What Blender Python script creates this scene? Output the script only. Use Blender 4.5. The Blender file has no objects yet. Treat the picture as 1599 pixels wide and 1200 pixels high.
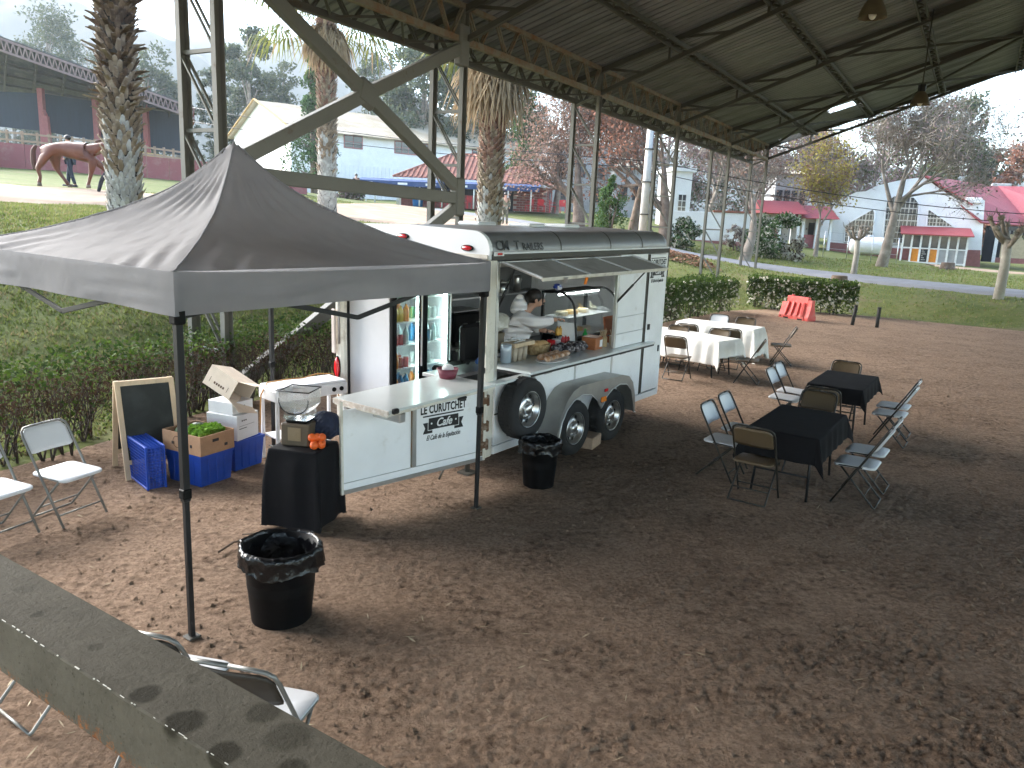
import bpy, bmesh, math, random
import numpy as np
from mathutils import Vector, Matrix, Euler
S = bpy.context.scene
COL = S.collection
PI = math.pi
R = math.radians

# ------------------------------------------------------------------ camera
CAM_H = 2.75
AX = np.array([[0.99894945, 0.04582581, 0.0], [0.0095352, -0.20785636, 0.97811288], [0.04482281, -0.97708532, -0.20807496]])
cd = bpy.data.cameras.new('camera'); cam = bpy.data.objects.new('camera', cd); COL.objects.link(cam)
cd.sensor_width = 36.0; cd.lens = 36.0 * 1200 / 1599; cd.clip_start = 0.05; cd.clip_end = 6000
M = Matrix.Identity(4)
for i in range(3):
    M[i][0] = AX[i, 0]; M[i][1] = -AX[i, 1]; M[i][2] = -AX[i, 2]
M[0][3], M[1][3], M[2][3] = 0, 0, CAM_H
cam.matrix_world = M
S.camera = cam

# ------------------------------------------------------------------ light
SUN_EL, SUN_AZ = 21, 300          # a milky sun beyond the left eaves, spread wide by the haze
w = bpy.data.worlds.new('World'); S.world = w; w.use_nodes = True
nt = w.node_tree
sky = nt.nodes.new('ShaderNodeTexSky'); sky.sky_type = 'NISHITA'; sky.sun_disc = False
sky.sun_elevation = R(SUN_EL); sky.sun_rotation = R(SUN_AZ); sky.air_density = 1.0; sky.dust_density = 0.6; sky.ozone_density = 1.0
bg = nt.nodes['Background']; bg.inputs['Strength'].default_value = 0.09
nt.links.new(sky.outputs[0], bg.inputs[0])
sl = bpy.data.lights.new('sun', 'SUN'); sl.energy = 2.8; sl.angle = R(60); sl.color = (1.0, 0.96, 0.91)
so = bpy.data.objects.new('sun', sl); COL.objects.link(so)
# sky's rotation is clockwise from +Y seen from above
sd = Vector((math.sin(R(SUN_AZ)) * math.cos(R(SUN_EL)), math.cos(R(SUN_AZ)) * math.cos(R(SUN_EL)), math.sin(R(SUN_EL))))
so.rotation_euler = sd.to_track_quat('Z', 'Y').to_euler()
S.view_settings.view_transform = 'Standard'; S.view_settings.look = 'None'
S.view_settings.gamma = 1; S.view_settings.use_curve_mapping = False
S.view_settings.exposure = 3.32
S.cycles.use_denoising = True
S.cycles.max_bounces = 7; S.cycles.diffuse_bounces = 4; S.cycles.glossy_bounces = 3; S.cycles.transmission_bounces = 4
S.cycles.transparent_max_bounces = 8; S.cycles.volume_bounces = 0
S.cycles.caustics_reflective = False; S.cycles.caustics_refractive = False
S.cycles.sample_clamp_indirect = 6

# ------------------------------------------------------------------ helpers
def at(px, py, Y):
    """a point of the photograph at the distance Y (metres along the ground) as a world point"""
    r = AX @ np.array([px - 799.5, py - 600.0, 1200.0]); t = Y / r[1]
    return Vector((r[0] * t, Y, CAM_H + r[2] * t))

def V(*a): return Vector(a)

def tag(o, label=None, cat=None, group=None, kind=None):
    if label: o['label'] = label
    if cat: o['category'] = cat
    if group: o['group'] = group
    if kind: o['kind'] = kind
    return o

def thing(name, label, cat, loc=(0, 0, 0), rz=0.0, group=None, rot=None):
    o = bpy.data.objects.new(name, None); COL.objects.link(o)
    o.empty_display_size = 0.2
    o.location = loc; o.rotation_euler = rot if rot else (0, 0, rz)
    return tag(o, label, cat, group)

def kids(o): return [c for c in bpy.data.objects if c.parent == o]

def dup(root, loc, rz, label, group=None, kidmap=None):
    r = root.copy(); COL.objects.link(r); r.location = loc; r.rotation_euler = (0, 0, rz); r['label'] = label
    if group: r['group'] = group
    for ch in root.children:
        c = ch.copy(); COL.objects.link(c); c.parent = r
        if kidmap and ch.name.split('.')[0] in kidmap: c.data = kidmap[ch.name.split('.')[0]]
        for g in ch.children:
            d = g.copy(); COL.objects.link(d); d.parent = c
    return r

class MB:
    """collects shapes and links them as ONE mesh object"""
    def __init__(s): s.v = []; s.f = []; s.m = []; s.sm = []
    def add(s, vs, fs, mi=0, smooth=False):
        o = len(s.v); s.v.extend([tuple(p) for p in vs])
        for f in fs: s.f.append(tuple(i + o for i in f)); s.m.append(mi); s.sm.append(smooth)
        return s
    def box(s, c, d, mi=0, rot=None, bev=0.0):
        hx, hy, hz = d[0] / 2, d[1] / 2, d[2] / 2
        M3 = rot if rot is not None else None
        if isinstance(M3, (int, float)): M3 = Matrix.Rotation(M3, 3, 'Z')
        elif isinstance(M3, tuple): M3 = Euler(M3).to_matrix()
        c = Vector(c)
        def T(p):
            p = Vector(p)
            return (M3 @ p if M3 is not None else p) + c
        if bev <= 0:
            vs = [T((x * hx, y * hy, z * hz)) for x in (-1, 1) for y in (-1, 1) for z in (-1, 1)]
            fs = [(0, 1, 3, 2), (4, 6, 7, 5), (0, 4, 5, 1), (2, 3, 7, 6), (0, 2, 6, 4), (1, 5, 7, 3)]
            return s.add(vs, fs, mi)
        b = min(bev, hx * .98, hy * .98, hz * .98)
        idx = {}; vs = []
        for x in (-1, 1):
            for y in (-1, 1):
                for z in (-1, 1):
                    idx[x, y, z, 0] = len(vs); vs.append(T((x * hx, y * (hy - b), z * (hz - b))))
                    idx[x, y, z, 1] = len(vs); vs.append(T((x * (hx - b), y * hy, z * (hz - b))))
                    idx[x, y, z, 2] = len(vs); vs.append(T((x * (hx - b), y * (hy - b), z * hz)))
        fs = []
        def q(a, b_, c_, d_, flip): fs.append((a, b_, c_, d_) if not flip else (d_, c_, b_, a))
        for k in (-1, 1):
            q(idx[k, -1, -1, 0], idx[k, 1, -1, 0], idx[k, 1, 1, 0], idx[k, -1, 1, 0], k < 0)
            q(idx[-1, k, -1, 1], idx[1, k, -1, 1], idx[1, k, 1, 1], idx[-1, k, 1, 1], k > 0)
            q(idx[-1, -1, k, 2], idx[1, -1, k, 2], idx[1, 1, k, 2], idx[-1, 1, k, 2], k < 0)
        for a in (-1, 1):
            for b2 in (-1, 1):
                fl = (a * b2) < 0
                q(idx[a, b2, -1, 0], idx[a, b2, -1, 1], idx[a, b2, 1, 1], idx[a, b2, 1, 0], fl)
                q(idx[a, -1, b2, 2], idx[a, -1, b2, 0], idx[a, 1, b2, 0], idx[a, 1, b2, 2], not fl if False else fl)
                q(idx[-1, a, b2, 1], idx[-1, a, b2, 2], idx[1, a, b2, 2], idx[1, a, b2, 1], fl)
        for x in (-1, 1):
            for y in (-1, 1):
                for z in (-1, 1):
                    t = (idx[x, y, z, 0], idx[x, y, z, 1], idx[x, y, z, 2])
                    fs.append(t if x * y * z > 0 else t[::-1])
        return s.add(vs, fs, mi)
    def bar(s, p0, p1, wd, h=None, mi=0, up=(0, 0, 1), bev=0):
        p0, p1 = Vector(p0), Vector(p1); h = h or wd
        d = p1 - p0; L = d.length
        if L < 1e-6: return s
        x = d / L; u = Vector(up)
        y = u.cross(x)
        if y.length < 1e-4: y = Vector((1, 0, 0)).cross(x) if abs(x.x) < .9 else Vector((0, 1, 0)).cross(x)
        y.normalize(); z = x.cross(y)
        m3 = Matrix((x, y, z)).transposed()
        return s.box((p0 + p1) / 2, (L, wd, h), mi, m3, bev)
    def tube(s, pts, r, n=8, mi=0, cap=True, smooth=True):
        pts = [Vector(p) for p in pts]; k = len(pts)
        rs = [r] * k if isinstance(r, (int, float)) else list(r)
        t0 = (pts[1] - pts[0]).normalized()
        a = Vector((0, 0, 1)) if abs(t0.z) < .9 else Vector((1, 0, 0))
        u = t0.cross(a).normalized(); vs = []
        for i, p in enumerate(pts):
            if i == 0: t = t0
            elif i == k - 1: t = (pts[i] - pts[i - 1]).normalized()
            else:
                t = (pts[i + 1] - pts[i]).normalized() + (pts[i] - pts[i - 1]).normalized()
                t = t.normalized() if t.length > 1e-6 else t0
            u = (u - t * u.dot(t))
            u = u.normalized() if u.length > 1e-6 else t.orthogonal().normalized()
            w_ = t.cross(u)
            for j in range(n):
                an = 2 * PI * j / n
                vs.append(p + (u * math.cos(an) + w_ * math.sin(an)) * rs[i])
        fs = [(i * n + j, i * n + (j + 1) % n, (i + 1) * n + (j + 1) % n, (i + 1) * n + j) for i in range(k - 1) for j in range(n)]
        s.add(vs, fs, mi, smooth)
        if cap:
            o = len(s.v) - k * n
            s.f.append(tuple(o + j for j in range(n))[::-1]); s.m.append(mi); s.sm.append(False)
            s.f.append(tuple(o + (k - 1) * n + j for j in range(n))); s.m.append(mi); s.sm.append(False)
        return s
    def lathe(s, prof, n=24, c=(0, 0, 0), mi=0, smooth=True, rot=None, sq=(1, 1), cap=True):
        c = Vector(c); vs = []
        for (r, z) in prof:
            for j in range(n):
                an = 2 * PI * j / n
                p = Vector((r * math.cos(an) * sq[0], r * math.sin(an) * sq[1], z))
                if rot is not None: p = rot @ p
                vs.append(p + c)
        k = len(prof)
        fs = [(i * n + j, i * n + (j + 1) % n, (i + 1) * n + (j + 1) % n, (i + 1) * n + j) for i in range(k - 1) for j in range(n)]
        s.add(vs, fs, mi, smooth)
        if cap:
            o = len(s.v) - k * n
            s.f.append(tuple(o + j for j in range(n))[::-1]); s.m.append(mi); s.sm.append(False)
            s.f.append(tuple(o + (k - 1) * n + j for j in range(n))); s.m.append(mi); s.sm.append(False)
        return s
    def prism(s, poly, depth, T=None, mi=0, smooth=False):
        """poly in local xy, extruded along local z from 0 to depth; T a 4x4 matrix"""
        n = len(poly); T = T or Matrix.Identity(4)
        vs = [T @ Vector((x, y, 0)) for x, y in poly] + [T @ Vector((x, y, depth)) for x, y in poly]
        s.add(vs, [tuple(range(n))[::-1], tuple(range(n, 2 * n))], mi)
        o = len(s.v) - 2 * n
        for i in range(n):
            j = (i + 1) % n
            s.f.append((o + i, o + j, o + n + j, o + n + i)); s.m.append(mi); s.sm.append(smooth)
        return s
    def grid(s, fn, nu, nv, mi=0, smooth=True, closeu=False):
        vs = [fn(i / nu, j / nv) for j in range(nv + 1) for i in range(nu + 1)]
        W = nu + 1
        fs = [(j * W + i, j * W + i + 1, (j + 1) * W + i + 1, (j + 1) * W + i) for j in range(nv) for i in range(nu)]
        return s.add(vs, fs, mi, smooth)
    def sphere(s, c, r, n=12, m=8, mi=0, sq=(1, 1, 1), rot=None, smooth=True):
        c = Vector(c)
        def fn(u, v):
            a, b = 2 * PI * u, PI * (v - .5)
            p = Vector((math.cos(a) * math.cos(b) * r * sq[0], math.sin(a) * math.cos(b) * r * sq[1], math.sin(b) * r * sq[2]))
            return (rot @ p if rot is not None else p) + c
        return s.grid(fn, n, m, mi, smooth)
    def build(s, name, mats, parent=None, loc=None, rz=None):
        me = bpy.data.meshes.new(name)
        me.from_pydata(s.v, [], s.f)
        mats = mats if isinstance(mats, (list, tuple)) else [mats]
        for m in mats: me.materials.append(m)
        me.polygons.foreach_set('material_index', s.m); me.polygons.foreach_set('use_smooth', s.sm)
        me.update()
        o = bpy.data.objects.new(name, me); COL.objects.link(o)
        if parent is not None: o.parent = parent
        if loc is not None: o.location = loc
        if rz is not None: o.rotation_euler = (0, 0, rz)
        return o

def quads_mesh(name, verts, mats, mi=None, parent=None, k=4, smooth=False):
    """verts (N,k,3): N separate faces of k corners"""
    N = len(verts); me = bpy.data.meshes.new(name)
    me.vertices.add(N * k); me.vertices.foreach_set('co', np.ascontiguousarray(verts, dtype=np.float32).reshape(-1))
    me.loops.add(N * k); me.loops.foreach_set('vertex_index', np.arange(N * k, dtype=np.int32))
    me.polygons.add(N); me.polygons.foreach_set('loop_start', np.arange(0, N * k, k, dtype=np.int32))
    mats = mats if isinstance(mats, (list, tuple)) else [mats]
    for m in mats: me.materials.append(m)
    if mi is not None: me.polygons.foreach_set('material_index', np.asarray(mi, dtype=np.int32))
    me.update(calc_edges=True)
    o = bpy.data.objects.new(name, me); COL.objects.link(o)
    if parent is not None: o.parent = parent
    return o

def grid_mesh(name, P, mats, parent=None, smooth=True):
    """P (nv,nu,3) array of points"""
    nv, nu = P.shape[:2]; me = bpy.data.meshes.new(name)
    me.vertices.add(nv * nu); me.vertices.foreach_set('co', np.ascontiguousarray(P, dtype=np.float32).reshape(-1))
    i = np.arange(nv * nu).reshape(nv, nu)
    q = np.stack([i[:-1, :-1], i[:-1, 1:], i[1:, 1:], i[1:, :-1]], -1).reshape(-1, 4)
    N = len(q); me.loops.add(N * 4); me.loops.foreach_set('vertex_index', q.reshape(-1).astype(np.int32))
    me.polygons.add(N); me.polygons.foreach_set('loop_start', np.arange(0, N * 4, 4, dtype=np.int32))
    me.polygons.foreach_set('use_smooth', np.full(N, smooth))
    for m in (mats if isinstance(mats, (list, tuple)) else [mats]): me.materials.append(m)
    me.update(calc_edges=True)
    o = bpy.data.objects.new(name, me); COL.objects.link(o)
    if parent is not None: o.parent = parent
    return o

def vnoise(x, y, seed=0):
    xi = np.floor(x).astype(np.int64); yi = np.floor(y).astype(np.int64); xf = x - xi; yf = y - yi
    def h(a, b):
        n = (a * 374761393 + b * 668265263 + seed * 974711) & 0x7fffffff
        n = ((n ^ (n >> 13)) * 1274126177) & 0x7fffffff
        return ((n ^ (n >> 16)) & 0xffff) / 65535.0
    u = xf * xf * (3 - 2 * xf); v = yf * yf * (3 - 2 * yf)
    return (h(xi, yi) * (1 - u) + h(xi + 1, yi) * u) * (1 - v) + (h(xi, yi + 1) * (1 - u) + h(xi + 1, yi + 1) * u) * v

def fbm(x, y, o=4, seed=0):
    r = 0; a = .5
    for k in range(o): r = r + a * (vnoise(x * 2 ** k, y * 2 ** k, seed + k) - .5); a *= .5
    return r

def sstep(a, b, x): t = np.clip((x - a) / (b - a), 0, 1); return t * t * (3 - 2 * t)

def leaf_quads(C, size, rng, aspect=.5, flat=0.0, jit=.4):
    """leaf faces at the centres C, random directions; flat>0 turns them towards lying level"""
    N = len(C)
    d = rng.normal(size=(N, 3)); d[:, 2] *= (1 - flat); d /= np.linalg.norm(d, axis=1)[:, None]
    e = rng.normal(size=(N, 3)); e[:, 2] *= (1 - flat); e -= d * (e * d).sum(1)[:, None]; e /= np.linalg.norm(e, axis=1)[:, None]
    s = size * (1 + jit * rng.uniform(-1, 1, N))[:, None]
    a = d * s * .5; b = e * s * aspect * .5
    return np.stack([C - a, C + b - a * .1, C + a, C - b - a * .1], 1)

# ------------------------------------------------------------------ materials
def mat(name, col, rough=.6, metal=0.0, var=.12, vs=6.0, bump=0.0, bs=60.0, spec=.5, col2=None, mix=(.45, .65), emit=None, es=0, alpha=1, trans=0, coat=0, sub=0, hue=None, streak=None, ior=1.45):
    m = bpy.data.materials.new(name); m.use_nodes = True
    N, L = m.node_tree.nodes, m.node_tree.links
    b = N['Principled BSDF']
    b.inputs['Roughness'].default_value = rough; b.inputs['Metallic'].default_value = metal
    b.inputs['Specular IOR Level'].default_value = spec; b.inputs['IOR'].default_value = ior
    if coat: b.inputs['Coat Weight'].default_value = coat
    if trans: b.inputs['Transmission Weight'].default_value = trans
    if alpha < 1: b.inputs['Alpha'].default_value = alpha
    if emit: b.inputs['Emission Color'].default_value = (*emit, 1); b.inputs['Emission Strength'].default_value = es
    tc = N.new('ShaderNodeTexCoord'); n1 = N.new('ShaderNodeTexNoise'); n1.inputs['Scale'].default_value = vs; n1.inputs['Detail'].default_value = 5; n1.inputs['Roughness'].default_value = .6
    if streak:
        mp = N.new('ShaderNodeMapping'); mp.inputs['Scale'].default_value = streak; L.new(tc.outputs['Object'], mp.inputs[0]); src = mp.outputs[0]
    else: src = tc.outputs['Object']
    L.new(src, n1.inputs['Vector'])
    r = N.new('ShaderNodeValToRGB'); L.new(n1.outputs['Fac'], r.inputs[0])
    if col2 is None:
        c0 = [max(0, c * (1 - var)) for c in col]; c1 = [min(1, c * (1 + var)) for c in col]
        r.color_ramp.elements[0].position = .3; r.color_ramp.elements[1].position = .7
    else:
        c0, c1 = col, col2; r.color_ramp.elements[0].position = mix[0]; r.color_ramp.elements[1].position = mix[1]
    r.color_ramp.elements[0].color = (*c0, 1); r.color_ramp.elements[1].color = (*c1, 1)
    L.new(r.outputs[0], b.inputs['Base Color'])
    if bump:
        n2 = N.new('ShaderNodeTexNoise'); n2.inputs['Scale'].default_value = bs; n2.inputs['Detail'].default_value = 6; L.new(src, n2.inputs['Vector'])
        bp = N.new('ShaderNodeBump'); bp.inputs['Strength'].default_value = bump; bp.inputs['Distance'].default_value = .02
        L.new(n2.outputs['Fac'], bp.inputs['Height']); L.new(bp.outputs[0], b.inputs['Normal'])
    return m

def dirtymat(name, col, dirt, rough=.45, metal=0.0, scale=3.0, amt=(.55, .75), bump=.05, spec=.5, fine=25.0, streak=None, coat=0):
    """paint with patches of dirt or rust of their own shape, plus fine specks"""
    m = mat(name, col, rough, metal, var=.06, vs=2.0, spec=spec, coat=coat)
    N, L = m.node_tree.nodes, m.node_tree.links; b = N['Principled BSDF']
    tc = [n for n in N if n.type == 'TEX_COORD'][0]; base = b.inputs['Base Color'].links[0].from_socket
    src = tc.outputs['Object']
    if streak:
        mp = N.new('ShaderNodeMapping'); mp.inputs['Scale'].default_value = streak; L.new(src, mp.inputs[0]); src = mp.outputs[0]
    n1 = N.new('ShaderNodeTexNoise'); n1.inputs['Scale'].default_value = scale; n1.inputs['Detail'].default_value = 8; n1.inputs['Roughness'].default_value = .7
    L.new(src, n1.inputs['Vector'])
    r = N.new('ShaderNodeValToRGB'); r.color_ramp.elements[0].position = amt[0]; r.color_ramp.elements[1].position = amt[1]
    L.new(n1.outputs['Fac'], r.inputs[0])
    mx = N.new('ShaderNodeMix'); mx.data_type = 'RGBA'; L.new(r.outputs[0], mx.inputs['Factor']); L.new(base, mx.inputs['A'])
    mx.inputs['B'].default_value = (*dirt, 1); L.new(mx.outputs['Result'], b.inputs['Base Color'])
    rm = N.new('ShaderNodeMath'); rm.operation = 'MULTIPLY_ADD'; L.new(r.outputs[0], rm.inputs[0]); rm.inputs[1].default_value = .35; rm.inputs[2].default_value = rough
    L.new(rm.outputs[0], b.inputs['Roughness'])
    if bump:
        n2 = N.new('ShaderNodeTexNoise'); n2.inputs['Scale'].default_value = fine; n2.inputs['Detail'].default_value = 5; L.new(tc.outputs['Object'], n2.inputs['Vector'])
        bp = N.new('ShaderNodeBump'); bp.inputs['Strength'].default_value = bump; bp.inputs['Distance'].default_value = .01
        L.new(n2.outputs['Fac'], bp.inputs['Height']); L.new(bp.outputs[0], b.inputs['Normal'])
    return m

def leafmat(name, c0, c1, rough=.7):
    m = mat(name, c0, rough, col2=c1, mix=(.35, .65), vs=3.0, spec=.1)
    N, L = m.node_tree.nodes, m.node_tree.links; b = N['Principled BSDF']
    t = N.new('ShaderNodeBsdfTranslucent'); mx = N.new('ShaderNodeMixShader'); mx.inputs[0].default_value = .3
    L.new(b.inputs['Base Color'].links[0].from_socket, t.inputs[0]); L.new(b.outputs[0], mx.inputs[1]); L.new(t.outputs[0], mx.inputs[2])
    L.new(mx.outputs[0], N['Material Output'].inputs[0])
    return m

K = {}
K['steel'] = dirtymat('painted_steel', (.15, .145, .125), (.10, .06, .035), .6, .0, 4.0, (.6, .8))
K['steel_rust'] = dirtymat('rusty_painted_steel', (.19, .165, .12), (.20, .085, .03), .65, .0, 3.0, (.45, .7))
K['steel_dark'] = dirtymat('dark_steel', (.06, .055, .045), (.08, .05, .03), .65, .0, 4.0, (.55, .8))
K['black_metal'] = mat('black_metal', (.012, .012, .013), .45, 0, spec=.4)
K['black_plastic'] = mat('black_plastic', (.0035, .0035, .004), .55, var=.2, spec=.15)
K['rubber'] = mat('tyre_rubber', (.016, .016, .017), .8, var=.3, bump=.1)
K['chrome'] = mat('galvanised_rim', (.62, .62, .62), .32, 1.0, var=.1)
K['alu'] = mat('aluminium', (.55, .55, .55), .35, .9, var=.08)
K['white_paint'] = dirtymat('trailer_white_paint', (.84, .845, .86), (.46, .41, .35), .33, 0, 2.6, (.58, .84), .04)
K['cream_paint'] = dirtymat('trailer_cream_paint', (.70, .66, .58), (.30, .22, .16), .45, 0, 3.5, (.52, .8), .03)
K['grey_roof'] = dirtymat('trailer_roof_skin', (.23, .23, .235), (.33, .33, .32), .35, .35, 3.0, (.5, .8), .02)
K['white_plastic'] = mat('white_plastic', (.74, .74, .75), .4, var=.04)
K['red_lens'] = mat('red_lens', (.55, .015, .02), .2, var=.15, coat=.5, spec=.6)
K['orange_lens'] = mat('orange_lens', (.8, .22, .02), .25)
K['cardboard'] = mat('cardboard', (.36, .21, .12), .85, var=.1, vs=12, bump=.05)
K['cardboard_pale'] = mat('pale_cardboard', (.66, .55, .44), .85, var=.06, vs=12)
K['paper'] = mat('white_card', (.72, .72, .73), .7, var=.05)
K['blue_plastic'] = mat('blue_plastic', (.008, .055, .36), .4, var=.12, vs=9, spec=.5)
K['wood_pale'] = mat('pale_pine', (.55, .42, .28), .6, var=.18, vs=14, streak=(1, 1, .1))
K['wood_red'] = mat('varnished_wood', (.33, .10, .035), .4, var=.2, vs=20, streak=(.2, 1, 1))
K['ink'] = mat('black_print', (.010, .010, .012), .5, var=.02)
K['cloth_black'] = mat('black_tablecloth', (.006, .006, .0075), .85, var=.2, vs=9, bump=.06, bs=180, spec=.15)
K['cloth_white'] = mat('white_tablecloth', (.80, .78, .73), .85, var=.04, vs=5, bump=.05, bs=180, spec=.2)
K['glass'] = mat('clear_glass', (.75, .85, .85), .05, trans=.92, var=.02, spec=.5, alpha=.35)
K['dark_glass'] = mat('window_glass', (.03, .035, .045), .08, var=.3, spec=.7)
K['skin'] = mat('skin', (.48, .27, .19), .55, var=.06)
K['hair'] = mat('dark_hair', (.015, .010, .008), .5, var=.3, bump=.2, bs=90)
# ------------------------------------------------------------------ the lie of the land
HEDGE = np.array([(-30, -30), (-9, -1), (-5.9, 5.0), (-4.75, 7.6), (-3.75, 10.2), (-1.9, 13.0), (1.7, 18.0), (4.3, 21.8), (7.6, 26.6), (9.6, 27.9), (12.6, 26.9), (15.9, 24.6), (34, 12), (60, -30)], float)
def side(x, y):
    """signed distance beyond the arena's edge (positive outside)"""
    x = np.asarray(x, float); y = np.asarray(y, float)
    best = np.full(np.broadcast(x, y).shape, 1e9); sg = np.zeros_like(best)
    for (ax, ay), (bx, by) in zip(HEDGE[:-1], HEDGE[1:]):
        dx, dy = bx - ax, by - ay; L2 = dx * dx + dy * dy
        t = np.clip(((x - ax) * dx + (y - ay) * dy) / L2, 0, 1)
        d = np.hypot(x - ax - t * dx, y - ay - t * dy); cr = dx * (y - ay) - dy * (x - ax)
        m = d < best - 1e-9; best = np.where(m, d, best); sg = np.where(m, np.sign(cr), sg)
    return best * sg
CP = np.array([(-7.83, 15.5, 2.73), (-7.18, 29, 2.54), (-.95, 24, 2.46), (-14.3, 25, 3.15), (-.81, 42, 2.41), (-11.5, 55, 3.66), (-10, 58, 3.4), (3.56, 56, 3.36),
    (-26, 40, 4.1), (-18.3, 44, 4.1), (-13, 48, 3.75), (-34, 52, 5.6), (-23, 56, 5.0), (-24, 72, 4.3), (5, 90, 4.7), (4.58, 38, 2.3), (5.66, 36, 2.0), (6.8, 36, 1.8),
    (12.2, 48, 1.9), (14.6, 44, 1.5), (11.55, 40, 1.2), (20.1, 42, 1.2), (28.4, 54, 1.1), (31.4, 52, 1.05), (16, 36, 1.0), (18.7, 29, .95), (8.3, 40, 1.2), (14.2, 35, .85), (19.3, 29.5, .68),
    (15.9, 24.2, .2), (13.7, 33, .75), (12.9, 26, .02), (-11.6, 20, 2.45), (-13, 19, 2.45), (-6.4, 27, 2.4), (-7.9, 13.5, 1.6), (-5.4, 16, 1.55), (-3.4, 38, 2.4), (22, 56, 1.6), (8.2, 34, .95),
    (-16, 14, 2.6), (-20, 8, 2.5), (-40, 30, 4.5), (-60, 60, 6), (50, 60, .8), (60, 30, .4), (40, 90, 2.5), (-30, 100, 6), (20, 100, 4),
    (-5.9, 5, 0), (-4.7, 7.6, 0), (-3.7, 10.2, 0), (-1.9, 13, 0), (1.7, 18, 0), (4.3, 21.8, 0), (7.6, 26.6, .05), (9.6, 27.9, .1), (0, 5, 0), (5, 10, 0), (8, 18, 0), (20, 15, 0), (0, -10, 0), (30, 5, 0)], float)
def _tps(P):
    n = len(P); d = np.hypot(P[:, None, 0] - P[None, :, 0], P[:, None, 1] - P[None, :, 1]); Kk = np.where(d > 0, d * d * np.log(d + 1e-12), 0) + np.eye(n) * 30.0
    A = np.zeros((n + 3, n + 3)); A[:n, :n] = Kk; A[:n, n] = 1; A[:n, n + 1:] = P[:, :2]; A[n, :n] = 1; A[n + 1:, :n] = P[:, :2].T
    return np.linalg.solve(A, np.concatenate([P[:, 2], [0, 0, 0]]))
_W = _tps(CP)
def G(x, y):
    x = np.asarray(x, float); y = np.asarray(y, float); sh = np.broadcast(x, y).shape; X = np.broadcast_to(x, sh).reshape(-1); Y = np.broadcast_to(y, sh).reshape(-1)
    d = np.hypot(X[:, None] - CP[None, :, 0], Y[:, None] - CP[None, :, 1])
    z = (np.where(d > 0, d * d * np.log(d + 1e-12), 0) * _W[:len(CP)]).sum(1) + _W[len(CP)] + _W[len(CP) + 1] * X + _W[len(CP) + 2] * Y
    r = np.hypot(X, Y); far = 3.0 - 2.5 * np.clip(X / 80, -1, 1)
    k = sstep(70, 120, r); z = np.clip(z, -.1, 7) * (1 - k) + far * k
    s = side(X, Y)
    z = np.where(s < 0, 0, z * sstep(0.2, 3.0, s))
    return z.reshape(sh) if sh else float(z[0])
def g0(x, y): return float(G(x, y))
def on(x, y, dz=0.0): return Vector((x, y, g0(x, y) + dz))
def atg(px, py, Y, dz=0.0):
    p = at(px, py, Y); return Vector((p.x, p.y, g0(p.x, p.y) + dz))

# grass, seen between blades and from afar
mg = bpy.data.materials.new('grass_ground'); mg.use_nodes = True
N, L = mg.node_tree.nodes, mg.node_tree.links; b = N['Principled BSDF']; b.inputs['Roughness'].default_value = .9; b.inputs['Specular IOR Level'].default_value = .15
tc = N.new('ShaderNodeTexCoord')
def noise(scale, det=5, rough=.6, src=None):
    n = N.new('ShaderNodeTexNoise'); n.inputs['Scale'].default_value = scale; n.inputs['Detail'].default_value = det; n.inputs['Roughness'].default_value = rough
    L.new(src or tc.outputs['Object'], n.inputs['Vector']); return n.outputs['Fac']
def ramp(src, *st):
    r = N.new('ShaderNodeValToRGB'); e = r.color_ramp.elements
    while len(e) < len(st): e.new(.5)
    for i, (p, c) in enumerate(st): e[i].position = p; e[i].color = (*c, 1)
    L.new(src, r.inputs[0]); return r.outputs[0]
def mixc(f, a, b_):
    m = N.new('ShaderNodeMix'); m.data_type = 'RGBA'; L.new(f, m.inputs['Factor']); L.new(a, m.inputs['A']); L.new(b_, m.inputs['B']); return m.outputs['Result']
g1 = ramp(noise(.9), (.3, (.075, .105, .022)), (.5, (.14, .155, .045)), (.7, (.20, .18, .08)))
g2 = ramp(noise(6, 6, .7), (.35, (.06, .085, .018)), (.65, (.17, .185, .06)))
earth = N.new('ShaderNodeRGB'); earth.outputs[0].default_value = (.20, .15, .09, 1)
L.new(mixc(ramp(noise(.55, 7, .7), (.54, (0, 0, 0)), (.66, (.8, .8, .8))), mixc(noise(.25), g1, g2), earth.outputs[0]), b.inputs['Base Color'])
bp = N.new('ShaderNodeBump'); bp.inputs['Strength'].default_value = .6; bp.inputs['Distance'].default_value = .06; L.new(noise(9, 6, .7), bp.inputs['Height']); L.new(bp.outputs[0], b.inputs['Normal'])

xs = np.concatenate([np.linspace(-1200, -130, 12), np.linspace(-110, -42, 24), np.arange(-40, -12, .9), np.arange(-12, 26, .42), np.arange(26, 60, .9), np.linspace(62, 120, 20), np.linspace(140, 1200, 12)])
ys = np.concatenate([np.linspace(-300, -12, 8), np.arange(-10, 40, .45), np.arange(40, 75, .9), np.linspace(77, 130, 22), np.linspace(150, 1400, 14)])
X, Y = np.meshgrid(xs, ys); Z = G(X, Y); sd_ = side(X, Y)
Z = np.where(sd_ < .6, -0.14 + (Z + .14) * sstep(-.4, .6, sd_), Z) + np.where(sd_ > .6, fbm(X * .5, Y * .5, 4, 5) * .12, 0)
tag(grid_mesh('ground', np.stack([X, Y, Z], -1), mg), kind='structure')

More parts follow.
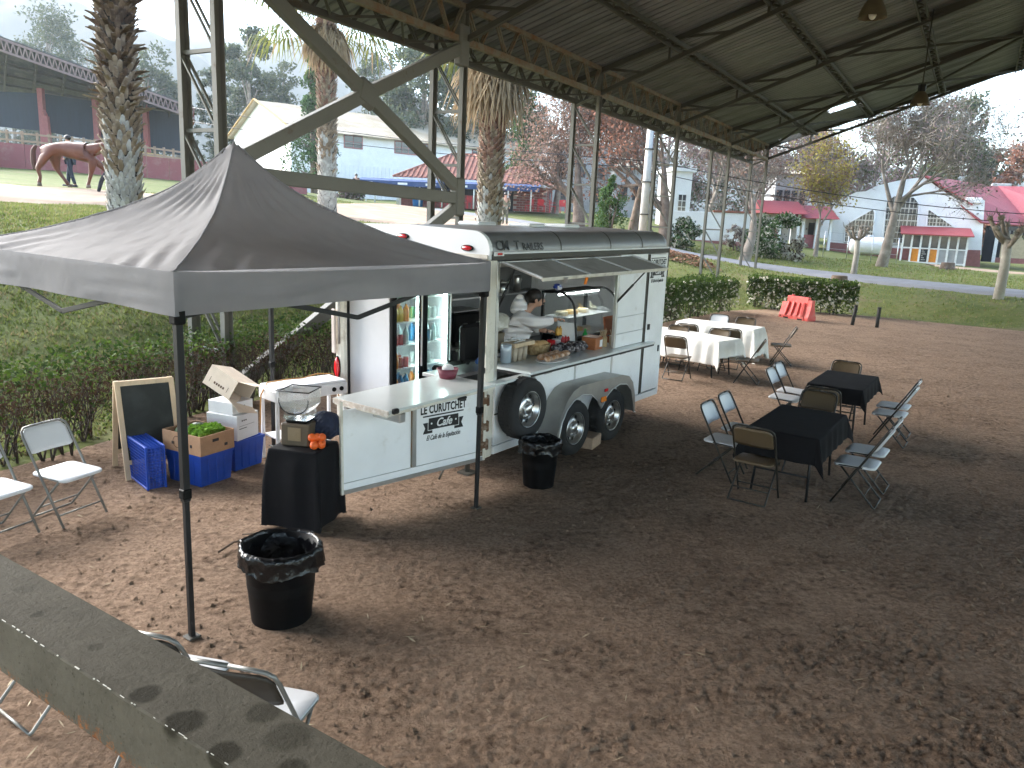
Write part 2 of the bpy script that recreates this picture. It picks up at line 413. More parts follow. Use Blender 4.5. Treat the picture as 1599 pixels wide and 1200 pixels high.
# sand floor of the riding arena: tessellated finer where the clods are near
ms = bpy.data.materials.new('trodden_sand'); ms.use_nodes = True
N, L = ms.node_tree.nodes, ms.node_tree.links; b = N['Principled BSDF']; b.inputs['Roughness'].default_value = .95; b.inputs['Specular IOR Level'].default_value = .1
tc = N.new('ShaderNodeTexCoord')
c1 = ramp(noise(.45, 4), (.32, (.255, .165, .110)), (.68, (.41, .285, .20)))
c2 = ramp(noise(5, 7, .7), (.36, (.175, .110, .072)), (.62, (.45, .315, .222)))
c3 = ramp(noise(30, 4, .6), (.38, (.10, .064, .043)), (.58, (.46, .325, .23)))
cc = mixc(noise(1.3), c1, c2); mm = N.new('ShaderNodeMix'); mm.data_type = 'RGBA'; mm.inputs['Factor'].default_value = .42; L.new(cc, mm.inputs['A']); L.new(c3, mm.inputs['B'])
fleck = N.new('ShaderNodeMath'); fleck.operation = 'MULTIPLY'; L.new(ramp(noise(15, 8, .72), (.50, (0, 0, 0)), (.60, (1, 1, 1))), fleck.inputs[0]); L.new(ramp(noise(1.3, 5, .6), (.42, (.12, .12, .12)), (.58, (.85, .85, .85))), fleck.inputs[1])
fleck_dark = N.new('ShaderNodeRGB'); fleck_dark.outputs[0].default_value = (.085, .052, .034, 1)      # darker flecks, gathered in patches by noise
L.new(mixc(fleck.outputs[0], mm.outputs['Result'], fleck_dark.outputs[0]), b.inputs['Base Color'])
ad = N.new('ShaderNodeMath'); ad.operation = 'MULTIPLY_ADD'; L.new(noise(34, 10, .78), ad.inputs[0]); ad.inputs[1].default_value = .8
ad2 = N.new('ShaderNodeMath'); ad2.operation = 'MULTIPLY_ADD'; L.new(noise(3.6, 6, .65), ad2.inputs[0]); ad2.inputs[1].default_value = .9; L.new(noise(11, 8, .7), ad2.inputs[2]); L.new(ad2.outputs[0], ad.inputs[2])
bp = N.new('ShaderNodeBump'); bp.inputs['Strength'].default_value = 1.0; bp.inputs['Distance'].default_value = .06; L.new(ad.outputs[0], bp.inputs['Height']); L.new(bp.outputs[0], b.inputs['Normal'])
def sand_h(x, y):
    tread = np.abs(fbm(x * 1.1, y * 1.1, 3, 21)) * .06
    rough = sstep(-.2, .16, fbm(x * 1.5, y * 2.4, 4, 44))
    a = np.abs(fbm(x * 15 + .6 * y, y * 22, 3, 31)); c = fbm(x * 30, y * 42, 3, 37)
    clod = (.16 - a) * .10 + c * .04
    pit = np.minimum(0, fbm(x * 5.5, y * 7.0, 4, 52) + .05) * .075
    return -tread * .45 + clod * (.12 + .38 * rough) + pit * (.15 + .25 * rough) + fbm(x * .25, y * .25, 2, 3) * .05
v = np.linspace(0, 1, 720); yy = 0.9 * (38 / 0.9) ** v; u = np.linspace(-1.0, 1.0, 860)
Yg = np.repeat(yy[:, None], len(u), 1); Xg = u[None, :] * (Yg * .82 + 2.2)
sdg = side(Xg, Yg)
Zg = sand_h(Xg, Yg) * (1 - .5 * sstep(14, 30, Yg)) - sstep(.35, 1.0, sdg) * .45
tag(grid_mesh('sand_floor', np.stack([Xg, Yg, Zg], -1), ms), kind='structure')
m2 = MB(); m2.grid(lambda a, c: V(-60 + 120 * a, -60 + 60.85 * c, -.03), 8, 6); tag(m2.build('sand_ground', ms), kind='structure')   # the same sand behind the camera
def sz(x, y): return float(sand_h(np.array([x]), np.array([y]))[0])

# loose clods and bits of straw
rng = np.random.default_rng(5)
n = 9000; py_ = 1.6 * (16 / 1.6) ** rng.random(n); px_ = rng.uniform(-.8, .85, n) * (py_ * .85 + .6)
ok = (side(px_, py_) < -.15) & (fbm(px_ * .7, py_ * .7, 2, 44) > -.08); px_, py_ = px_[ok], py_[ok]
sz_ = rng.gamma(2.0, .0038, len(px_)).clip(.004, .018) * (1 + py_ * .05)
base = np.array([(1, 0, 0), (0, 1, 0), (-1, 0, 0), (0, -1, 0), (0, 0, .8), (0, 0, -.5)], float); tri = [(0, 1, 4), (1, 2, 4), (2, 3, 4), (3, 0, 4), (1, 0, 5), (2, 1, 5), (3, 2, 5), (0, 3, 5)]
Vv = base[None] * (sz_[:, None, None] * rng.uniform(.55, 1.3, (len(px_), 6, 3))); an = rng.uniform(0, 6.28, len(px_)); ca, sa = np.cos(an)[:, None], np.sin(an)[:, None]
Vr = np.stack([Vv[..., 0] * ca - Vv[..., 1] * sa + px_[:, None], Vv[..., 0] * sa + Vv[..., 1] * ca + py_[:, None], Vv[..., 2] + sand_h(px_, py_)[:, None] + .004], -1)
T3 = Vr[:, np.array(tri)].reshape(-1, 3, 3)
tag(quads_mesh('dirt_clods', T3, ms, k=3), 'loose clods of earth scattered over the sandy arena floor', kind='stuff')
n = 260; py_ = 2.0 * (14 / 2.0) ** rng.random(n); px_ = rng.uniform(-.75, .8, n) * (py_ * .8 + .6); ok = side(px_, py_) < -.3; px_, py_ = px_[ok], py_[ok]
C = np.stack([px_, py_, sand_h(px_, py_) + .012], -1)
tag(quads_mesh('straw_bits', leaf_quads(C, .085, rng, .10, .9), mat('straw', (.42, .34, .22), .8)), 'bits of straw and dry twig on the sand', kind='stuff')

# roads and tracks
TRACKS = []
def on_track(x, y):
    r = np.zeros(np.shape(x), bool)
    for P in TRACKS:
        c = np.zeros(np.shape(x), bool); j = len(P) - 1
        for i in range(len(P)):
            (xi, yi), (xj, yj) = P[i], P[j]; c ^= ((yi > y) != (yj > y)) & (x < (xj - xi) * (y - yi) / (yj - yi + 1e-9) + xi); j = i
        r |= c
    return r
def strip(name, A, B, m, nu=60, nv=8, dz=.03, wob=.0, seed=1):
    TRACKS.append(list(A) + list(B)[::-1]); A, B = np.array(A, float), np.array(B, float)
    def samp(P, t):
        d = np.concatenate([[0], np.cumsum(np.hypot(*np.diff(P, axis=0).T))]); d /= d[-1]; return np.stack([np.interp(t, d, P[:, 0]), np.interp(t, d, P[:, 1])], -1)
    t = np.linspace(0, 1, nu + 1); a, b_ = samp(A, t), samp(B, t); v_ = np.linspace(0, 1, nv + 1)[:, None, None]
    P = a[None] * (1 - v_) + b_[None] * v_
    if wob: P[0] += fbm(t * 14, t * 0, 3, seed)[:, None] * wob; P[-1] += fbm(t * 14, t * 0, 3, seed + 9)[:, None] * wob
    z = G(P[..., 0], P[..., 1]) + dz + .03; z[0] -= .16; z[-1] -= .16
    return tag(grid_mesh(name, np.concatenate([P, z[..., None]], -1), m), kind='structure')
K['asphalt'] = mat('asphalt', (.20, .20, .21), .9, var=.15, vs=1.2, bump=.1)
K['dirt'] = mat('beige_dirt', (.33, .235, .165), .95, col2=(.43, .325, .235), vs=1.0, bump=.15, bs=20, spec=.1)
K['redbank'] = dirtymat('red_plaster', (.26, .085, .085), (.36, .22, .19), .85, 0, 1.5, (.5, .8), .05)
strip('asphalt_road', [(-6, 48.5), (4, 42.5), (8.6, 39), (14.4, 34), (19.6, 28.4), (30, 17)], [(-5, 51), (5, 44.6), (9.6, 41), (15.8, 36.2), (21.2, 30.6), (32, 19)], K['asphalt'], dz=.06)
strip('dirt_track', [(-32, 15.5), (-20, 17.8), (-12.4, 19.8), (-6.8, 26.6), (-2, 29.5), (3.5, 31.5), (6, 35)], [(-32, 21.5), (-22, 22.6), (-14.5, 24.2), (-10.8, 33), (-8.5, 51.5), (-.5, 49), (3.5, 43)], K['dirt'], 80, 20, .04, 1.6)
strip('bare_earth', [(25.5, 47.5), (31, 43), (38, 38)], [(26.5, 51), (34, 46.5), (42, 41)], K['dirt'], 30, 6, .03, .8)

# distant hills
def hill(name, pts, Y, depth, m, seed):
    px = [p[0] for p in pts]; top = [at(p[0], p[1], Y) for p in pts]
    xs_ = np.linspace(top[0].x, top[-1].x, 140); tz = np.interp(xs_, [t.x for t in top], [t.z for t in top])
    v_ = np.linspace(0, 1, 30)[:, None]
    tz = tz + fbm(xs_ / 28, xs_ * 0, 4, seed) * 9
    prof = np.sin(v_ * PI) ** .8
    Xh = np.repeat(xs_[None], 30, 0); Yh = Y - depth + 2 * depth * v_ + 0 * Xh
    Zh = prof * tz[None] + fbm(Xh / 30, Yh / 30, 5, seed + 3) * 14 * prof - 2 * (1 - prof)
    return tag(grid_mesh(name, np.stack([Xh, Yh, Zh], -1), m), kind='structure')
K['hill'] = mat('scrub_hillside', (.018, .028, .016), .95, col2=(.055, .05, .035), vs=.03, spec=.1)
hill('hill', [(-500, 120), (-200, 30), (-60, -5), (60, -8), (110, 5), (200, 45), (300, 75), (400, 140), (480, 240)], 560, 150, K['hill'], 4)
hill('hills', [(160, 240), (240, 90), (330, 55), (420, 72), (480, 62), (540, 66), (590, 85), (630, 125), (680, 170), (760, 215), (900, 235), (1300, 250), (1800, 300)], 720, 180, K['hill'], 9)
# ------------------------------------------------------------------ the big open steel roof
def dir2(a, b): d = (Vector(b) - Vector(a)); return d / d.length
CX, CY, CROT = -1.19, 15.47, math.atan2(.8628, .5056)
canopy = thing('arena_roof', 'big open-sided steel roof on lattice columns over the sandy arena', 'roof', (CX, CY, 0), CROT)
def cw(x, y): c, s = math.cos(CROT), math.sin(CROT); return CX + c * x - s * y, CY + s * x + c * y
ztop = lambda s: 6.62 + .315 * s
PUR = [1.9, 4.15, 6.7, 9.2, 11.7]; FR = [-30.1, -24.0, -17.9, -11.75, -5.6, 0, 6.09, 12.18, 18.27, 24.4]
# columns: two chords 0.7 m apart, laced
for k, a in enumerate(FR):
    wx, wy = cw(a, .35); zb = g0(wx, wy) - .3
    if -23 < a < -6: continue
    col = bpy.data.objects.new('column', None); COL.objects.link(col); col.parent = canopy; col.location = (a, 0, 0)
    for yy_, top in ((0, 6.55), (.7, 6.3)):
        m = MB()
        m.box((0, yy_ + .035, (zb + top) / 2), (.15, .012, top - zb)); 
        for sx in (-1, 1): m.box((sx * .069, yy_ - .010, (zb + top) / 2), (.012, .078, top - zb))
        m.build('chord', K['steel'], col)
    z = 5.75; fl = 0
    m = MB(); m.bar((0, .03, 5.98), (0, .67, 5.72), .05, .05)
    m.build('lacing_bar', K['steel'], col)
    while z > zb + .4:
        z2 = z - 1.0
        m = MB(); m.bar((0, .045, z2), (0, .665, z2), .05, .05); m.build('lacing_bar', K['steel'], col)
        for dx in (-.045, .045):
            m = MB(); m.bar((dx, .66, z - .06), (dx, .05, z2 + .07), .022, .04, up=(1, 0, 0)); m.build('lacing_bar', K['steel'], col)
        z = z2
# eave trusses between the columns (inner and outer)
for i in range(len(FR) - 1):
    a, b_ = FR[i], FR[i + 1]
    for yy_, zl, zu in ((0, 6.0, 6.6), (.7, 5.85, 6.3)):
        m = MB(); m.bar((a, yy_, zl), (b_, yy_, zl), .11, .11); m.bar((a, yy_, zu), (b_, yy_, zu), .09, .09)
        n = 6; st = (b_ - a) / n
        for k in range(n):
            for e in (-.028, .028):
                m.bar((a + k * st + .09, yy_ + e, zu - .03), (a + (k + .5) * st - .04, yy_ + e, zl + .03), .03, .035)
                m.bar((a + (k + .5) * st + .04, yy_ + e, zl + .03), (a + (k + 1) * st - .09, yy_ + e, zu - .03), .03, .035)
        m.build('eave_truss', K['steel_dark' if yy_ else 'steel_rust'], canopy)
    m = MB(); st = (b_ - a) / 3
    for k in range(3):
        m.bar((a + k * st, 0, 6.0), (a + (k + .5) * st, .7, 5.85), .04, .04); m.bar((a + (k + .5) * st, .7, 5.85), (a + (k + 1) * st, 0, 6.0), .04, .04)
    m.build('eave_bracing', K['steel_dark'], canopy)
# roof frames across the arena
for a in FR:
    f = bpy.data.objects.new('roof_frame', None); COL.objects.link(f); f.parent = canopy; f.location = (a, 0, 0)
    top = lambda s: (0, -s, ztop(s) - .07); lo = lambda s: (0, -s, 6.0 + .375 * s if s < 8.5 else 6.0 + .375 * 8.5 + (s - 8.5) * .24)
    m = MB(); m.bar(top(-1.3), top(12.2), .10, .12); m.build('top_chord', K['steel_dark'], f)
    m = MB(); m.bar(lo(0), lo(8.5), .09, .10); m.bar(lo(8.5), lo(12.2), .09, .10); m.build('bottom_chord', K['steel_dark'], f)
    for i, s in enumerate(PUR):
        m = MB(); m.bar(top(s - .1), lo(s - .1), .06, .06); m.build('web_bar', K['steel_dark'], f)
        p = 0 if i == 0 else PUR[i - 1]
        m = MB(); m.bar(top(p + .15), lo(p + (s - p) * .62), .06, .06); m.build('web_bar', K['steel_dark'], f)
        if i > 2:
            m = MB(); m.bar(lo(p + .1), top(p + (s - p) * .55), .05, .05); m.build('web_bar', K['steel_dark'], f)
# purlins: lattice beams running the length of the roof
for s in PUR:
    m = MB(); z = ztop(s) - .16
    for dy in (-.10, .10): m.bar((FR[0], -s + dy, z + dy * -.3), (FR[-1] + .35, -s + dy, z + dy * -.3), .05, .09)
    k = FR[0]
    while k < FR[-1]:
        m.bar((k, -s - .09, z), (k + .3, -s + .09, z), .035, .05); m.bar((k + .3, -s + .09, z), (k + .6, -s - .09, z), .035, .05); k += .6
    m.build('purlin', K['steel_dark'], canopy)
m = MB()
for s0, s1 in ((0, 4.15), (4.15, 9.2)):
    m.bar((FR[-2], -s0, ztop(s0) - .2), (FR[-1], -s1, ztop(s1) - .2), .07, .07); m.bar((FR[-2], -s1, ztop(s1) - .2), (FR[-1], -s0, ztop(s0) - .2), .07, .07)
    m.bar((FR[-3], -s0, ztop(s0) - .2), (FR[-2], -s1, ztop(s1) - .2), .07, .07)
m.build('roof_brace', K['steel_dark'], canopy)
# ribbed sheets, one by one
K['sheet'] = dirtymat('weathered_roof_sheet', (.215, .22, .235), (.125, .127, .13), .55, .2, 1.3, (.42, .68), .03, streak=(1, .12, 1))
SW = 1.045
def sheet_mesh(s0, s1):
    m = MB(); pr = []
    for k in range(4):
        x = k * SW / 4; pr += [(x, 0), (x + .19, 0), (x + .205, .035), (x + .245, .035)]
    pr.append((SW + .035, -.002)); n = len(pr)
    slope = .315; ends = (s0, s1)
    vs = [(x, -s, 6.62 + slope * s + .02 + z) for s in ends for x, z in pr]
    m.add(vs, [(i, i + 1, n + i + 1, n + i) for i in range(n - 1)])
    vs = [(x, -s, 6.62 + slope * s + .024 + z) for s in ends for x, z in pr]
    m.add(vs, [(i, i + 1, n + i + 1, n + i)[::-1] for i in range(n - 1)])
    return m
base_sheet = None; x = FR[0] - .3; k = 0
rs = random.Random(3)
while x < FR[-1] + .3:
    last = FR[-1] - x
    if last < .9 or 3.0 < last < 4.1:
        for s0, s1 in (((-1.7, .5), (1.35, 12.2)) if last < .9 else ((-1.7, 2.9), (3.9, 12.2))):
            o = sheet_mesh(s0, s1).build('roof_sheet', K['sheet'], canopy); o.location = (x, 0, 0)
    elif base_sheet is None:
        base_sheet = sheet_mesh(-1.7, 12.2).build('roof_sheet', K['sheet'], canopy); base_sheet.location = (x, 0, 0)
    else:
        o = base_sheet.copy(); COL.objects.link(o); o.location = (x, 0, rs.uniform(0, .003)); o.parent = canopy
    x += SW; k += 1
m = MB()   # the far slope, beyond the ridge
m.add([(FR[0] - .3, -12.2, ztop(12.2) + .03), (FR[-1] + .35, -12.2, ztop(12.2) + .03), (FR[-1] + .35, -25.5, 6.6), (FR[0] - .3, -25.5, 6.6)], [(0, 1, 2, 3)])
m.build('far_roof_slope', K['sheet'], canopy)
m = MB(); m.bar((FR[-1] + .32, 1.75, ztop(-1.75) + .05), (FR[-1] + .32, -12.2, ztop(12.2) + .05), .03, .2); m.build('verge_trim', K['steel_dark'], canopy)
# wall bracing in the bay behind the tent
br = bpy.data.objects.new('wall_brace', None); COL.objects.link(br); br.parent = canopy
def brace(p, q): m = MB(); m.bar((p[0], -.02, p[1]), (q[0], -.02, q[1]), 0.13, .21, up=(0, 1, 0) if False else (0, 0, 1), bev=.01); m.build('brace_bar', K['steel'], br)
cN = (-2.76, 4.64)
for e in ((-.12, 5.86), (-.12, 3.32), (-5.5, 3.32), (-5.5, 6.0)): brace(e, cN)
brace((-.08, 3.12), (-5.52, 3.22)); brace((-.12, 2.98), (-5.5, .25)); 
m = MB(); m.bar((-5.5, .06, 2.95), (-.1, .06, .3), .1, .2); m.build('brace_bar', K['steel'], br)
m = MB(); m.box((cN[0], -.02, cN[1]), (.46, .16, .42), 0, (0, .35, 0), bev=.06); m.build('gusset', K['steel'], br)
for x_, z_ in ((-.1, 5.9), (-.1, 3.15)):
    m = MB(); m.box((x_, -.02, z_), (.30, .17, .72), 0, None, .03); m.build('gusset', K['steel'], br)

# pendant lamps under the roof
def pendant(px, py, Y, label):
    p = at(px, py, Y); s = -((p.y - CY) * math.cos(CROT) - (p.x - CX) * math.sin(CROT)); zr = ztop(s) - .1
    t = thing('pendant_lamp', label, 'lamp', p, 0, 'bell lamps hanging from the arena roof')
    m = MB(); m.lathe([(.25, 0), (.245, .03), (.20, .16), (.13, .29), (.085, .33), (.08, .335)], 24, cap=False); m.lathe([(.24, .004), (.19, .16), (.12, .28)], 24, cap=False); m.build('lamp_shade', mat('lamp_shade', (.16, .12, .07), .5, .3), t)
    m = MB(); m.box((0, 0, .43), (.16, .16, .2), bev=.02); m.build('ballast_box', K['black_metal'], t)
    m = MB(); m.tube([(0, 0, .53), (0, 0, zr - p.z)], .018, 6); m.build('rod', K['steel_dark'], t)
    m = MB(); m.sphere((0, 0, .06), .07, 12, 8, sq=(1, 1, 1.4)); m.build('bulb', mat('lamp_bulb', (.8, .78, .7), .3), t)
pendant(1362, 28, 15, 'bell shaped lamp hanging under the roof, the nearer and larger of two')
pendant(1436, 164, 22, 'bell shaped lamp hanging near the roof edge, the smaller and farther of two')

# ------------------------------------------------------------------ the steel beam in the foreground
bd = Vector((-.84175, .53988, 0)); bo = Vector((-1.37, 1.94, 1.80))
beam = thing('steel_beam', 'weathered grey steel beam with damp stains across the bottom left corner', 'beam', bo, math.atan2(bd.y, bd.x))
mb_ = bpy.data.materials.new('beam_paint'); mb_.use_nodes = True
N, L = mb_.node_tree.nodes, mb_.node_tree.links; b = N['Principled BSDF']; b.inputs['Roughness'].default_value = .8; b.inputs['Specular IOR Level'].default_value = .12
tc = N.new('ShaderNodeTexCoord'); sp = N.new('ShaderNodeSeparateXYZ'); L.new(tc.outputs['Object'], sp.inputs[0])
def mth(op, a, b2):
    n = N.new('ShaderNodeMath'); n.operation = op
    for i, v_ in enumerate((a, b2)):
        if isinstance(v_, (int, float)): n.inputs[i].default_value = v_
        else: L.new(v_, n.inputs[i])
    return n.outputs[0]
base = ramp(noise(7, 6, .7), (.3, (.080, .072, .055)), (.7, (.125, .113, .088)))
speck = ramp(noise(70, 5, .7), (.58, (0, 0, 0)), (.70, (1, 1, 1)))
dk = N.new('ShaderNodeRGB'); dk.outputs[0].default_value = (.035, .03, .022, 1)
base = mixc(mth('MULTIPLY', speck, .8), base, dk.outputs[0])
rust = ramp(noise(26, 6, .75), (.40, (.33, .12, .035)), (.62, (.14, .055, .025)))
edge = mth('SUBTRACT', mth('MULTIPLY', mth('SUBTRACT', -.098, sp.outputs['Z']), 24.0), mth('MULTIPLY', mth('SUBTRACT', .62, noise(34, 5, .8)), 7.0))
def beam_xy(px, py):
    r_ = AX @ np.array([px - 799.5, py - 600.0, 1200.0]); t_ = (1.80 - CAM_H) / r_[2]; p = Vector((r_[0] * t_, r_[1] * t_, 1.80)) - bo
    return p.x * bd.x + p.y * bd.y, -p.x * bd.y + p.y * bd.x
wob = N.new('ShaderNodeVectorMath'); wob.operation = 'MULTIPLY_ADD'; nz_ = N.new('ShaderNodeTexNoise'); nz_.inputs['Scale'].default_value = 28; nz_.inputs['Detail'].default_value = 5; L.new(tc.outputs['Object'], nz_.inputs['Vector'])
wob.inputs[1].default_value = (.022, .022, 0); L.new(nz_.outputs['Color'], wob.inputs[0]); L.new(tc.outputs['Object'], wob.inputs[2])
tot = None
for (px, py, ra, am) in ((226, 1083, .036, .85), (286, 1128, .044, .9), (412, 1112, .042, .6), (350, 1176, .038, .85), (450, 1150, .05, .45), (455, 1205, .036, .7), (150, 1010, .02, .4), (60, 960, .018, .5), (40, 920, .03, .3), (300, 1060, .02, .3)):     # damp rings left by drips
    lx, ly = beam_xy(px, py); sv_ = N.new('ShaderNodeVectorMath'); sv_.operation = 'DISTANCE'; L.new(wob.outputs[0], sv_.inputs[0]); sv_.inputs[1].default_value = (lx + .011, min(max(ly, .02), .15) + .011, 0)
    mr_ = N.new('ShaderNodeMapRange'); mr_.interpolation_type = 'SMOOTHSTEP'; L.new(sv_.outputs['Value'], mr_.inputs['Value']); mr_.inputs['From Min'].default_value = ra; mr_.inputs['From Max'].default_value = ra * .62; mr_.inputs['To Max'].default_value = am
    tot = mr_.outputs['Result'] if tot is None else mth('MAXIMUM', tot, mr_.outputs['Result'])
stc = N.new('ShaderNodeRGB'); stc.outputs[0].default_value = (.018, .016, .008, 1); base = mixc(tot, base, stc.outputs[0])
n_ = N.new('ShaderNodeClamp'); L.new(edge, n_.inputs[0])
L.new(mixc(n_.outputs[0], base, rust), b.inputs['Base Color'])
bp = N.new('ShaderNodeBump'); bp.inputs['Strength'].default_value = .6; bp.inputs['Distance'].default_value = .006; L.new(noise(60, 6, .7), bp.inputs['Height']); L.new(bp.outputs[0], b.inputs['Normal'])
m = MB()
# local x runs along the beam, local +y is towards the camera; top face between y=0 and .163
W_, H_ = .163, .138
m.box((1.0, W_ / 2, -.004), (9.0, W_, .008), bev=.0035); m.box((1.0, W_ - .0042, -H_ / 2 - .004), (9.0, .008, H_ - .0005)); m.box((1.0, W_ / 2 - .006, -H_ + .001), (9.0, W_ - .0125, .008))
m.build('channel', mb_, beam)
m = MB(); rr = random.Random(8); x = -1.9
while x < 1.6:      # chipped pale edge
    l_ = rr.uniform(.003, .018); m.box((x, W_ - .0015 + rr.uniform(-.001, .0008), .0008), (l_, rr.uniform(.001, .0035), .0018), bev=.0005); x += l_ + rr.choice([.003, .006, .012, .03, .06])
m.build('chipped_edge', mat('chipped_paint', (.62, .60, .54), .5), beam)

# ------------------------------------------------------------------ pop-up tent
TR = math.atan2(2.54, 1.74)
tent = thing('pop_up_tent', 'grey pop-up gazebo tent with black legs beside the food trailer', 'tent', (-2.4, 6.64, 0), TR)
mf = mat('grey_tent_fabric', (.385, .38, .40), .7, var=.07, vs=2.5, bump=.35, bs=9, spec=.3)
N, L = mf.node_tree.nodes, mf.node_tree.links; b = N['Principled BSDF']
tr = N.new('ShaderNodeBsdfTranslucent'); mx = N.new('ShaderNodeMixShader'); mx.inputs[0].default_value = .55; L.new(b.inputs['Base Color'].links[0].from_socket, tr.inputs[0]); L.new(b.outputs[0], mx.inputs[1]); L.new(tr.outputs[0], mx.inputs[2]); L.new(mx.outputs[0], N['Material Output'].inputs[0])
HT, EZ, PZ = 1.55, 2.37, 3.30
n = 121; u = np.linspace(-1, 1, n); UX, UY = np.meshgrid(u, u)
mxy = np.maximum(abs(UX), abs(UY)); t = 1 - mxy
mn = np.minimum(abs(UX), abs(UY)); rat = mn / np.maximum(mxy, 1e-6)     # 0 mid-panel, 1 on the ridge
Zt = EZ + (PZ - EZ) * (.42 * t + .30 * t ** 2 + .28 * t ** 5)
Zt -= (.075 * np.sin(PI * np.clip(t, 0, 1)) ** .8 + .035 * np.exp(-((t - .05) / .08) ** 2)) * (1 - rat ** 2)
ang = np.arctan2(UY, UX)
wr = np.zeros_like(Zt)
wr += .016 * np.sin(ang * 26 + 5 * fbm(UX * 2, UY * 2, 3, 2)) * np.exp(-((t - .80) / .14) ** 2) * (t < .96)
wr += .022 * fbm(UX * 9 + UY * 3, UY * 9 - UX * 3, 4, 8) * np.exp(-((t - .45) / .22) ** 2)
crn = np.sqrt((1 - abs(UX)) ** 2 + (1 - abs(UY)) ** 2)
wr += .014 * np.sin((abs(UX) - abs(UY)) * 34 + 4 * fbm(UX * 3, UY * 3, 2, 6)) * np.exp(-((crn - .35) / .22) ** 2) * (1 - rat ** 6)
wr += .010 * np.sin(t * 120 + 5 * fbm(UX * 2, UY * 2, 3, 12)) * np.exp(-((t - .06) / .05) ** 2) * (fbm(UX * 3, UY * 3, 2, 3) > 0)
ridge = 0 * t
Zt += wr * sstep(0, .03, t) + ridge * sstep(0, .05, t)
shrink = 1 - .0 * t
grid_mesh('canopy', np.stack([UX * HT * shrink, UY * HT * shrink, Zt], -1), mf, tent)
for k in range(4):          # ridge seams
    sx, sy = ((1, 1), (1, -1), (-1, 1), (-1, -1))[k]; ii = np.linspace(n - 1, n // 2 + 2, 40).astype(int)
    pts = [(u[i] * HT * sx, u[i] * HT * sy, float(Zt[i if sy > 0 else n - 1 - i, i if sx > 0 else n - 1 - i])) for i in ii]
    m = MB(); m.tube(pts, .0075, 5); m.build('ridge_seam', mf, tent)
for k in range(4):
    rot = Matrix.Rotation(k * PI / 2, 3, 'Z'); nu, nv = 90, 10
    uu = np.linspace(-1, 1, nu + 1); vv = np.linspace(0, 1, nv + 1); A_, B_ = np.meshgrid(uu, vv)
    dep_ = .262 - .012 * (1 - A_ ** 2)
    off = (.012 * np.sin(A_ * 9 + k * 2) + .02 * fbm(A_ * 4 + k * 7, B_ * 1.2, 3, k)) * B_ * (1 - A_ ** 8)
    fold = .004 * np.sin(B_ * 16 + A_ * 4) * (fbm(A_ * 2, B_, 2, k + 4) > .03) * (1 - A_ ** 8)
    P = np.stack([A_ * (HT + .004), -(HT + .004) - off - fold, EZ - .001 - dep_ * B_], -1) @ np.array(rot).T
    grid_mesh('valance', P, mf, tent)
    m = MB(); c0 = rot @ Vector((-HT + .035, -HT + .035, 0)); 
    m.box((c0.x, c0.y, 1.62), (.046, .046, 1.36), 0, rot, .004); m.build('leg', K['black_metal'], tent)
    lg = tent.children[-1] if False else bpy.data.objects[[o.name for o in bpy.data.objects if o.parent == tent][-1]]
    m = MB(); m.box((c0.x, c0.y, .53), (.034, .034, 1.06), 0, rot, .003); m.build('leg_extension', K['black_metal'], lg)
    m = MB(); m.box((c0.x, c0.y, .012), (.085, .085, .012), 0, rot, .004); m.build('foot', K['steel_dark'], lg)
    m = MB(); m.box((c0.x, c0.y, 2.10), (.075, .075, .09), 0, rot, .01); m.build('slider', K['black_plastic'], lg)
    m = MB(); m.box((c0.x, c0.y, .99), (.06, .06, .07), 0, rot, .008); m.build('height_clip', K['black_plastic'], lg)
    e = HT - .035
    for a_, z0, b2, z1 in ((-e, 2.3, 0, 1.975), (e, 2.3, 0, 1.975), (-e, 2.09, 0, 2.3), (e, 2.09, 0, 2.3)):
        m = MB(); m.bar(rot @ Vector((a_, -e + .03 + (.025 if z0 > 2.2 else 0), z0)), rot @ Vector((b2, -e + .03 + (.025 if z0 > 2.2 else 0), z1)), .018, .036, bev=.003); m.build('scissor_bar', K['black_metal'], tent)
    m = MB(); m.bar(rot @ Vector((0, -e + .03, 2.28)), Vector((0, 0, 2.42)), .018, .03); m.build('scissor_bar', K['black_metal'], tent)
m = MB(); m.tube([(0, 0, 2.4), (0, 0, 3.24)], .022, 8); m.build('centre_pole', K['black_metal'], tent)
# ------------------------------------------------------------------ the food trailer
TO = Vector((-.254, 7.85, 0)); TYAW = math.atan2(.81, .587); TPIT = -R(.8)
trailer = thing('food_trailer', 'white food trailer with open hatches, two axles and a cafe sign', 'trailer', TO, rot=(0, TPIT, TYAW))
TM = Matrix.Translation(TO) @ Euler((0, TPIT, TYAW)).to_matrix().to_4x4()
def tw(x, y, z): return TM @ Vector((x, y, z))
def tthing(name, label, cat, x, y, z, rz=0, group=None): return thing(name, label, cat, tw(x, y, z), group=group, rot=(0, TPIT, TYAW + rz))
def sub(name, parent, loc=(0, 0, 0), rz=0):
    o = bpy.data.objects.new(name, None); COL.objects.link(o); o.parent = parent; o.location = loc; o.rotation_euler = (0, 0, rz); o.empty_display_size = .1; return o
def part(name, m, parent, *boxes, bev=.004):
    mb = MB()
    for bx in boxes: mb.box(bx[0], bx[1], 0, None, bx[2] if len(bx) > 2 else bev)
    return mb.build(name, m, parent)
WP, CP_ = K['white_paint'], K['cream_paint']
def slab(x0, x1, y0, y1, z0, z1, b=.004): return (((x0 + x1) / 2, (y0 + y1) / 2, (z0 + z1) / 2), (x1 - x0, y1 - y0, z1 - z0), b)
K['tinside'] = mat('trailer_inside', (.16, .165, .17), .5, .2)
part('floor', K['steel_dark'], trailer, slab(.02, 4.08, .03, 2.32, .40, .46))
part('left_wall', K['tinside'], trailer, slab(.1, 4.06, 2.31, 2.35, .30, 2.40))
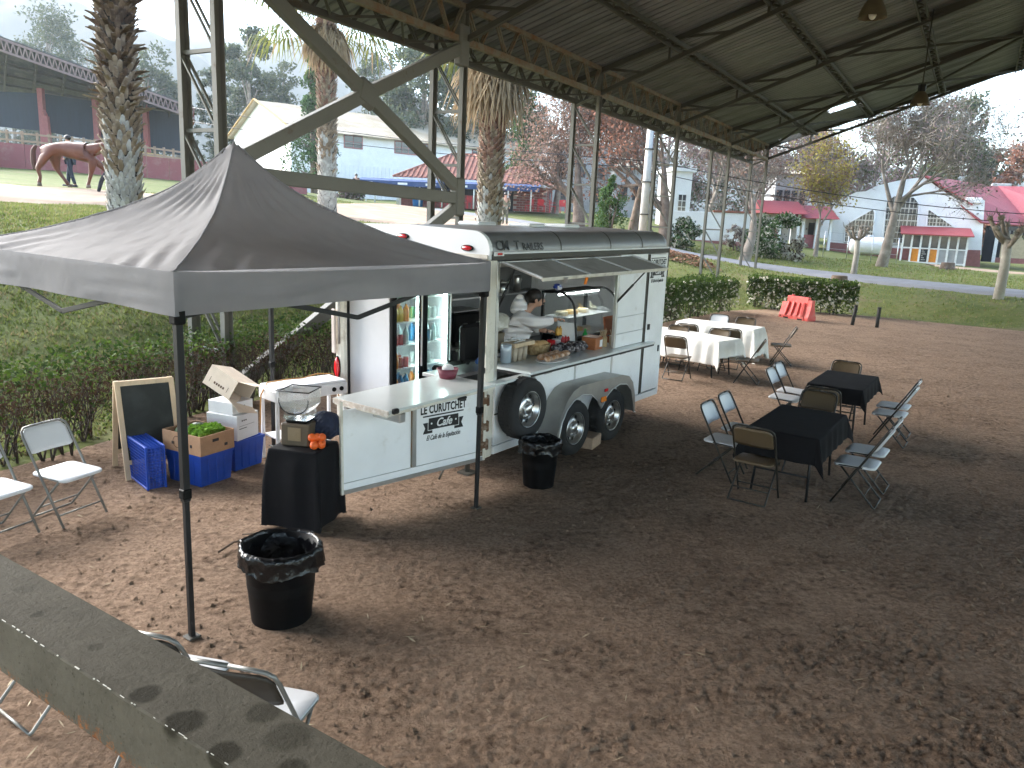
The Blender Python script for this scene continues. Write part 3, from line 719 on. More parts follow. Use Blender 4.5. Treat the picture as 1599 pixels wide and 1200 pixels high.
part('front_wall', WP, trailer, slab(4.06, 4.10, .0, 2.35, .30, 2.40))
part('corner_post', CP_, trailer, slab(-.006, .125, -.006, .13, .25, 2.37, .02))
part('corner_post', CP_, trailer, slab(-.006, .10, 2.22, 2.36, .27, 2.37, .03))
part('corner_post', WP, trailer, slab(4.075, 4.115, -.01, .05, .30, 2.37, .01))
part('skirt_rail', WP, trailer, slab(.13, 4.10, -.012, .03, .27, .36, .006))
part('skirt_rail', K['steel_dark'], trailer, slab(.13, 4.07, .04, .10, .25, .40))
# side wall under the hatch: panels between channel strips
xs_ = [.13, .87, 1.75, 2.66, 3.52]
for a, b_ in zip(xs_[:-1], xs_[1:]): part('side_panel', WP, trailer, slab(a + .02, b_ - .02, 0, .03, .365, 1.075))
for a in xs_[1:]: part('channel_strip', K['alu'] if a < 3.5 else K['steel_dark'], trailer, slab(a - .018, a + .018, -.006, .028, .365, 1.07 if a < 3.5 else 2.33))
part('seam_trim', K['steel_dark'], trailer, slab(.15, .85, -.003, .01, .70, .72))
part('side_panel', WP, trailer, slab(2.74, 3.50, 0, .03, 1.12, 1.30), bev=.003); part('side_panel', WP, trailer, slab(2.74, 3.50, 0, .03, 1.306, 1.52)); part('side_panel', WP, trailer, slab(2.74, 3.50, 0, .03, 1.526, 2.34))
dr = part('side_door', WP, trailer, slab(3.56, 4.05, -.014, .025, .38, 2.33, .006))
part('door_handle', K['black_metal'], dr, slab(3.60, 3.66, -.03, -.012, 1.28, 1.36)); part('door_lock', K['black_metal'], dr, slab(3.98, 4.01, -.028, -.012, .93, 1.02))
part('door_trim', K['steel_dark'], dr, slab(3.552, 3.558, -.012, .02, .38, 2.33, .001))
# serving hatch frame, counter and the raised flap
part('hatch_frame', K['alu'], trailer, slab(.127, .17, .0, .045, 1.08, 2.33)); part('hatch_frame', K['alu'], trailer, slab(2.69, 2.735, .0, .045, 1.12, 2.33)); part('hatch_frame', K['alu'], trailer, slab(.17, 2.69, .002, .045, 2.27, 2.33))
K['counter'] = mat('counter_laminate', (.66, .69, .68), .18, var=.03, spec=.6)
ct = part('counter', K['counter'], trailer, slab(.64, 3.68, -.12, .56, 1.085, 1.115, .006)); part('counter_edge', K['black_metal'], ct, slab(.655, 3.665, -.113, -.095, 1.06, 1.083), slab(.64, .66, -.10, .5, 1.055, 1.083))
part('counter_bracket', K['alu'], ct, slab(.66, .74, -.11, .0, 1.02, 1.054))
for a in (1.05, 1.95, 2.85): part('hinge_bracket', K['alu'], ct, slab(a, a + .14, -.03, -.004, 1.02, 1.05))
K['flap'] = dirtymat('flap_skin', (.46, .43, .40), (.30, .27, .24), .5, .1, 2.0, (.5, .75), .03)
fl = sub('hatch_flap', trailer, (0, -.012, 2.315)); fl.rotation_euler = (R(14), 0, 0)
# flap local: -y is outwards
o = part('flap_panel', K['flap'], fl, slab(.17, 3.02, -.52, 0, -.008, .006)); 
for a in (.185, 1.1, 2.05, 3.0): part('flap_rib', K['white_plastic'], fl, slab(a - .016, a + .016, -.515, -.005, .007, .024))
part('flap_lip', CP_, fl, slab(.17, 3.02, -.535, -.521, -.02, .02))
part('latch', K['alu'], fl, slab(.55, .62, -.545, -.536, -.05, .01)); part('latch', K['orange_lens'], fl, slab(.98, 1.03, -.55, -.537, -.09, -.01))
for x_ in (.2, 2.66):
    m = MB(); a, b2 = (V(.21, -.16, 2.27), V(.185, .02, 1.86)) if x_ < 1 else (V(2.92, -.34, 2.22), V(2.71, .02, 1.72)); m.tube([a, (a + b2) / 2], .009, 8); m.tube([(a + b2) / 2, b2], .015, 8); m.build('gas_strut', K['black_metal'], trailer)
# roof
rp = [(-.012, 2.40), (-.012, 2.44)] + [(.20 - .212 * math.cos(a), 2.44 + .19 * math.sin(a)) for a in np.linspace(.1, PI / 2, 8)] + [(1.175, 2.655)]
rp = rp + [(2.35 - y, z) for y, z in rp[::-1][1:]]
m = MB(); n = len(rp); X0, X1 = .0, 4.10; nx = 4
rings = []
for x_, sc in ((0.0, 1), (3.98, 1), (4.07, .985), (4.115, .95)):
    rings.append([(x_, 1.175 + (y - 1.175) * (1 if sc == 1 else sc), 2.38 + (z - 2.38) * (1 if sc == 1 else (sc - .55) / .45)) for y, z in rp])
for a, b2 in zip(rings[:-1], rings[1:]): m.add(list(a) + list(b2), [(i, i + 1, n + i + 1, n + i) for i in range(n - 1)], 0, True)
m.add(rings[-1], [tuple(range(n))], 0)
m.build('roof', K['grey_roof'], trailer)
for x_ in (1.28, 2.42, 3.28):
    m = MB(); m.add([(x_ - .012, 1.175 + (y - 1.175) * 1.002, 2.38 + (z - 2.38) * 1.02 + .003) for y, z in rp] + [(x_ + .012, 1.175 + (y - 1.175) * 1.002, 2.38 + (z - 2.38) * 1.02 + .003) for y, z in rp], [(i, i + 1, n + i + 1, n + i) for i in range(n - 1)], 0, True); m.build('roof_seam', K['steel_dark'], trailer)
hd = [(y, z + .004) for y, z in rp]
T = Matrix(((0, 0, 1, -.035), (1, 0, 0, 0), (0, 1, 0, 0), (0, 0, 0, 1)))
m = MB(); m.prism([(2.362, 2.355), (-.014, 2.355)][::-1] + hd[::-1], .05, T); m.build('rear_header', WP, trailer)
part('header_trim', CP_, trailer, slab(-.05, -.036, 0.0, 2.35, 2.36, 2.40, .004))
part('drip_rail', K['white_plastic'], trailer, slab(.02, 4.10, -.028, -.013, 2.405, 2.425, .003)); part('drip_rail', K['steel_dark'], trailer, slab(.0, 4.11, -.024, .0, 2.345, 2.404, .003))
for y_, z_ in ((.27, 2.455), (1.175, 2.53), (2.08, 2.455)):
    ml = sub('marker_light', trailer, (-.036, y_, z_)); 
    m = MB(); m.lathe([(.052, 0), (.052, .014), (.044, .018)], 20, (0, 0, 0), rot=Matrix.Rotation(-PI / 2, 3, 'Y'), sq=(.62, 1.55)); m.build('bezel', K['black_plastic'], ml)
    m = MB(); m.lathe([(.041, .012), (.040, .022), (.03, .03), (0.001, .032)], 20, rot=Matrix.Rotation(-PI / 2, 3, 'Y'), sq=(.6, 1.6)); m.build('lens', K['red_lens'], ml)
ml = sub('side_light', trailer, (.06, -.03, 2.41)); part('bezel', K['white_plastic'], ml, slab(-.05, .12, -.008, 0, -.022, .022)); part('lens', K['red_lens'], ml, slab(.0, .08, -.02, -.009, -.012, .012, .008))
for z_ in (.80,):
    tl = sub('tail_light', trailer, (-.014, 2.30, .905)); m = MB(); m.lathe([(.05, 0), (.05, .012), (.04, .026), (.001, .03)], 20, rot=Matrix.Rotation(-PI / 2, 3, 'Y'), sq=(2.55, .85)); m.build('lens', K['red_lens'], tl); 
    m = MB(); m.lathe([(.058, -.004), (.058, .006)], 20, rot=Matrix.Rotation(-PI / 2, 3, 'Y'), sq=(2.45, .9)); m.build('bezel', K['black_plastic'], tl)
part('side_marker', K['orange_lens'], trailer, slab(.02, .09, 2.352, 2.378, 1.37, 1.43, .008))
m = MB(); pts = [(-.03, .06 + .035 * math.cos(a), 1.84 + .14 * (math.sin(a) if abs(math.sin(a)) < .7 else math.copysign(.7 + .3 * (abs(math.sin(a)) - .7), math.sin(a)))) for a in np.linspace(0, 2 * PI, 25)]
m.tube(pts, .008, 6, cap=False); m.build('grab_handle', K['black_metal'], trailer)
part('post_bracket', K['black_metal'], trailer, slab(-.03, -.007, .03, .09, 1.40, 1.47), slab(-.025, -.007, .02, .06, 1.18, 1.24)); 
m = MB(); m.tube([(-.02, 2.26, 2.2), (-.02, 2.26, 1.2)], .012, 6); m.build('lock_rod', K['alu'], trailer)
part('rag', mat('dirty_rag', (.55, .47, .42), .9, bump=.3, bs=25), trailer, slab(-.05, -.02, 2.30, 2.37, 1.08, 1.62, .012))
for x_, y_ in ((1.42, 1.3), (1.95, .9), (2.55, .75)): part('roof_vent', WP, trailer, slab(x_, x_ + .36, y_, y_ + .36, 2.64, 2.695, .02))
# rear doors: the lower half swung out to carry the rear counter
DA = math.atan2(.30, -1.6); rd = sub('rear_door', trailer, (0, -.012, 0), DA)   # local +x away from the hinge; local +y faces the viewer
part('door_panel', WP, rd, slab(.03, 1.74, -.03, 0, .25, 1.045, .008)); 
part('door_stile', K['cream_paint'], rd, slab(.02, .05, -.005, .018, .25, 1.03), slab(1.722, 1.748, -.02, .015, .25, 1.13)); part('door_stile', K['alu'], rd, slab(.05, 1.72, .001, .014, .25, .29, .003)); part('door_stile', K['alu'], rd, slab(.92, .965, .001, .022, .36, 1.04, .003)); part('door_stile', K['steel_rust'], rd, slab(.955, .975, .001, .012, .36, 1.04, .002))
part('door_stile', K['alu'], rd, slab(.05, 1.72, .001, .012, .355, .359, .001))
K['rust'] = mat('rusty_hinge', (.12, .06, .03), .8, col2=(.26, .20, .15), vs=18, bump=.2)
for z_ in (.38, .58, .86): part('hinge', K['rust'], rd, slab(.0, .12, .002, .02, z_, z_ + .08), slab(-.02, .02, -.01, .03, z_ - .02, z_ + .1, .012))
part('hinge_rail', K['rust'], rd, slab(.05, .13, .0015, .01, .30, 1.04))
rc = part('rear_counter', K['counter'], trailer, slab(-1.53, -.01, -.12, .60, 1.062, 1.09, .005), slab(.0, .63, -.12, .0, 1.062, 1.09, .005)); part('counter_edge', mat('worn_plywood_edge', (.55, .47, .40), .7, col2=(.75, .70, .66), vs=25), rc, slab(-1.552, -1.532, -.12, .60, 1.04, 1.088)); part('counter_rail', CP_, rc, slab(-1.50, -.0, -.115, -.09, 1.035, 1.06), slab(-1.55, -1.5, -.115, .58, 1.03, 1.058)); part('counter_latch', K['black_metal'], rc, slab(-1.5, -1.42, -.15, -.10, 1.05, 1.10, .015)); part('counter_latch', K['black_metal'], rc, slab(-.62, -.48, -.14, -.12, 1.02, 1.05, .01)); part('counter_latch', K['black_metal'], rc, slab(.28, .46, -.14, -.12, 1.0, 1.05, .012))
part('counter_bracket', K['alu'], rc, slab(-1.38, -1.30, -.1, .3, .94, 1.03, .01))
def lettering(parent, txt, loc, size, m, face=-1, sx=1.0, shear=0.0, off=0.0, sp=1.0, rot=None, align='CENTER', name='lettering'):
    c = bpy.data.curves.new(name, 'FONT'); c.body = txt; c.size = size; c.extrude = .0012; c.align_x = align; c.align_y = 'CENTER'; c.shear = shear; c.offset = off; c.space_character = sp; c.resolution_u = 3
    to = bpy.data.objects.new('t', c); COL.objects.link(to); me = bpy.data.meshes.new_from_object(to); me.name = name; bpy.data.objects.remove(to); bpy.data.curves.remove(c)
    me.materials.clear(); me.materials.append(m); o = bpy.data.objects.new(name, me); COL.objects.link(o); o.parent = parent; o.location = loc
    o.rotation_euler = rot if rot else (PI / 2, 0, 0); o.scale = (sx, 1, 1); return o
def cafe_logo(parent, cx, cz, wd, y, flip):
    """the cafe's printed sign: name between two bars, a ribbon and a hand-written line. flip: text seen from local +y"""
    s = wd / .56; rot = (PI / 2, 0, PI) if flip else (PI / 2, 0, 0); d = 1 if flip else -1; sg = -1 if flip else 1
    f = lambda v: cx + sg * v * s
    ink, wh = K['ink'], K['white_plastic']
    for z_ in (.225, .085): part('sign_bar', ink, parent, slab(min(f(-.275), f(.275)), max(f(-.275), f(.275)), min(y, y + d * .002), max(y, y + d * .002), cz + (z_ - .007) * s, cz + (z_ + .007) * s, 0))
    lettering(parent, 'LE CURUTCHET', (cx, y + d * .0015, cz + .152 * s), .125 * s, ink, sx=.66, off=.0038 * s, sp=1.06, rot=rot)
    # ribbon: middle band and two swallow tails
    def flat(name, pts, m, dy):
        n = len(pts); mb = MB(); a = [(f(p[0]), y + d * dy, cz + p[1] * s) for p in pts]; b2 = [(f(p[0]), y + d * (dy + .0015), cz + p[1] * s) for p in pts]
        mb.add(a + b2, [tuple(range(n)), tuple(range(n, 2 * n))[::-1]] + [(i, (i + 1) % n, n + (i + 1) % n, n + i) for i in range(n)]); return mb.build(name, m, parent)
    for e in (-1, 1):
        flat('ribbon_tail', [(e * .15, .015), (e * .275, .015), (e * .245, -.045), (e * .275, -.105), (e * .15, -.105)], ink, .0005)
        flat('ribbon_line', [(e * .150, -.075), (e * .212, -.075), (e * .212, .035), (e * .206, .035), (e * .206, -.069), (e * .150, -.069)], wh, .0022)
    flat('ribbon', [(-.20, -.065), (.20, -.065), (.20, .06), (-.20, .06)], ink, .0030)
    lettering(parent, 'Cafe', (cx, y + d * .0060, cz - .004 * s), .125 * s, wh, shear=.35, off=.0022 * s, rot=rot, sx=.92)
    for e in (-1, 1): flat('dot', [(e * .165 + .011 * math.cos(a), .0 + .011 * math.sin(a)) for a in np.linspace(0, 2 * PI, 13)[:-1]], wh, .0050)
    lettering(parent, 'El Café de la Equitación', (cx, y + d * .0015, cz - .158 * s), .078 * s, ink, sx=.62, shear=.45, off=.0005, rot=rot)
cafe_logo(rd, .575, .765, .52, .001, True)
cafe_logo(dr, 3.80, 2.09, .46, -.0145, False)
lettering(trailer, 'CM', (.18, -.012, 2.488), .15, mat('trailer_letters', (.035, .035, .035), .5), rot=(R(72), 0, 0), off=.001)
lettering(trailer, 'T', (.43, -.012, 2.485), .15, bpy.data.materials['trailer_letters'], rot=(R(72), 0, 0), off=.001)
lettering(trailer, 'RAILERS', (.72, -.014, 2.473), .115, bpy.data.materials['trailer_letters'], rot=(R(72), 0, 0), off=.001, sx=.95)
# wheels
def wheel(parent, loc, out=.0, name='wheel'):
    w_ = sub(name, parent, loc)
    rx = Matrix.Rotation(PI / 2, 3, 'X')      # lathe axis z -> -y (towards the viewer)
    m = MB(); prof = [(.19, -.09), (.225, -.105), (.29, -.108), (.325, -.095), (.338, -.06), (.34, 0), (.338, .06), (.325, .095), (.29, .108), (.225, .105), (.19, .09)]
    m.lathe(prof, 40, rot=rx, cap=False)
    for k in range(44):
        a = 2 * PI * k / 44; c_, s_ = math.cos(a), math.sin(a)
        for e in (-1, 1): m.box((.3385 * c_, e * .034 + (.008 if k % 2 else -.008), .3385 * s_), (.009, .045, .026), 0, Matrix.Rotation(-a, 3, 'Y'))
    m.build('tyre', K['rubber'], w_)
    m = MB(); m.lathe([(.192, .098), (.198, .104), (.196, .088), (.172, .06), (.160, .02), (.15, .022), (.120, .050), (.085, .062), (.065, .060), (.06, .055)], 40, rot=rx, cap=False); m.lathe([(.19, -.09), (.17, .0), (.17, .02)], 24, rot=rx, cap=False); m.build('rim', K['chrome'], w_)
    m = MB(); m.lathe([(.062, .04), (.060, .085), (.045, .10), (.001, .102)], 20, rot=rx); m.build('hub_cap', K['chrome'], w_)
    m = MB()
    for k in range(8):
        a = 2 * PI * k / 8 + .2; m.lathe([(.030, .004), (.027, .007)], 12, (.137 * math.cos(a), -.040, .137 * math.sin(a)), rot=rx)
    o = m.build('rim_slots', K['black_metal'], w_); o['kind'] = 'stuff'
    m = MB()
    for k in range(5):
        a = 2 * PI * k / 5 + .4; m.lathe([(.010, .05), (.009, .074), (.004, .078)], 6, (.088 * math.cos(a), 0, .088 * math.sin(a)), rot=rx)
    o = m.build('wheel_nuts', K['alu'], w_); o['kind'] = 'stuff'
    return w_
for x_ in (1.51, 2.42): wheel(trailer, (x_, -.10, .335 - .014 * x_)); wheel(trailer, (x_, 2.45, .335 - .014 * x_))
sw = wheel(trailer, (.46, -.145, .755), name='spare_wheel'); part('wheel_carrier', K['steel_dark'], trailer, slab(.42, .50, -.06, .0, .70, .80))
# fender: flat-topped double arch
def fender(yo, yi):
    m = MB(); X = lambda x_: x_
    out = [(.93, .22), (.96, .32), (1.05, .55), (1.17, .73), (1.30, .82), (1.45, .86), (2.48, .84), (2.66, .80), (2.78, .70), (2.86, .52), (2.90, .28)]
    n = len(out)
    m.add([(x_, yi, z_) for x_, z_ in out] + [(x_, yo, z_) for x_, z_ in out], [(i, i + 1, n + i + 1, n + i) for i in range(n - 1)], 0, True)
    inn = [(1.0, .24), (1.07, .48), (1.17, .62), (1.32, .71), (1.51, .745), (1.70, .71), (1.85, .62), (1.93, .52), (1.965, .49), (2.0, .52), (2.08, .62), (2.23, .70), (2.42, .73), (2.60, .70), (2.73, .60), (2.81, .42), (2.83, .30)]
    to = np.linspace(0, 1, 60); arr = lambda P: np.stack([np.interp(to, np.linspace(0, 1, len(P)), [p[k] for p in P]) for k in (0, 1)], -1)
    # side face between outer outline and arches: match by x
    xs2 = np.linspace(.93, 2.90, 70); zo = np.interp(xs2, [p[0] for p in out], [p[1] for p in out]); zi = np.interp(xs2, [p[0] for p in inn], [p[1] for p in inn], left=.22, right=.28); zi = np.minimum(zi, zo - .012)
    k = len(xs2); m.add([(a, yo, b2) for a, b2 in zip(xs2, zo)] + [(a, yo, b2) for a, b2 in zip(xs2, zi)], [(i, i + 1, k + i + 1, k + i) for i in range(k - 1)])
    o = m.build('fender', mat('fender_sheet', (.34, .33, .31), .38, .6, var=.12, vs=4), trailer)
    mm_ = MB(); mm_.tube([(a, yo - .003, b2) for a, b2 in zip(xs2, zi)], .007, 5); mm_.build('fender_lip', K['alu'], o)
    part('reflector', K['red_lens'], o, slab(2.02, 2.10, yo - .012, yo - .002, .69, .73)); part('reflector', K['orange_lens'], o, slab(1.94, 2.06, yo - .02, yo - .002, .57, .64, .008))
fender(-.275, -.004)
part('chassis_rail', K['steel_dark'], trailer, slab(.1, 4.6, .25, .33, .28, .40), slab(.1, 4.6, 2.0, 2.08, .28, .40)); part('chassis_crossbar', K['steel_dark'], trailer, *[slab(x_, x_ + .06, .3, 2.05, .30, .38) for x_ in (.2, 1.2, 2.2, 3.2, 4.0)])
part('axle', K['steel_dark'], trailer, *[slab(x_ - .04, x_ + .04, 0, 2.4, .27, .35) for x_ in (1.51, 2.42)])
m = MB(); m.tube([(-.1, .25, .30), (-.25, .28, .25), (-.32, .32, .1), (-.34, .34, .03)], .012, 6); m.build('drain_hose', K['steel_dark'], trailer)
m = MB(); m.tube([(.08, .3, .4), (.08, .3, .02)], .03, 8); m.box((.08, .3, .012), (.16, .16, .02)); m.build('stabiliser_jack', K['steel_dark'], trailer)
wc = part('x', mat('timber_block', (.38, .27, .2), .85, vs=20), None, slab(-.16, .16, -.11, .11, 0, .15, .01)); wc.name = 'wheel_chock'; wc.location = tw(1.98, -.12, .0) ; wc.location.z = 0; wc.rotation_euler = (0, 0, TYAW + .2); tag(wc, 'pale timber block wedged between the two trailer wheels', 'block')

# ------------------------------------------------------------------ inside the trailer
part('worktop', K['alu'], trailer, slab(.9, 3.9, .565, .70, 1.07, 1.10)); part('worktop_front', K['tinside'], trailer, slab(.95, 3.9, .06, .09, .47, 1.05))
part('back_shelf', K['alu'], trailer, slab(1.5, 4.0, 2.0, 2.30, 1.62, 1.645)); part('back_worktop', K['alu'], trailer, slab(1.5, 4.0, 1.75, 2.30, 1.0, 1.04)); part('back_cabinet', K['tinside'], trailer, slab(1.55, 4.0, 1.80, 2.29, .47, .99))
m = MB(); m.box((4.045, 1.3, 2.0), (.02, .9, .5), bev=.004); m.build('wall_panel', K['white_plastic'], trailer)
# drinks fridge
fr = tthing('drinks_fridge', 'tall lit drinks fridge with two glass doors inside the trailer', 'fridge', .12, 1.55, .46)
FW, FD, FH = 1.05, .68, 1.82
part('cabinet', mat('fridge_side', (.56, .56, .58), .4, var=.03), fr, slab(0, .03, 0, FD, .0, FH, .006), slab(FW - .03, FW, 0, FD, 0, FH), slab(.03, FW - .03, FD - .03, FD, 0, FH), slab(.03, FW - .03, .03, FD - .03, 0, .16), slab(.03, FW - .03, .03, FD - .03, FH - .14, FH))
for x0 in (.0, FW / 2):
    d = part('door_frame', K['black_plastic'], fr, slab(x0 + .002, x0 + .075, -.05, -.004, .10, FH - .06), slab(x0 + FW / 2 - .05, x0 + FW / 2 - .002, -.05, -.004, .10, FH - .06), slab(x0 + .076, x0 + FW / 2 - .051, -.05, -.004, .10, .17), slab(x0 + .076, x0 + FW / 2 - .051, -.05, -.004, FH - .13, FH - .06))
    part('door_handle', K['alu'], d, slab(x0 + FW / 2 - .055, x0 + FW / 2 - .035, -.075, -.052, .5, 1.5, .006))
    part('glass_pane', K['glass'], d, slab(x0 + .076, x0 + FW / 2 - .051, -.03, -.024, .172, FH - .132, 0))
SH = [.165, .48, .76, 1.04, 1.32]
for z_ in SH: part('shelf', K['white_plastic'], fr, slab(.035, FW - .035, .04, FD - .035, z_ - .012, z_, .003))
m = MB(); m.tube([(FW - .055, .03, .25), (FW - .055, .03, FH - .2)], .014, 8); m.tube([(FW / 2 - .01, .05, .25), (FW / 2 - .01, .05, FH - .2)], .010, 8); m.build('light_tube', mat('fridge_tube', (.9, 1, .98), .3, emit=(.72, 1.0, .93), es=5.0), fr)
def bottle(name, r, h, cbody, ccap, label, cat, group, neck=True, capm=None):
    t = thing(name, label, cat, group=group)
    m = MB(); m.lathe([(r * .9, 0), (r, .01), (r, h * .62), (r * .85, h * .74), (r * .38, h * .86), (r * .34, h * .95)] if neck else [(r * .86, 0), (r, .008), (r, h * .93), (r * .85, h)], 12); m.build('bottle_body' if neck else 'can_body', cbody, t)
    m = MB(); m.lathe([(r * .42, h * .93), (r * .42, h)] if neck else [(r * .84, h), (r * .80, h * 1.004)], 10); m.build('cap' if neck else 'rim', ccap, t)
    return t
cm = lambda n, c: mat(n, c, .25, var=.08, spec=.6)
kinds = [('yellow juice bottle', (.75, .55, .04), .032, .2, True), ('red drinks can', (.5, .03, .04), .033, .125, False), ('green drinks can', (.08, .35, .14), .033, .14, False), ('orange juice bottle', (.8, .25, .02), .038, .22, True), ('blue water bottle', (.02, .25, .55), .04, .24, True), ('clear water bottle', (.45, .55, .55), .035, .22, True), ('pale drinks can', (.55, .62, .62), .033, .14, False)]
protos = []
for nm, c, r_, h_, nk in kinds:
    cap = cm(nm.replace(' ', '_') + '_cap', (.75, .75, .75) if nk else (.6, .6, .6)); protos.append((nm, bottle('bottle' if nk else 'drinks_can', r_, h_, cm(nm.replace(' ', '_'), c), cap, nm, 'bottle' if nk else 'can', 'drinks in the lit fridge', nk)))
used = set(); shelfname = ['bottom shelf', 'second shelf up', 'third shelf up', 'fourth shelf up', 'top shelf']
plan = [(0, .11, [3, 3, 4, 4]), (0, .60, [3, 0, 4, 4]), (1, .11, [3, 3, 1, 1]), (1, .60, [6, 6, 6]), (2, .11, [1, 1, 1, 5]), (2, .60, [4, 4, 6, 5]), (3, .11, [0, 0, 0, 3]), (3, .60, [2, 2, 6, 6]), (4, .11, [6, 5, 2, 2]), (4, .60, [2, 2, 6, 6])]
for si, x0, row in plan:
    for dep_i, yy_ in enumerate((.10, .24)):
        for k, ki in enumerate(row):
            nm, pr = protos[ki]; loc = tw(.12 + x0 + k * .088 + dep_i * .02, 1.55 + yy_, .46 + SH[si] + .001)
            lab = '%s on the %s of the drinks fridge, %s door' % (nm, shelfname[si], 'left' if x0 < .5 else 'right')
            if ki not in used: o = pr; o.location = loc; o['label'] = lab; used.add(ki)
            else: o = dup(pr, loc, 0, lab)
# kitchen things at the back
cmch = tthing('coffee_machine', 'black and steel coffee machine on the back worktop of the trailer', 'coffee machine', 1.9, 2.02, 1.041)
part('body', K['black_plastic'], cmch, slab(-.3, .3, -.2, .2, .03, .42, .02)); part('drip_tray', K['alu'], cmch, slab(-.28, .28, -.33, -.2, .0, .05)); part('cup_rail', K['alu'], cmch, slab(-.29, .29, -.18, .18, .44, .46))
for x_ in (-.14, .14): m = MB(); m.lathe([(.035, 0), (.035, .06)], 12, (x_, -.25, .24)); m.tube([(x_, -.27, .26), (x_, -.42, .25)], .012, 6); m.build('group_head', K['alu'], cmch)
pot = tthing('steel_pot', 'steel pot with lid on the shelf behind the server', 'pot', 3.05, 2.14, 1.646); m = MB(); m.lathe([(.10, 0), (.105, .01), (.105, .15)], 20); m.build('pot_body', K['chrome'], pot); m = MB(); m.lathe([(.108, .15), (.06, .175), (.012, .18), (.012, .20)], 20); m.build('lid', K['chrome'], pot)
pot = tthing('steel_jug', 'tall steel jug on the shelf behind the server', 'jug', 3.42, 2.14, 1.646); m = MB(); m.lathe([(.06, 0), (.06, .2), (.05, .24)], 16); m.build('jug_body', K['chrome'], pot); m = MB(); m.tube([(.06, 0, .2), (.12, 0, .17), (.06, 0, .06)], .008, 6); m.build('handle', K['chrome'], pot)
bx_ = tthing('cardboard_box', 'brown cardboard box behind the server, under the plastic bags', 'box', 1.55, 1.15, 1.12, .2); part('box_body', mat('dim_cardboard', (.20, .16, .11), .9), bx_, slab(-.2, .2, -.15, .15, 0, .2)); part('box_label', K['paper'], bx_, slab(.05, .13, -.152, -.1505, .05, .15, 0)); 
stl = tthing('storage_rack', 'dark metal rack inside the trailer holding a box and bags', 'rack', 1.45, 1.15, .46); part('rack_shelf', K['steel_dark'], stl, slab(-.32, .45, -.2, .25, .62, .655)); 
for x_ in (-.28, .41):
    for y_ in (-.17, .22): part('leg', K['steel_dark'], stl, slab(x_ - .015, x_ + .015, y_ - .015, y_ + .015, 0, .62))
def crumple(name, label, cat, p, r, m_, seed, sq=(1, 1, .7), rz=0, mats=None):
    nn = 28; u = np.linspace(0, 2 * PI, nn + 1); v_ = np.linspace(-PI / 2, PI / 2, 18); U, V2 = np.meshgrid(u, v_)
    x_, y_, z_ = np.cos(U) * np.cos(V2), np.sin(U) * np.cos(V2), np.sin(V2)
    d = 1 + .55 * fbm(x_ * 2.2 + z_ * 1.7 + seed, y_ * 2.2 - z_ + 9, 4, seed) + .25 * np.abs(fbm(x_ * 6 + seed, y_ * 6 + z_ * 6, 3, seed + 4))
    d[:, -1] = d[:, 0]
    P = np.stack([x_ * d * r * sq[0], y_ * d * r * sq[1], z_ * d * r * sq[2]], -1); P[..., 2] -= P[..., 2].min()
    o = grid_mesh(name, P, m_, None, False); o.location = p; o.rotation_euler = (0, 0, rz); return tag(o, label, cat)
K['bagp'] = mat('clear_plastic_bag', (.55, .52, .45), .25, col2=(.75, .73, .68), vs=9, spec=.6)
crumple('plastic_bag', 'pale crumpled plastic bag on top of the box behind the server', 'bag', tw(1.60, 1.12, 1.325), .17, K['bagp'], 3)
crumple('plastic_bag', 'olive crumpled bag beside the left hatch post', 'bag', tw(1.27, 1.2, 1.12), .14, mat('olive_bag', (.16, .14, .08), .5), 5)
jg = bottle('water_jug', .07, .3, cm('blue_jug', (.06, .16, .5)), K['white_plastic'], 'blue plastic bottle beside the left hatch post inside the trailer', 'bottle', None); jg.location = tw(1.08, .95, 1.0)
part('side_ledge', K['alu'], trailer, slab(.2, 1.25, .72, 1.1, .955, .995))
chr_ = tthing('office_chair', 'black padded chair back behind the rear counter', 'chair', .95, .98, .46)
m = MB()
bk = [(x_, .04 * (1 - (x_ / .25) ** 2), z_) for x_ in (-.25,) for z_ in (0,)]
m.box((0, 0, .82), (.46, .09, .46), bev=.04); m.build('backrest', K['black_plastic'], chr_); part('seat', K['black_plastic'], chr_, slab(-.24, .24, .0, .46, .42, .5, .03)); m = MB(); m.tube([(0, .22, .42), (0, .22, .05)], .03, 8); m.tube([(0, .04, .6), (0, .1, .45)], .02, 6); m.build('stem', K['black_metal'], chr_)
m = MB(); 
for k in range(5): a = 2 * PI * k / 5; m.tube([(0, .22, .08), (.26 * math.cos(a), .22 + .26 * math.sin(a), .03)], .02, 6)
m.build('base', K['black_metal'], chr_)
# glass cake display
dc = tthing('cake_display', 'curved glass cake display case lit inside on the serving counter', 'display case', 2.38, .40, 1.118)
prof = [(.55, 0), (.55, .68), (.30, .70)] + [(.30 - .26 * math.sin(a) , .44 + .26 * math.cos(a)) for a in np.linspace(.12, 1.25, 7)] + [(.0, .13), (.0, 0)]
part('base', K['black_plastic'], dc, slab(0, 1.15, .0, .55, 0, .12, .01))
for x_ in (.012, 1.138):
    m = MB(); m.tube([(x_, y_, z_) for y_, z_ in prof], .016, 8); m.build('end_frame', K['black_metal'], dc)
T = Matrix(((0, 0, 1, .008), (1, 0, 0, 0), (0, 1, 0, 0), (0, 0, 0, 1)))
m = MB(); m.prism([(y_, z_) for y_, z_ in prof if z_ > .1] + [(.55, .125)], .005, T); m.build('end_glass', K['glass'], dc)
m = MB(); pp = [(y_, z_) for y_, z_ in prof[2:-1]]; n = len(pp); m.add([(.02, y_, z_) for y_, z_ in pp] + [(1.13, y_, z_) for y_, z_ in pp], [(i, i + 1, n + i + 1, n + i) for i in range(n - 1)], 0, True); m.build('curved_glass', K['glass'], dc)
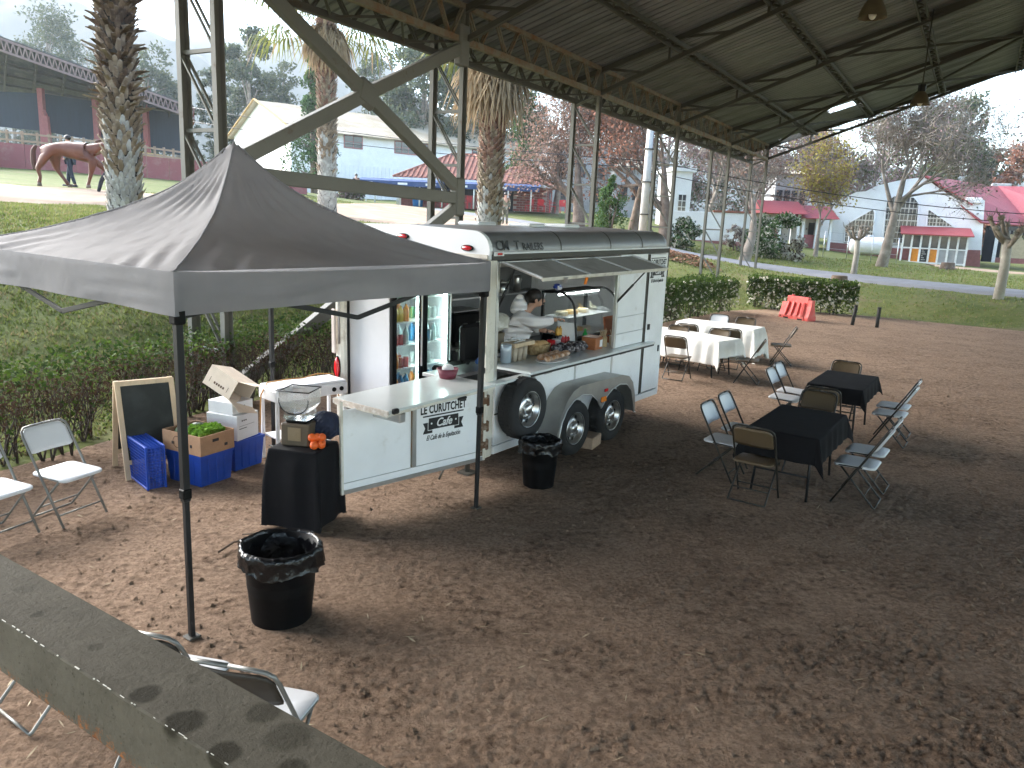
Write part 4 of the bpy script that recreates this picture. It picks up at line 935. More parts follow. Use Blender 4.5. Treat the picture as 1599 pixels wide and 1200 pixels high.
part('back_frame', K['black_metal'], dc, slab(.0, .05, .535, .575, .1, .70), slab(1.1, 1.15, .535, .575, .1, .7)); part('top_frame', K['black_metal'], dc, slab(.03, 1.12, .3, .56, .685, .705)); part('shelf', K['white_plastic'], dc, slab(.03, 1.12, .16, .53, .36, .37)); part('shelf', K['white_plastic'], dc, slab(.03, 1.12, .06, .53, .125, .135))
m = MB(); m.tube([(.06, .33, .66), (1.09, .33, .66)], .010, 8); m.build('light_tube', mat('case_tube', (1, .98, .9), .3, emit=(.9, 1.0, .97), es=6.0), dc)
def cake(kind, x_, y_, z_, lab):
    t = tthing(kind, lab, 'cake', 2.38 + x_, .40 + y_, 1.118 + z_)
    m = MB(); m.lathe([(.10, 0), (.105, .008)], 20); m.build('plate', K['white_plastic'], t)
    m = MB(); m.lathe([(.085, .008), (.087, .05), (.075, .062), (.001, .064)], 20); m.build('cake_body', cakem[kind], t)
cakem = {'cream_cake': mat('cream_icing', (.75, .68, .5), .5), 'chocolate_cake': mat('chocolate_icing', (.09, .04, .02), .4), 'fruit_tart': mat('fruit_topping', (.65, .35, .06), .4)}
cake('cream_cake', .16, .34, .371, 'cream cake on the upper shelf of the glass case, nearest its end'); cake('fruit_tart', .42, .34, .371, 'fruit tart on the upper shelf of the glass case'); cake('cream_cake', .70, .34, .371, 'second cream cake on the upper shelf, past the fruit tart'); cake('chocolate_cake', .16, .3, .136, 'chocolate cake on the lower shelf of the glass case'); cake('fruit_tart', .5, .3, .136, 'fruit tart on the lower shelf of the glass case')
o = part('x', K['paper'], None, slab(-.13, .13, -.002, .002, 0, .24, 0)); o.name = 'price_card'; o.location = tw(2.34, .52, 1.2); o.rotation_euler = (R(-4), TPIT, TYAW - PI / 2 + .35); tag(o, 'white printed card propped against the end of the glass case', 'card')
o = crumple('napkin_bag', 'blue and white packet on top of the glass case', 'packet', tw(2.5, .8, 1.825), .06, mat('packet_blue', (.03, .08, .5), .4, col2=(.8, .8, .85), mix=(.48, .52), vs=14), 4)

# counter goods
ZC = 1.1165
def on_c(name, label, cat, x_, y_, rz=0, group=None, z=ZC): return tthing(name, label, cat, x_, y_, z, rz, group)
tr_ = on_c('pastry_tray', 'long white tray of wrapped rolls at the front of the counter', 'tray', 1.42, .12, .12)
m = MB(); m.lathe([(.10, .004), (.155, .010), (.17, .022), (.168, .025), (.15, .014)], 28, sq=(1.9, .95), cap=True); m.build('tray_dish', K['white_plastic'], tr_)
rollm = mat('bread_roll', (.34, .17, .08), .55, col2=(.70, .55, .45), vs=14); film = mat('cling_film', (.7, .66, .6), .15, alpha=.25, spec=.8)
for k in range(9):
    x_, y_ = -.24 + (k % 5) * .12 + (k // 5) * .05, -.05 + (k // 5) * .10
    o = MB().sphere((0, 0, 0), .052, 14, 8, sq=(1.15, .85, .75)).build('filled_roll', [rollm]); o.location = tr_.matrix_basis @ Vector((x_, y_, .058)); o.rotation_euler = (0, .2, TYAW + .5 + k * .3); tag(o, 'filled bread roll wrapped in film on the white tray', 'roll', 'rolls on the counter tray')
mf_ = mat('bagged_muffin', (.03, .025, .03), .25, col2=(.30, .26, .27), vs=22, mix=(.5, .62))
for k, (x_, y_, s_) in enumerate([(1.78, .30, .075), (1.92, .22, .08), (1.98, .36, .07), (2.08, .20, .085), (2.14, .33, .075), (2.24, .22, .075)]):
    crumple('bagged_muffin', 'dark muffin in a clear bag heaped behind the roll tray', 'muffin', tw(x_, y_, ZC), s_, mf_, 20 + k, (1, .9, .8))['group'] = 'bagged muffins on the counter'
tb = on_c('terracotta_box', 'orange brown wooden box with a white label on the counter', 'box', 2.50, .22, .1)
part('box_body', mat('orange_wood', (.34, .12, .045), .5, vs=16, var=.2), tb, slab(-.11, .11, -.10, .10, 0, .15, .006)); part('box_label', K['paper'], tb, slab(.02, .10, -.104, -.101, .03, .12, 0)); part('lid', mat('orange_wood_dark', (.25, .085, .035), .5), tb, slab(-.115, .115, -.105, .105, .151, .162))
for x_, y_, lab, c in ((2.76, .20, 'short jar of sugar sachets behind the label box', (.55, .42, .24)), (2.88, .28, 'straw coloured canister behind the sugar jar', (.42, .30, .17)), (2.97, .17, 'clear jar with wooden stirrers on the counter', (.5, .42, .33))):
    t = on_c('jar', lab, 'jar', x_, y_); m = MB(); m.lathe([(.05, 0), (.052, .01), (.052, .12), (.045, .13)], 16); m.build('jar_body', mat('jar_body', c, .3), t)
    m = MB()
    for k in range(9): a = k * 2.4; m.tube([(.015 * math.cos(a), .015 * math.sin(a), .1), (.045 * math.cos(a), .045 * math.sin(a), .2 + .01 * (k % 3))], .005, 4)
    o = m.build('sticks', K['wood_pale'], t); o['kind'] = 'stuff'
wb = on_c('wooden_tea_box', 'open wooden tea box with its lid raised at the end of the counter', 'box', 3.30, .22, .0)
part('box_wall', K['wood_red'], wb, slab(-.22, .22, -.14, -.125, 0, .09), slab(-.22, .22, .125, .14, 0, .09), slab(-.22, -.205, -.124, .124, 0, .09), slab(.205, .22, -.124, .124, 0, .09), slab(-.204, .204, -.124, .124, 0, .012))
m = MB(); m.box((0, .16, .22), (.44, .02, .26), 0, (R(-10), 0, 0), .004); m.build('lid', K['wood_red'], wb); m = MB(); m.box((0, .147, .22), (.38, .006, .2), 0, (R(-10), 0, 0)); m.build('lid_inset', bpy.data.materials['orange_wood_dark'], wb)
m = MB(); rr = random.Random(2)
for k in range(8): m.box((-.17 + k * .048, rr.uniform(-.03, .03), .075), (.04, .18, .05), 0, rr.uniform(-.1, .1), .006)
o = m.build('tea_packets', mat('tea_packets', (.02, .025, .05), .5), wb); o['kind'] = 'stuff'
bk_ = on_c('wicker_basket', 'woven wicker basket of bread in front of the server', 'basket', 1.66, .50, .1, z=ZC)
wk = mat('wicker', (.32, .20, .09), .7, col2=(.52, .38, .20), vs=30)
m = MB(); m.lathe([(.12, .0), (.13, .01), (.155, .12), (.145, .12), (.12, .02)], 28, sq=(1.25, .85)); m.build('basket_core', wk, bk_)
m = MB()
for k in range(7):
    r_ = .133 + .0035 * k; m.tube([((r_ + .004 * (-1) ** (j + k)) * 1.25 * math.cos(2 * PI * j / 32), (r_ + .004 * (-1) ** (j + k)) * .85 * math.sin(2 * PI * j / 32), .012 + k * .0175) for j in range(33)], .008, 5, cap=False)
m.build('weave', wk, bk_)
for k in range(4):
    o = MB().sphere((0, 0, 0), .05, 12, 8, sq=(1.3, .9, .8)).build('bread_roll', [mat('crust', (.50, .30, .13), .6)]); o.location = bk_.matrix_basis @ Vector((-.1 + .065 * k, .02 * (-1) ** k, .12)); tag(o, 'crusty bread roll piled in the wicker basket', 'roll', 'rolls in the wicker basket')
t = on_c('red_cup', 'red cup standing beside the wicker basket', 'cup', 1.98, .52); m = MB(); m.lathe([(.045, 0), (.055, .13), (.05, .13), (.042, .01)], 18); m.build('cup_body', mat('red_plastic', (.55, .015, .02), .35), t)
t = on_c('white_cup', 'grey white canister beside the red cup', 'canister', 2.13, .54); m = MB(); m.lathe([(.06, 0), (.06, .12), (.055, .125)], 18); m.build('canister_body', mat('pale_canister', (.5, .45, .45), .4), t)
kb = None
for k in range(4):
    lab = ['leftmost of four red sauce bottles with white caps', 'second of four red sauce bottles with white caps', 'third of four red sauce bottles with white caps', 'last of four red sauce bottles, beside the green bottle'][k]
    if kb is None: kb = bottle('sauce_bottle', .026, .17, mat('ketchup', (.45, .015, .02), .3), K['white_plastic'], lab, 'bottle', 'red sauce bottles'); kb.location = tw(2.22 + .07 * k, .50, ZC)
    else: dup(kb, tw(2.22 + .07 * k, .50, ZC), 0, lab)
yb = None
for k in range(4):
    lab = ['first mustard pot under the reaching hand', 'second mustard pot from the server', 'third mustard pot from the server', 'mustard pot farthest from the server'][k]
    if yb is None: yb = bottle('mustard_pot', .028, .12, mat('mustard', (.60, .33, .06), .4), mat('mustard_cap', (.5, .28, .08), .4), lab, 'pot', 'mustard pots'); yb.location = tw(2.24 + .062 * k, .60, 1.27)
    else: dup(yb, tw(2.24 + .062 * k, .60, 1.27), 0, lab)
rk = on_c('condiment_rack', 'small wire rack holding the mustard pots', 'rack', 2.33, .60, z=1.103); part('rack_shelf', K['black_metal'], rk, slab(-.14, .14, -.045, .045, .155, .165)); part('rack_leg', K['black_metal'], rk, *[slab(x_ - .008, x_ + .008, y_ - .008, y_ + .008, 0, .155) for x_ in (-.13, .13) for y_ in (-.035, .035)])
gb = bottle('green_bottle', .035, .24, mat('green_glass', (.02, .22, .05), .15), mat('green_cap', (.03, .3, .06), .4), 'green bottle standing in front of the glass case', 'bottle', None); gb.location = tw(2.54, .36, ZC)
jl = bottle('water_jar', .065, .22, mat('jar_glass', (.30, .36, .42), .08, spec=.8), K['alu'], 'squat glass jar at the left end of the counter', 'jar', None, neck=False); jl.location = tw(.88, .42, ZC)
t = on_c('metal_tin', 'dark metal tin beside the left hatch post', 'tin', .74, .50); m = MB(); m.lathe([(.05, 0), (.05, .18), (.045, .185)], 16); m.build('tin_body', K['steel_dark'], t)
cs = on_c('cup_stack', 'rack of upright paper cups and lids on the counter', 'cup rack', 1.12, .42)
m = MB()
for k in range(7): m.lathe([(.03, 0), (.04, .16), (.036, .16), (.028, .01)], 12, (-.15 + .05 * k, .02 * (-1) ** k, 0))
o = m.build('paper_cups', mat('paper_cup', (.45, .38, .30), .7), cs); o['kind'] = 'stuff'
wt = on_c('cutlery_tray', 'pale wooden tray of wrapped cutlery on top of the cups', 'tray', 1.18, .46, .05, z=ZC + .165); part('tray_box', K['wood_pale'], wt, slab(-.22, .22, -.10, .10, 0, .05, .006))
m = MB(); rr = random.Random(4)
for k in range(16): m.box((rr.uniform(-.18, .12), rr.uniform(-.07, .07), .06 + k * .003), (.17, .025, .006), 0, (rr.uniform(-.3, .3), rr.uniform(-.3, .3), rr.uniform(-.5, .5)))
o = m.build('wrapped_cutlery', K['paper'], wt); o['kind'] = 'stuff'
pk = tthing('pink_basket', 'small maroon plastic basket at the end of the rear counter', 'basket', -.14, .42, 1.092); m = MB(); m.lathe([(.085, 0), (.115, .1), (.108, .1), (.08, .01)], 20); m.build('basket_body', mat('maroon_plastic', (.16, .03, .05), .5), pk); m = MB(); m.lathe([(.116, .095), (.12, .10), (.112, .105)], 20, cap=False); m.build('rim', bpy.data.materials['maroon_plastic'], pk)
crumple('napkin_bundle', 'crumpled white napkin in the maroon basket', 'napkin', tw(-.14, .42, 1.15), .06, K['paper'], 12)

# ------------------------------------------------------------------ figures (skinned skeletons)
def figure(name, nodes, edges, m_, parent, lev=2, root=None, smooth=True):
    keys = list(nodes); me = bpy.data.meshes.new(name); me.from_pydata([nodes[k][0] for k in keys], [(keys.index(a), keys.index(b)) for a, b in edges], [])
    o = bpy.data.objects.new(name, me); COL.objects.link(o); o.parent = parent
    sk = o.modifiers.new('skin', 'SKIN'); sk.branch_smoothing = .6; sk.use_smooth_shade = True
    lay = me.skin_vertices[0].data if me.skin_vertices else None
    if lay is None:
        bm = bmesh.new(); bm.from_mesh(me); bm.verts.layers.skin.verify(); bm.to_mesh(me); bm.free(); lay = me.skin_vertices[0].data
    for i, k in enumerate(keys):
        r_ = nodes[k][1]; lay[i].radius = (r_, r_) if isinstance(r_, (int, float)) else r_
        lay[i].use_root = (k == root) if root else i == 0
    ss = o.modifiers.new('subsurf', 'SUBSURF'); ss.levels = ss.render_levels = lev
    me.materials.append(m_); return o
srv = tthing('person', 'person with dark hair in a white hooded puffer jacket serving behind the counter', 'person', 1.83, 1.03, .46, -.86)
# local: +x is where the person faces
B = {'pel': ((0, 0, .70), .12), 'waist': ((.03, 0, .84), .12), 'chest': ((.10, 0, 1.02), .13), 'neckb': ((.19, 0, 1.14), .07), 'neck': ((.235, 0, 1.185), .05), 'skull': ((.30, 0, 1.27), .088), 'brow': ((.315, 0, 1.305), .09), 'top': ((.295, 0, 1.345), .07), 'jaw': ((.345, 0, 1.215), .05), 'chin': ((.372, 0, 1.195), .03),
     'sR': ((.12, -.15, 1.08), .05), 'eR': ((.30, -.20, .99), .03), 'wR': ((.50, -.16, 1.035), .027), 'hR': ((.57, -.15, 1.04), .032),
     'sL': ((.12, .15, 1.08), .05), 'eL': ((.22, .22, .90), .03), 'wL': ((.40, .10, .86), .030), 'hL': ((.47, .06, .86), .034),
     'hipR': ((0, -.09, .66), .085), 'kR': ((.10, -.10, .36), .06), 'aR': ((0, -.10, .05), .042), 'tR': ((.14, -.10, .03), .035), 'hipL': ((0, .09, .66), .085), 'kL': ((.12, .10, .36), .06), 'aL': ((0, .10, .05), .042), 'tL': ((.14, .10, .03), .035)}
ED = [('pel', 'waist'), ('waist', 'chest'), ('chest', 'neckb'), ('neckb', 'neck'), ('neck', 'skull'), ('skull', 'brow'), ('brow', 'top'), ('skull', 'jaw'), ('jaw', 'chin'), ('chest', 'sR'), ('sR', 'eR'), ('eR', 'wR'), ('wR', 'hR'), ('chest', 'sL'), ('sL', 'eL'), ('eL', 'wL'), ('wL', 'hL'), ('pel', 'hipR'), ('hipR', 'kR'), ('kR', 'aR'), ('aR', 'tR'), ('pel', 'hipL'), ('hipL', 'kL'), ('kL', 'aL'), ('aL', 'tL')]
figure('body', B, ED, K['skin'], srv)
for side_, hx, hy, hz in (('R', .60, -.15, 1.04), ('L', .50, .06, .86)):
    F = {'p': ((hx - .035, hy, hz), .024)}; E2 = []
    for k in range(4):
        y_ = hy - .030 + .02 * k; ln = (.062, .075, .078, .066)[k]
        F['a%d' % k] = ((hx - .005, y_, hz + .006), .0095); F['b%d' % k] = ((hx + ln * .55, y_, hz + .002), .0085); F['c%d' % k] = ((hx + ln * .9, y_, hz - .026), .007); E2 += [('p', 'a%d' % k), ('a%d' % k, 'b%d' % k), ('b%d' % k, 'c%d' % k)]
    s_ = 1 if side_ == 'R' else -1
    F['t0'] = ((hx - .02, hy + .035 * s_, hz - .006), .011); F['t1'] = ((hx + .02, hy + .052 * s_, hz - .022), .009); E2 += [('p', 't0'), ('t0', 't1')]
    figure('hand', F, E2, K['skin'], srv, 2, 'p')
jk = mat('white_puffer', (.78, .74, .75), .6, var=.04, spec=.3)
N, L = jk.node_tree.nodes, jk.node_tree.links; wv = N.new('ShaderNodeTexWave'); wv.bands_direction = 'Z'; wv.inputs['Scale'].default_value = 3.4; wv.inputs['Distortion'].default_value = 1.2; tc2 = N.new('ShaderNodeTexCoord'); L.new(tc2.outputs['Object'], wv.inputs[0]); bp = N.new('ShaderNodeBump'); bp.inputs['Strength'].default_value = .6; bp.inputs['Distance'].default_value = .03; L.new(wv.outputs['Fac'], bp.inputs['Height']); L.new(bp.outputs[0], N['Principled BSDF'].inputs['Normal'])
J = {'h0': ((-.01, 0, .60), .20), 'h1': ((.01, 0, .74), .205), 'h2': ((.05, 0, .90), .195), 'ch': ((.095, 0, 1.03), .175), 'nk': ((.16, 0, 1.12), .10), 'sR': ((.11, -.16, 1.07), .098), 'mR': ((.21, -.19, 1.02), .098), 'eR': ((.31, -.20, .99), .092), 'fR': ((.40, -.18, 1.01), .082), 'wR': ((.485, -.163, 1.03), .064), 'cR': ((.515, -.158, 1.035), .05),
     'sL': ((.11, .16, 1.07), .098), 'eL': ((.22, .23, .91), .08), 'wL': ((.39, .11, .86), .056)}
figure('jacket', J, [('h0', 'h1'), ('h1', 'h2'), ('h2', 'ch'), ('ch', 'nk'), ('ch', 'sR'), ('sR', 'mR'), ('mR', 'eR'), ('eR', 'fR'), ('fR', 'wR'), ('wR', 'cR'), ('ch', 'sL'), ('sL', 'eL'), ('eL', 'wL')], jk, srv, 2, 'h1')
H = {'b': ((.09, 0, 1.07), (.13, .15)), 'm': ((.085, 0, 1.17), (.10, .13)), 't': ((.085, 0, 1.26), (.06, .09)), 'p': ((.10, 0, 1.345), (.018, .035))}
figure('hood', H, [('b', 'm'), ('m', 't'), ('t', 'p')], jk, srv, 2)
figure('trousers', {'p': ((0, 0, .68), .14), 'hR': ((0, -.09, .62), .10), 'kR': ((.10, -.10, .36), .078), 'aR': ((0, -.10, .08), .062), 'hL': ((0, .09, .62), .10), 'kL': ((.12, .10, .36), .078), 'aL': ((0, .10, .08), .062)}, [('p', 'hR'), ('hR', 'kR'), ('kR', 'aR'), ('p', 'hL'), ('hL', 'kL'), ('kL', 'aL')], mat('dark_trousers', (.02, .02, .03), .8), srv)
m = MB(); m.sphere((.272, 0, 1.315), .105, 20, 14, sq=(1.02, .93, .98)); m.sphere((.205, 0, 1.30), .07, 14, 10, sq=(.9, 1.1, 1.0)); o = m.build('hair', K['hair'], srv); 
m = MB(); m.add([(.398, 0, 1.292), (.392, -.012, 1.245), (.392, .012, 1.245), (.425, 0, 1.247), (.39, 0, 1.235)], [(0, 1, 3), (0, 3, 2), (1, 4, 3), (3, 4, 2)], 0, True); m.build('nose', K['skin'], srv)
for e in (-1, 1):
    m = MB(); m.sphere((.383, e * .036, 1.283), .010, 8, 6, sq=(.6, 1.3, .7)); m.build('eye', K['hair'], srv)
    m = MB(); m.box((.388, e * .036, 1.303), (.008, .036, .008), 0, (0, 0, e * -.25), .003); m.build('eyebrow', K['hair'], srv)
    m = MB(); m.sphere((.292, e * .088, 1.262), .028, 10, 8, sq=(.7, .3, 1.1)); m.build('ear', K['skin'], srv)
m = MB(); m.sphere((.392, 0, 1.214), .014, 8, 6, sq=(.5, 1.5, .45)); m.build('mouth', mat('lips', (.35, .12, .10), .5), srv)
# ------------------------------------------------------------------ folding chairs
K['tan_plastic'] = mat('tan_plastic', (.105, .072, .040), .45, var=.08, vs=5)
K['chair_white'] = mat('white_chair_plastic', (.62, .63, .65), .38, var=.05, vs=5)
K['bronze'] = mat('bronze_chair_frame', (.032, .028, .023), .4, .3)
K['grey_frame'] = mat('grey_chair_frame', (.22, .215, .20), .38, .4)
def chair_parts(root, plastic, frame):
    yl = lambda z: .20 - .55 * z
    m = MB()   # seat: rounded plate, slightly dished
    ol = []
    for cx_, cy_, a0 in ((.15, .17, 0), (-.15, .17, 90), (-.145, -.13, 180), (.145, -.13, 270)):
        for k in range(5): a = R(a0 + k * 22.5); ol.append((cx_ + .055 * math.cos(a), cy_ + .055 * math.sin(a)))
    n = len(ol); c_ = (0, .02)
    ring = lambda s_, z_: [((x_ - c_[0]) * s_ + c_[0], (y_ - c_[1]) * s_ + c_[1], z_ - .012 * max(0, y_ - .1) / .12) for x_, y_ in ol]
    lv = [ring(.97, .408), ring(1, .415), ring(1, .428), ring(.96, .435), ring(.5, .428)]
    m.add([p for r_ in lv for p in r_], [(i * n + j, i * n + (j + 1) % n, (i + 1) * n + (j + 1) % n, (i + 1) * n + j) for i in range(len(lv) - 1) for j in range(n)], 0, True)
    o = len(m.v); m.add(lv[-1], [tuple(range(n))], 0, True); m.add(lv[0], [tuple(range(n))[::-1]])
    m.build('seat', plastic, root)
    m = MB()
    def bk(u, v_):
        x_ = (u - .5) * .40; z_ = .60 + .205 * v_; e = abs(u - .5) * 2
        z_ = z_ - (.045 * max(0, (e - .72) / .28) ** 2 if v_ > .5 else 0) * (v_ - .5) * 2 + .012 * max(0, (e - .8) / .2) ** 2 * (1 - v_)
        return V(x_, yl(z_) - .012 - .022 * (1 - e * e), z_)
    m.grid(bk, 16, 6); o = m.build('backrest', plastic, root); so_ = o.modifiers.new('thick', 'SOLIDIFY'); so_.thickness = .014; so_.offset = 0
    for e in (-1, 1):
        m = MB(); m.tube([(e * .215, yl(0), 0), (e * .215, yl(.4), .4), (e * .215, yl(.74), .74), (e * .205, yl(.79), .79), (e * .175, yl(.815), .815), (e * .12, yl(.82), .82), (0, yl(.822), .822)], .011, 7); m.build('leg', frame, root)
        m = MB(); m.tube([(e * .185, .16, .412), (e * .19, -.02, .22), (e * .192, -.21, .02), (e * .188, -.225, .012)], .010, 7); m.build('rear_leg', frame, root)
        m = MB(); m.tube([(e * .20, -.06, .418), (e * .20, .17, .412)], .008, 6); m.build('seat_rail', frame, root)
    m = MB(); m.tube([(-.215, yl(.10), .10), (.215, yl(.10), .10)], .008, 6); m.build('crossbar', frame, root)
    m = MB(); m.tube([(-.19, -.222, .014), (.19, -.222, .014)], .009, 6); m.build('crossbar', frame, root)
    m = MB(); m.tube([(-.19, -.11, .125), (.19, -.11, .125)], .007, 6); m.build('crossbar', frame, root)
chair_protos = {}
def chair(kind, x, y, fx, fy, label, group, kz=0.0):
    rz = math.atan2(-fx, fy); loc = (x, y, (g0(x, y) if side(x, y) > 0 else sz(x, y) * .6) + .005)
    if kind not in chair_protos:
        t = thing('folding_chair', label, 'chair', loc, rz, group)
        chair_parts(t, K['tan_plastic'] if kind == 'tan' else K['chair_white'], K['bronze'] if kind != 'grey' else K['grey_frame'])
        chair_protos[kind] = t
    else: t = dup(chair_protos[kind], loc, rz, label, group)
    return t
u_ = (.56, .83); v_ = (.83, -.56)
g1_ = 'folding chairs around the nearer black table'; g2_ = 'folding chairs around the farther black table'; g3_ = 'folding chairs around the white tables'; g4_ = 'folding chairs by the tent'
def shade_back(o):
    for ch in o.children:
        if ch.name.startswith('backrest'): ch.data = ch.data.copy(); ch.data.materials[0] = K['back_shade']; ch['label'] = 'shade-darkened backrest'
K['back_shade'] = mat('shaded_back_colour', (.035, .028, .021), .5)  # white backrests recoloured dark, the shade on them put into the colour
def cb(kind, bx, by, f, label, grp, d=.20): n_ = math.hypot(*f); chair(kind, bx + f[0] / n_ * d, by + f[1] / n_ * d, f[0], f[1], label, grp)
cb('tan', 2.47, 7.53, u_, 'tan folding chair with its back to us at the nearer black table', g1_)
cb('white', 2.32, 8.50, v_, 'white folding chair left of the nearer black table, closer to us of its pair', g1_, .14)
cb('white', 2.66, 9.06, v_, 'white folding chair left of the nearer black table, farther of its pair', g1_, .14)
cb('white', 3.86, 7.66, (-.83, .56), 'white folding chair right of the nearer black table, closer to us of its pair', g1_)
cb('white', 4.17, 8.13, (-.83, .56), 'white folding chair right of the nearer black table, farther of its pair', g1_)
cb('tan', 3.84, 9.40, (-.56, -.83), 'tan folding chair facing us at the far end of the nearer black table', g1_)
cb('tan', 4.03, 9.74, u_, 'tan folding chair, back to us, between the two black tables', g2_)
cb('white', 3.83, 10.99, v_, 'white folding chair left of the farther black table, closer to us of its pair', g2_, .15)
cb('white', 4.10, 11.45, v_, 'white folding chair left of the farther black table, farther of its pair', g2_, .15)
cb('tan', 5.22, 11.88, (-.56, -.83), 'tan folding chair facing us at the far end of the farther black table', g2_)
cb('white', 5.33, 10.05, (-.83, .56), 'white folding chair right of the farther black table, closer to us of its pair', g2_)
cb('white', 5.62, 10.55, (-.83, .56), 'white folding chair right of the farther black table, farther of its pair', g2_)
Wd, Wd2 = (.52, .85), (.45, .89)
chair('tan', 3.05, 14.08, *Wd, 'tan folding chair beside the trailer, in front of the nearer white table', g3_)
chair('tan', 4.34, 14.02, -.90, .38, 'tan folding chair side-on at the right end of the nearer white table', g3_)
chair('tan', 5.66, 16.1, -.92, .30, 'tan folding chair side-on at the right end of the farther white table', g3_)
cb('tan', 3.30, 15.40, (-.52, -.85), 'tan chair back between the white tables, next to the trailer', g3_)
cb('tan', 3.62, 15.88, Wd2, 'folding chair with its dark back to us between the white tables, left of two', g3_, .1)
cb('tan', 3.97, 15.02, (-.6, -.8), 'tan chair back between the white tables, facing us towards the right end', g3_, .05)
cb('tan', 4.38, 15.40, Wd2, 'folding chair with its dark back to us between the white tables, right of two', g3_, .1)
cb('white', 4.74, 17.80, (-.45, -.89), 'white chair back beyond the farther white table', g3_)
cb('tan', 5.22, 17.35, (-.45, -.89), 'tan chair back beyond the farther white table, at its right end', g3_)
chair('grey', -3.88, 6.41, .93, -.37, 'white folding chair in front of the hedge, the whole one beside the chalkboard', g4_)
chair('grey', -4.18, 5.90, .93, -.37, 'white folding chair cut off by the left edge of the photo', g4_)
t_ = chair('grey', -1.11, 3.21, .20, .98, 'white folding chair behind the steel beam with its shade-darkened back showing', g4_)
shade_back(t_)
shade_back(chair('grey', -1.63, 3.44, .20, .98, 'white folding chair mostly hidden behind the steel beam near the tent leg', g4_))
chair('grey', -2.46, 3.80, .55, .83, 'folding chair whose feet show below the steel beam', g4_)

# ------------------------------------------------------------------ tables and cloths
def table(name, label, cx_, cy_, rz, l, wd, group=None, zt=.72):
    t = thing(name, label, 'table', (cx_, cy_, 0), rz, group)
    part('tabletop', K['white_plastic'], t, slab(-l / 2, l / 2, -wd / 2, wd / 2, zt - .045, zt - .008, .01))
    for ex in (-1, 1):
        for ey in (-1, 1):
            m = MB(); m.tube([(ex * (l / 2 - .20), ey * (wd / 2 - .09), zt - .05), (ex * (l / 2 - .12), ey * (wd / 2 - .06), 0)], .014, 7); m.build('leg', K['black_metal'], t)
        m = MB(); m.tube([(ex * (l / 2 - .17), -(wd / 2 - .08), zt * .35), (ex * (l / 2 - .17), wd / 2 - .08, zt * .35)], .010, 6); m.tube([(ex * (l / 2 - .18), 0, zt * .37), (ex * .12, 0, zt - .05)], .009, 6); m.build('leg_brace', K['black_metal'], t)
    return t
def cloth(name, label, cx_, cy_, rz, l, wd, drop, m_, zt=.72, seed=1, fold=1.0, skew=(0, 0), group=None, corner=.35, nx=90, ny=70):
    X_ = np.linspace(-l / 2 - drop, l / 2 + drop, nx); Y_ = np.linspace(-wd / 2 - drop, wd / 2 + drop, ny); X_, Y_ = np.meshgrid(X_, Y_)
    Xs, Ys = X_ + skew[0], Y_ + skew[1]
    qx, qy = np.clip(Xs, -l / 2, l / 2), np.clip(Ys, -wd / 2, wd / 2); dx, dy = Xs - qx, Ys - qy; d = np.hypot(dx, dy)
    ux, uy = np.where(d > 0, dx / np.maximum(d, 1e-6), 0), np.where(d > 0, dy / np.maximum(d, 1e-6), 0)
    s_ = (qx + qy * 1.3) * 9 + np.arctan2(dy, dx) * 3.0
    per = np.where(abs(dx) > abs(dy), qy, qx)
    fo = (.5 + .5 * np.sin(per * 21 + 5 * fbm(per * 2 + seed, per * 0, 2, seed))) * .030 + .02 * fbm(per * 5, d * 2, 3, seed)
    cornr = np.minimum(abs(dx), abs(dy)) / np.maximum(np.maximum(abs(dx), abs(dy)), 1e-6)
    r_ = .010 + fo * fold * np.clip(d / .15, 0, 1) + corner * cornr * d * .55 + .03 * np.clip(d / .3, 0, 1)
    r_ = np.where(d > 0, np.minimum(r_, d + .004), 0)
    z_ = zt + .006 + .010 * fbm(Xs * 3, Ys * 3, 4, seed) - np.where(d > .012, d - .008, d * .3) * (1 - .02 * cornr)
    P = np.stack([qx + ux * r_, qy + uy * r_, np.maximum(z_, .03 + .02 * fbm(Xs * 8, Ys * 8, 2, seed))], -1)
    o = grid_mesh(name, P, m_); o.location = (cx_, cy_, 0); o.rotation_euler = (0, 0, rz); tag(o, label, 'tablecloth', group)
    so_ = o.modifiers.new('thick', 'SOLIDIFY'); so_.thickness = .003
    return o
rz1 = math.atan2(9.09 - 7.92, 3.3 - 2.54)
table('folding_table', 'folding table under the nearer black cloth', 3.20, 8.29, rz1, 1.38, .70, 'black covered tables')
cloth('tablecloth', 'black tablecloth on the nearer table, its corner hanging low', 3.20, 8.29, rz1, 1.40, .72, .25, K['cloth_black'], seed=2, fold=.45, corner=.55, nx=120, ny=90, skew=(-.03, -.03))
rz2 = math.atan2(11.59 - 10.48, 4.81 - 4.1)
table('folding_table', 'folding table under the farther black cloth', 4.77, 10.87, rz2, 1.30, .68, 'black covered tables')
cloth('tablecloth', 'black tablecloth on the farther table', 4.77, 10.87, rz2, 1.32, .70, .20, K['cloth_black'], seed=5, fold=.45, corner=.55, nx=120, ny=90, skew=(-.02, -.03))
rz3 = math.atan2(-.72, .69)
table('folding_table', 'folding table under the nearer white cloth, beside the trailer', 3.44, 15.03, rz3, 1.8, .74, 'white covered tables')
cloth('tablecloth', 'cream white tablecloth on the nearer table, lifted at its right end', 3.44, 15.03, rz3, 1.82, .76, .46, K['cloth_white'], seed=3, fold=.9, nx=130, ny=90, skew=(-.14, .0))
rz4 = math.atan2(-.56, .83)
table('folding_table', 'folding table under the farther white cloth', 4.52, 16.88, rz4, 1.7, .70, 'white covered tables')
cloth('tablecloth', 'cream white tablecloth on the farther table, hanging near the ground', 4.52, 16.88, rz4, 1.72, .72, .60, K['cloth_white'], seed=8, fold=.9, nx=130, ny=90)

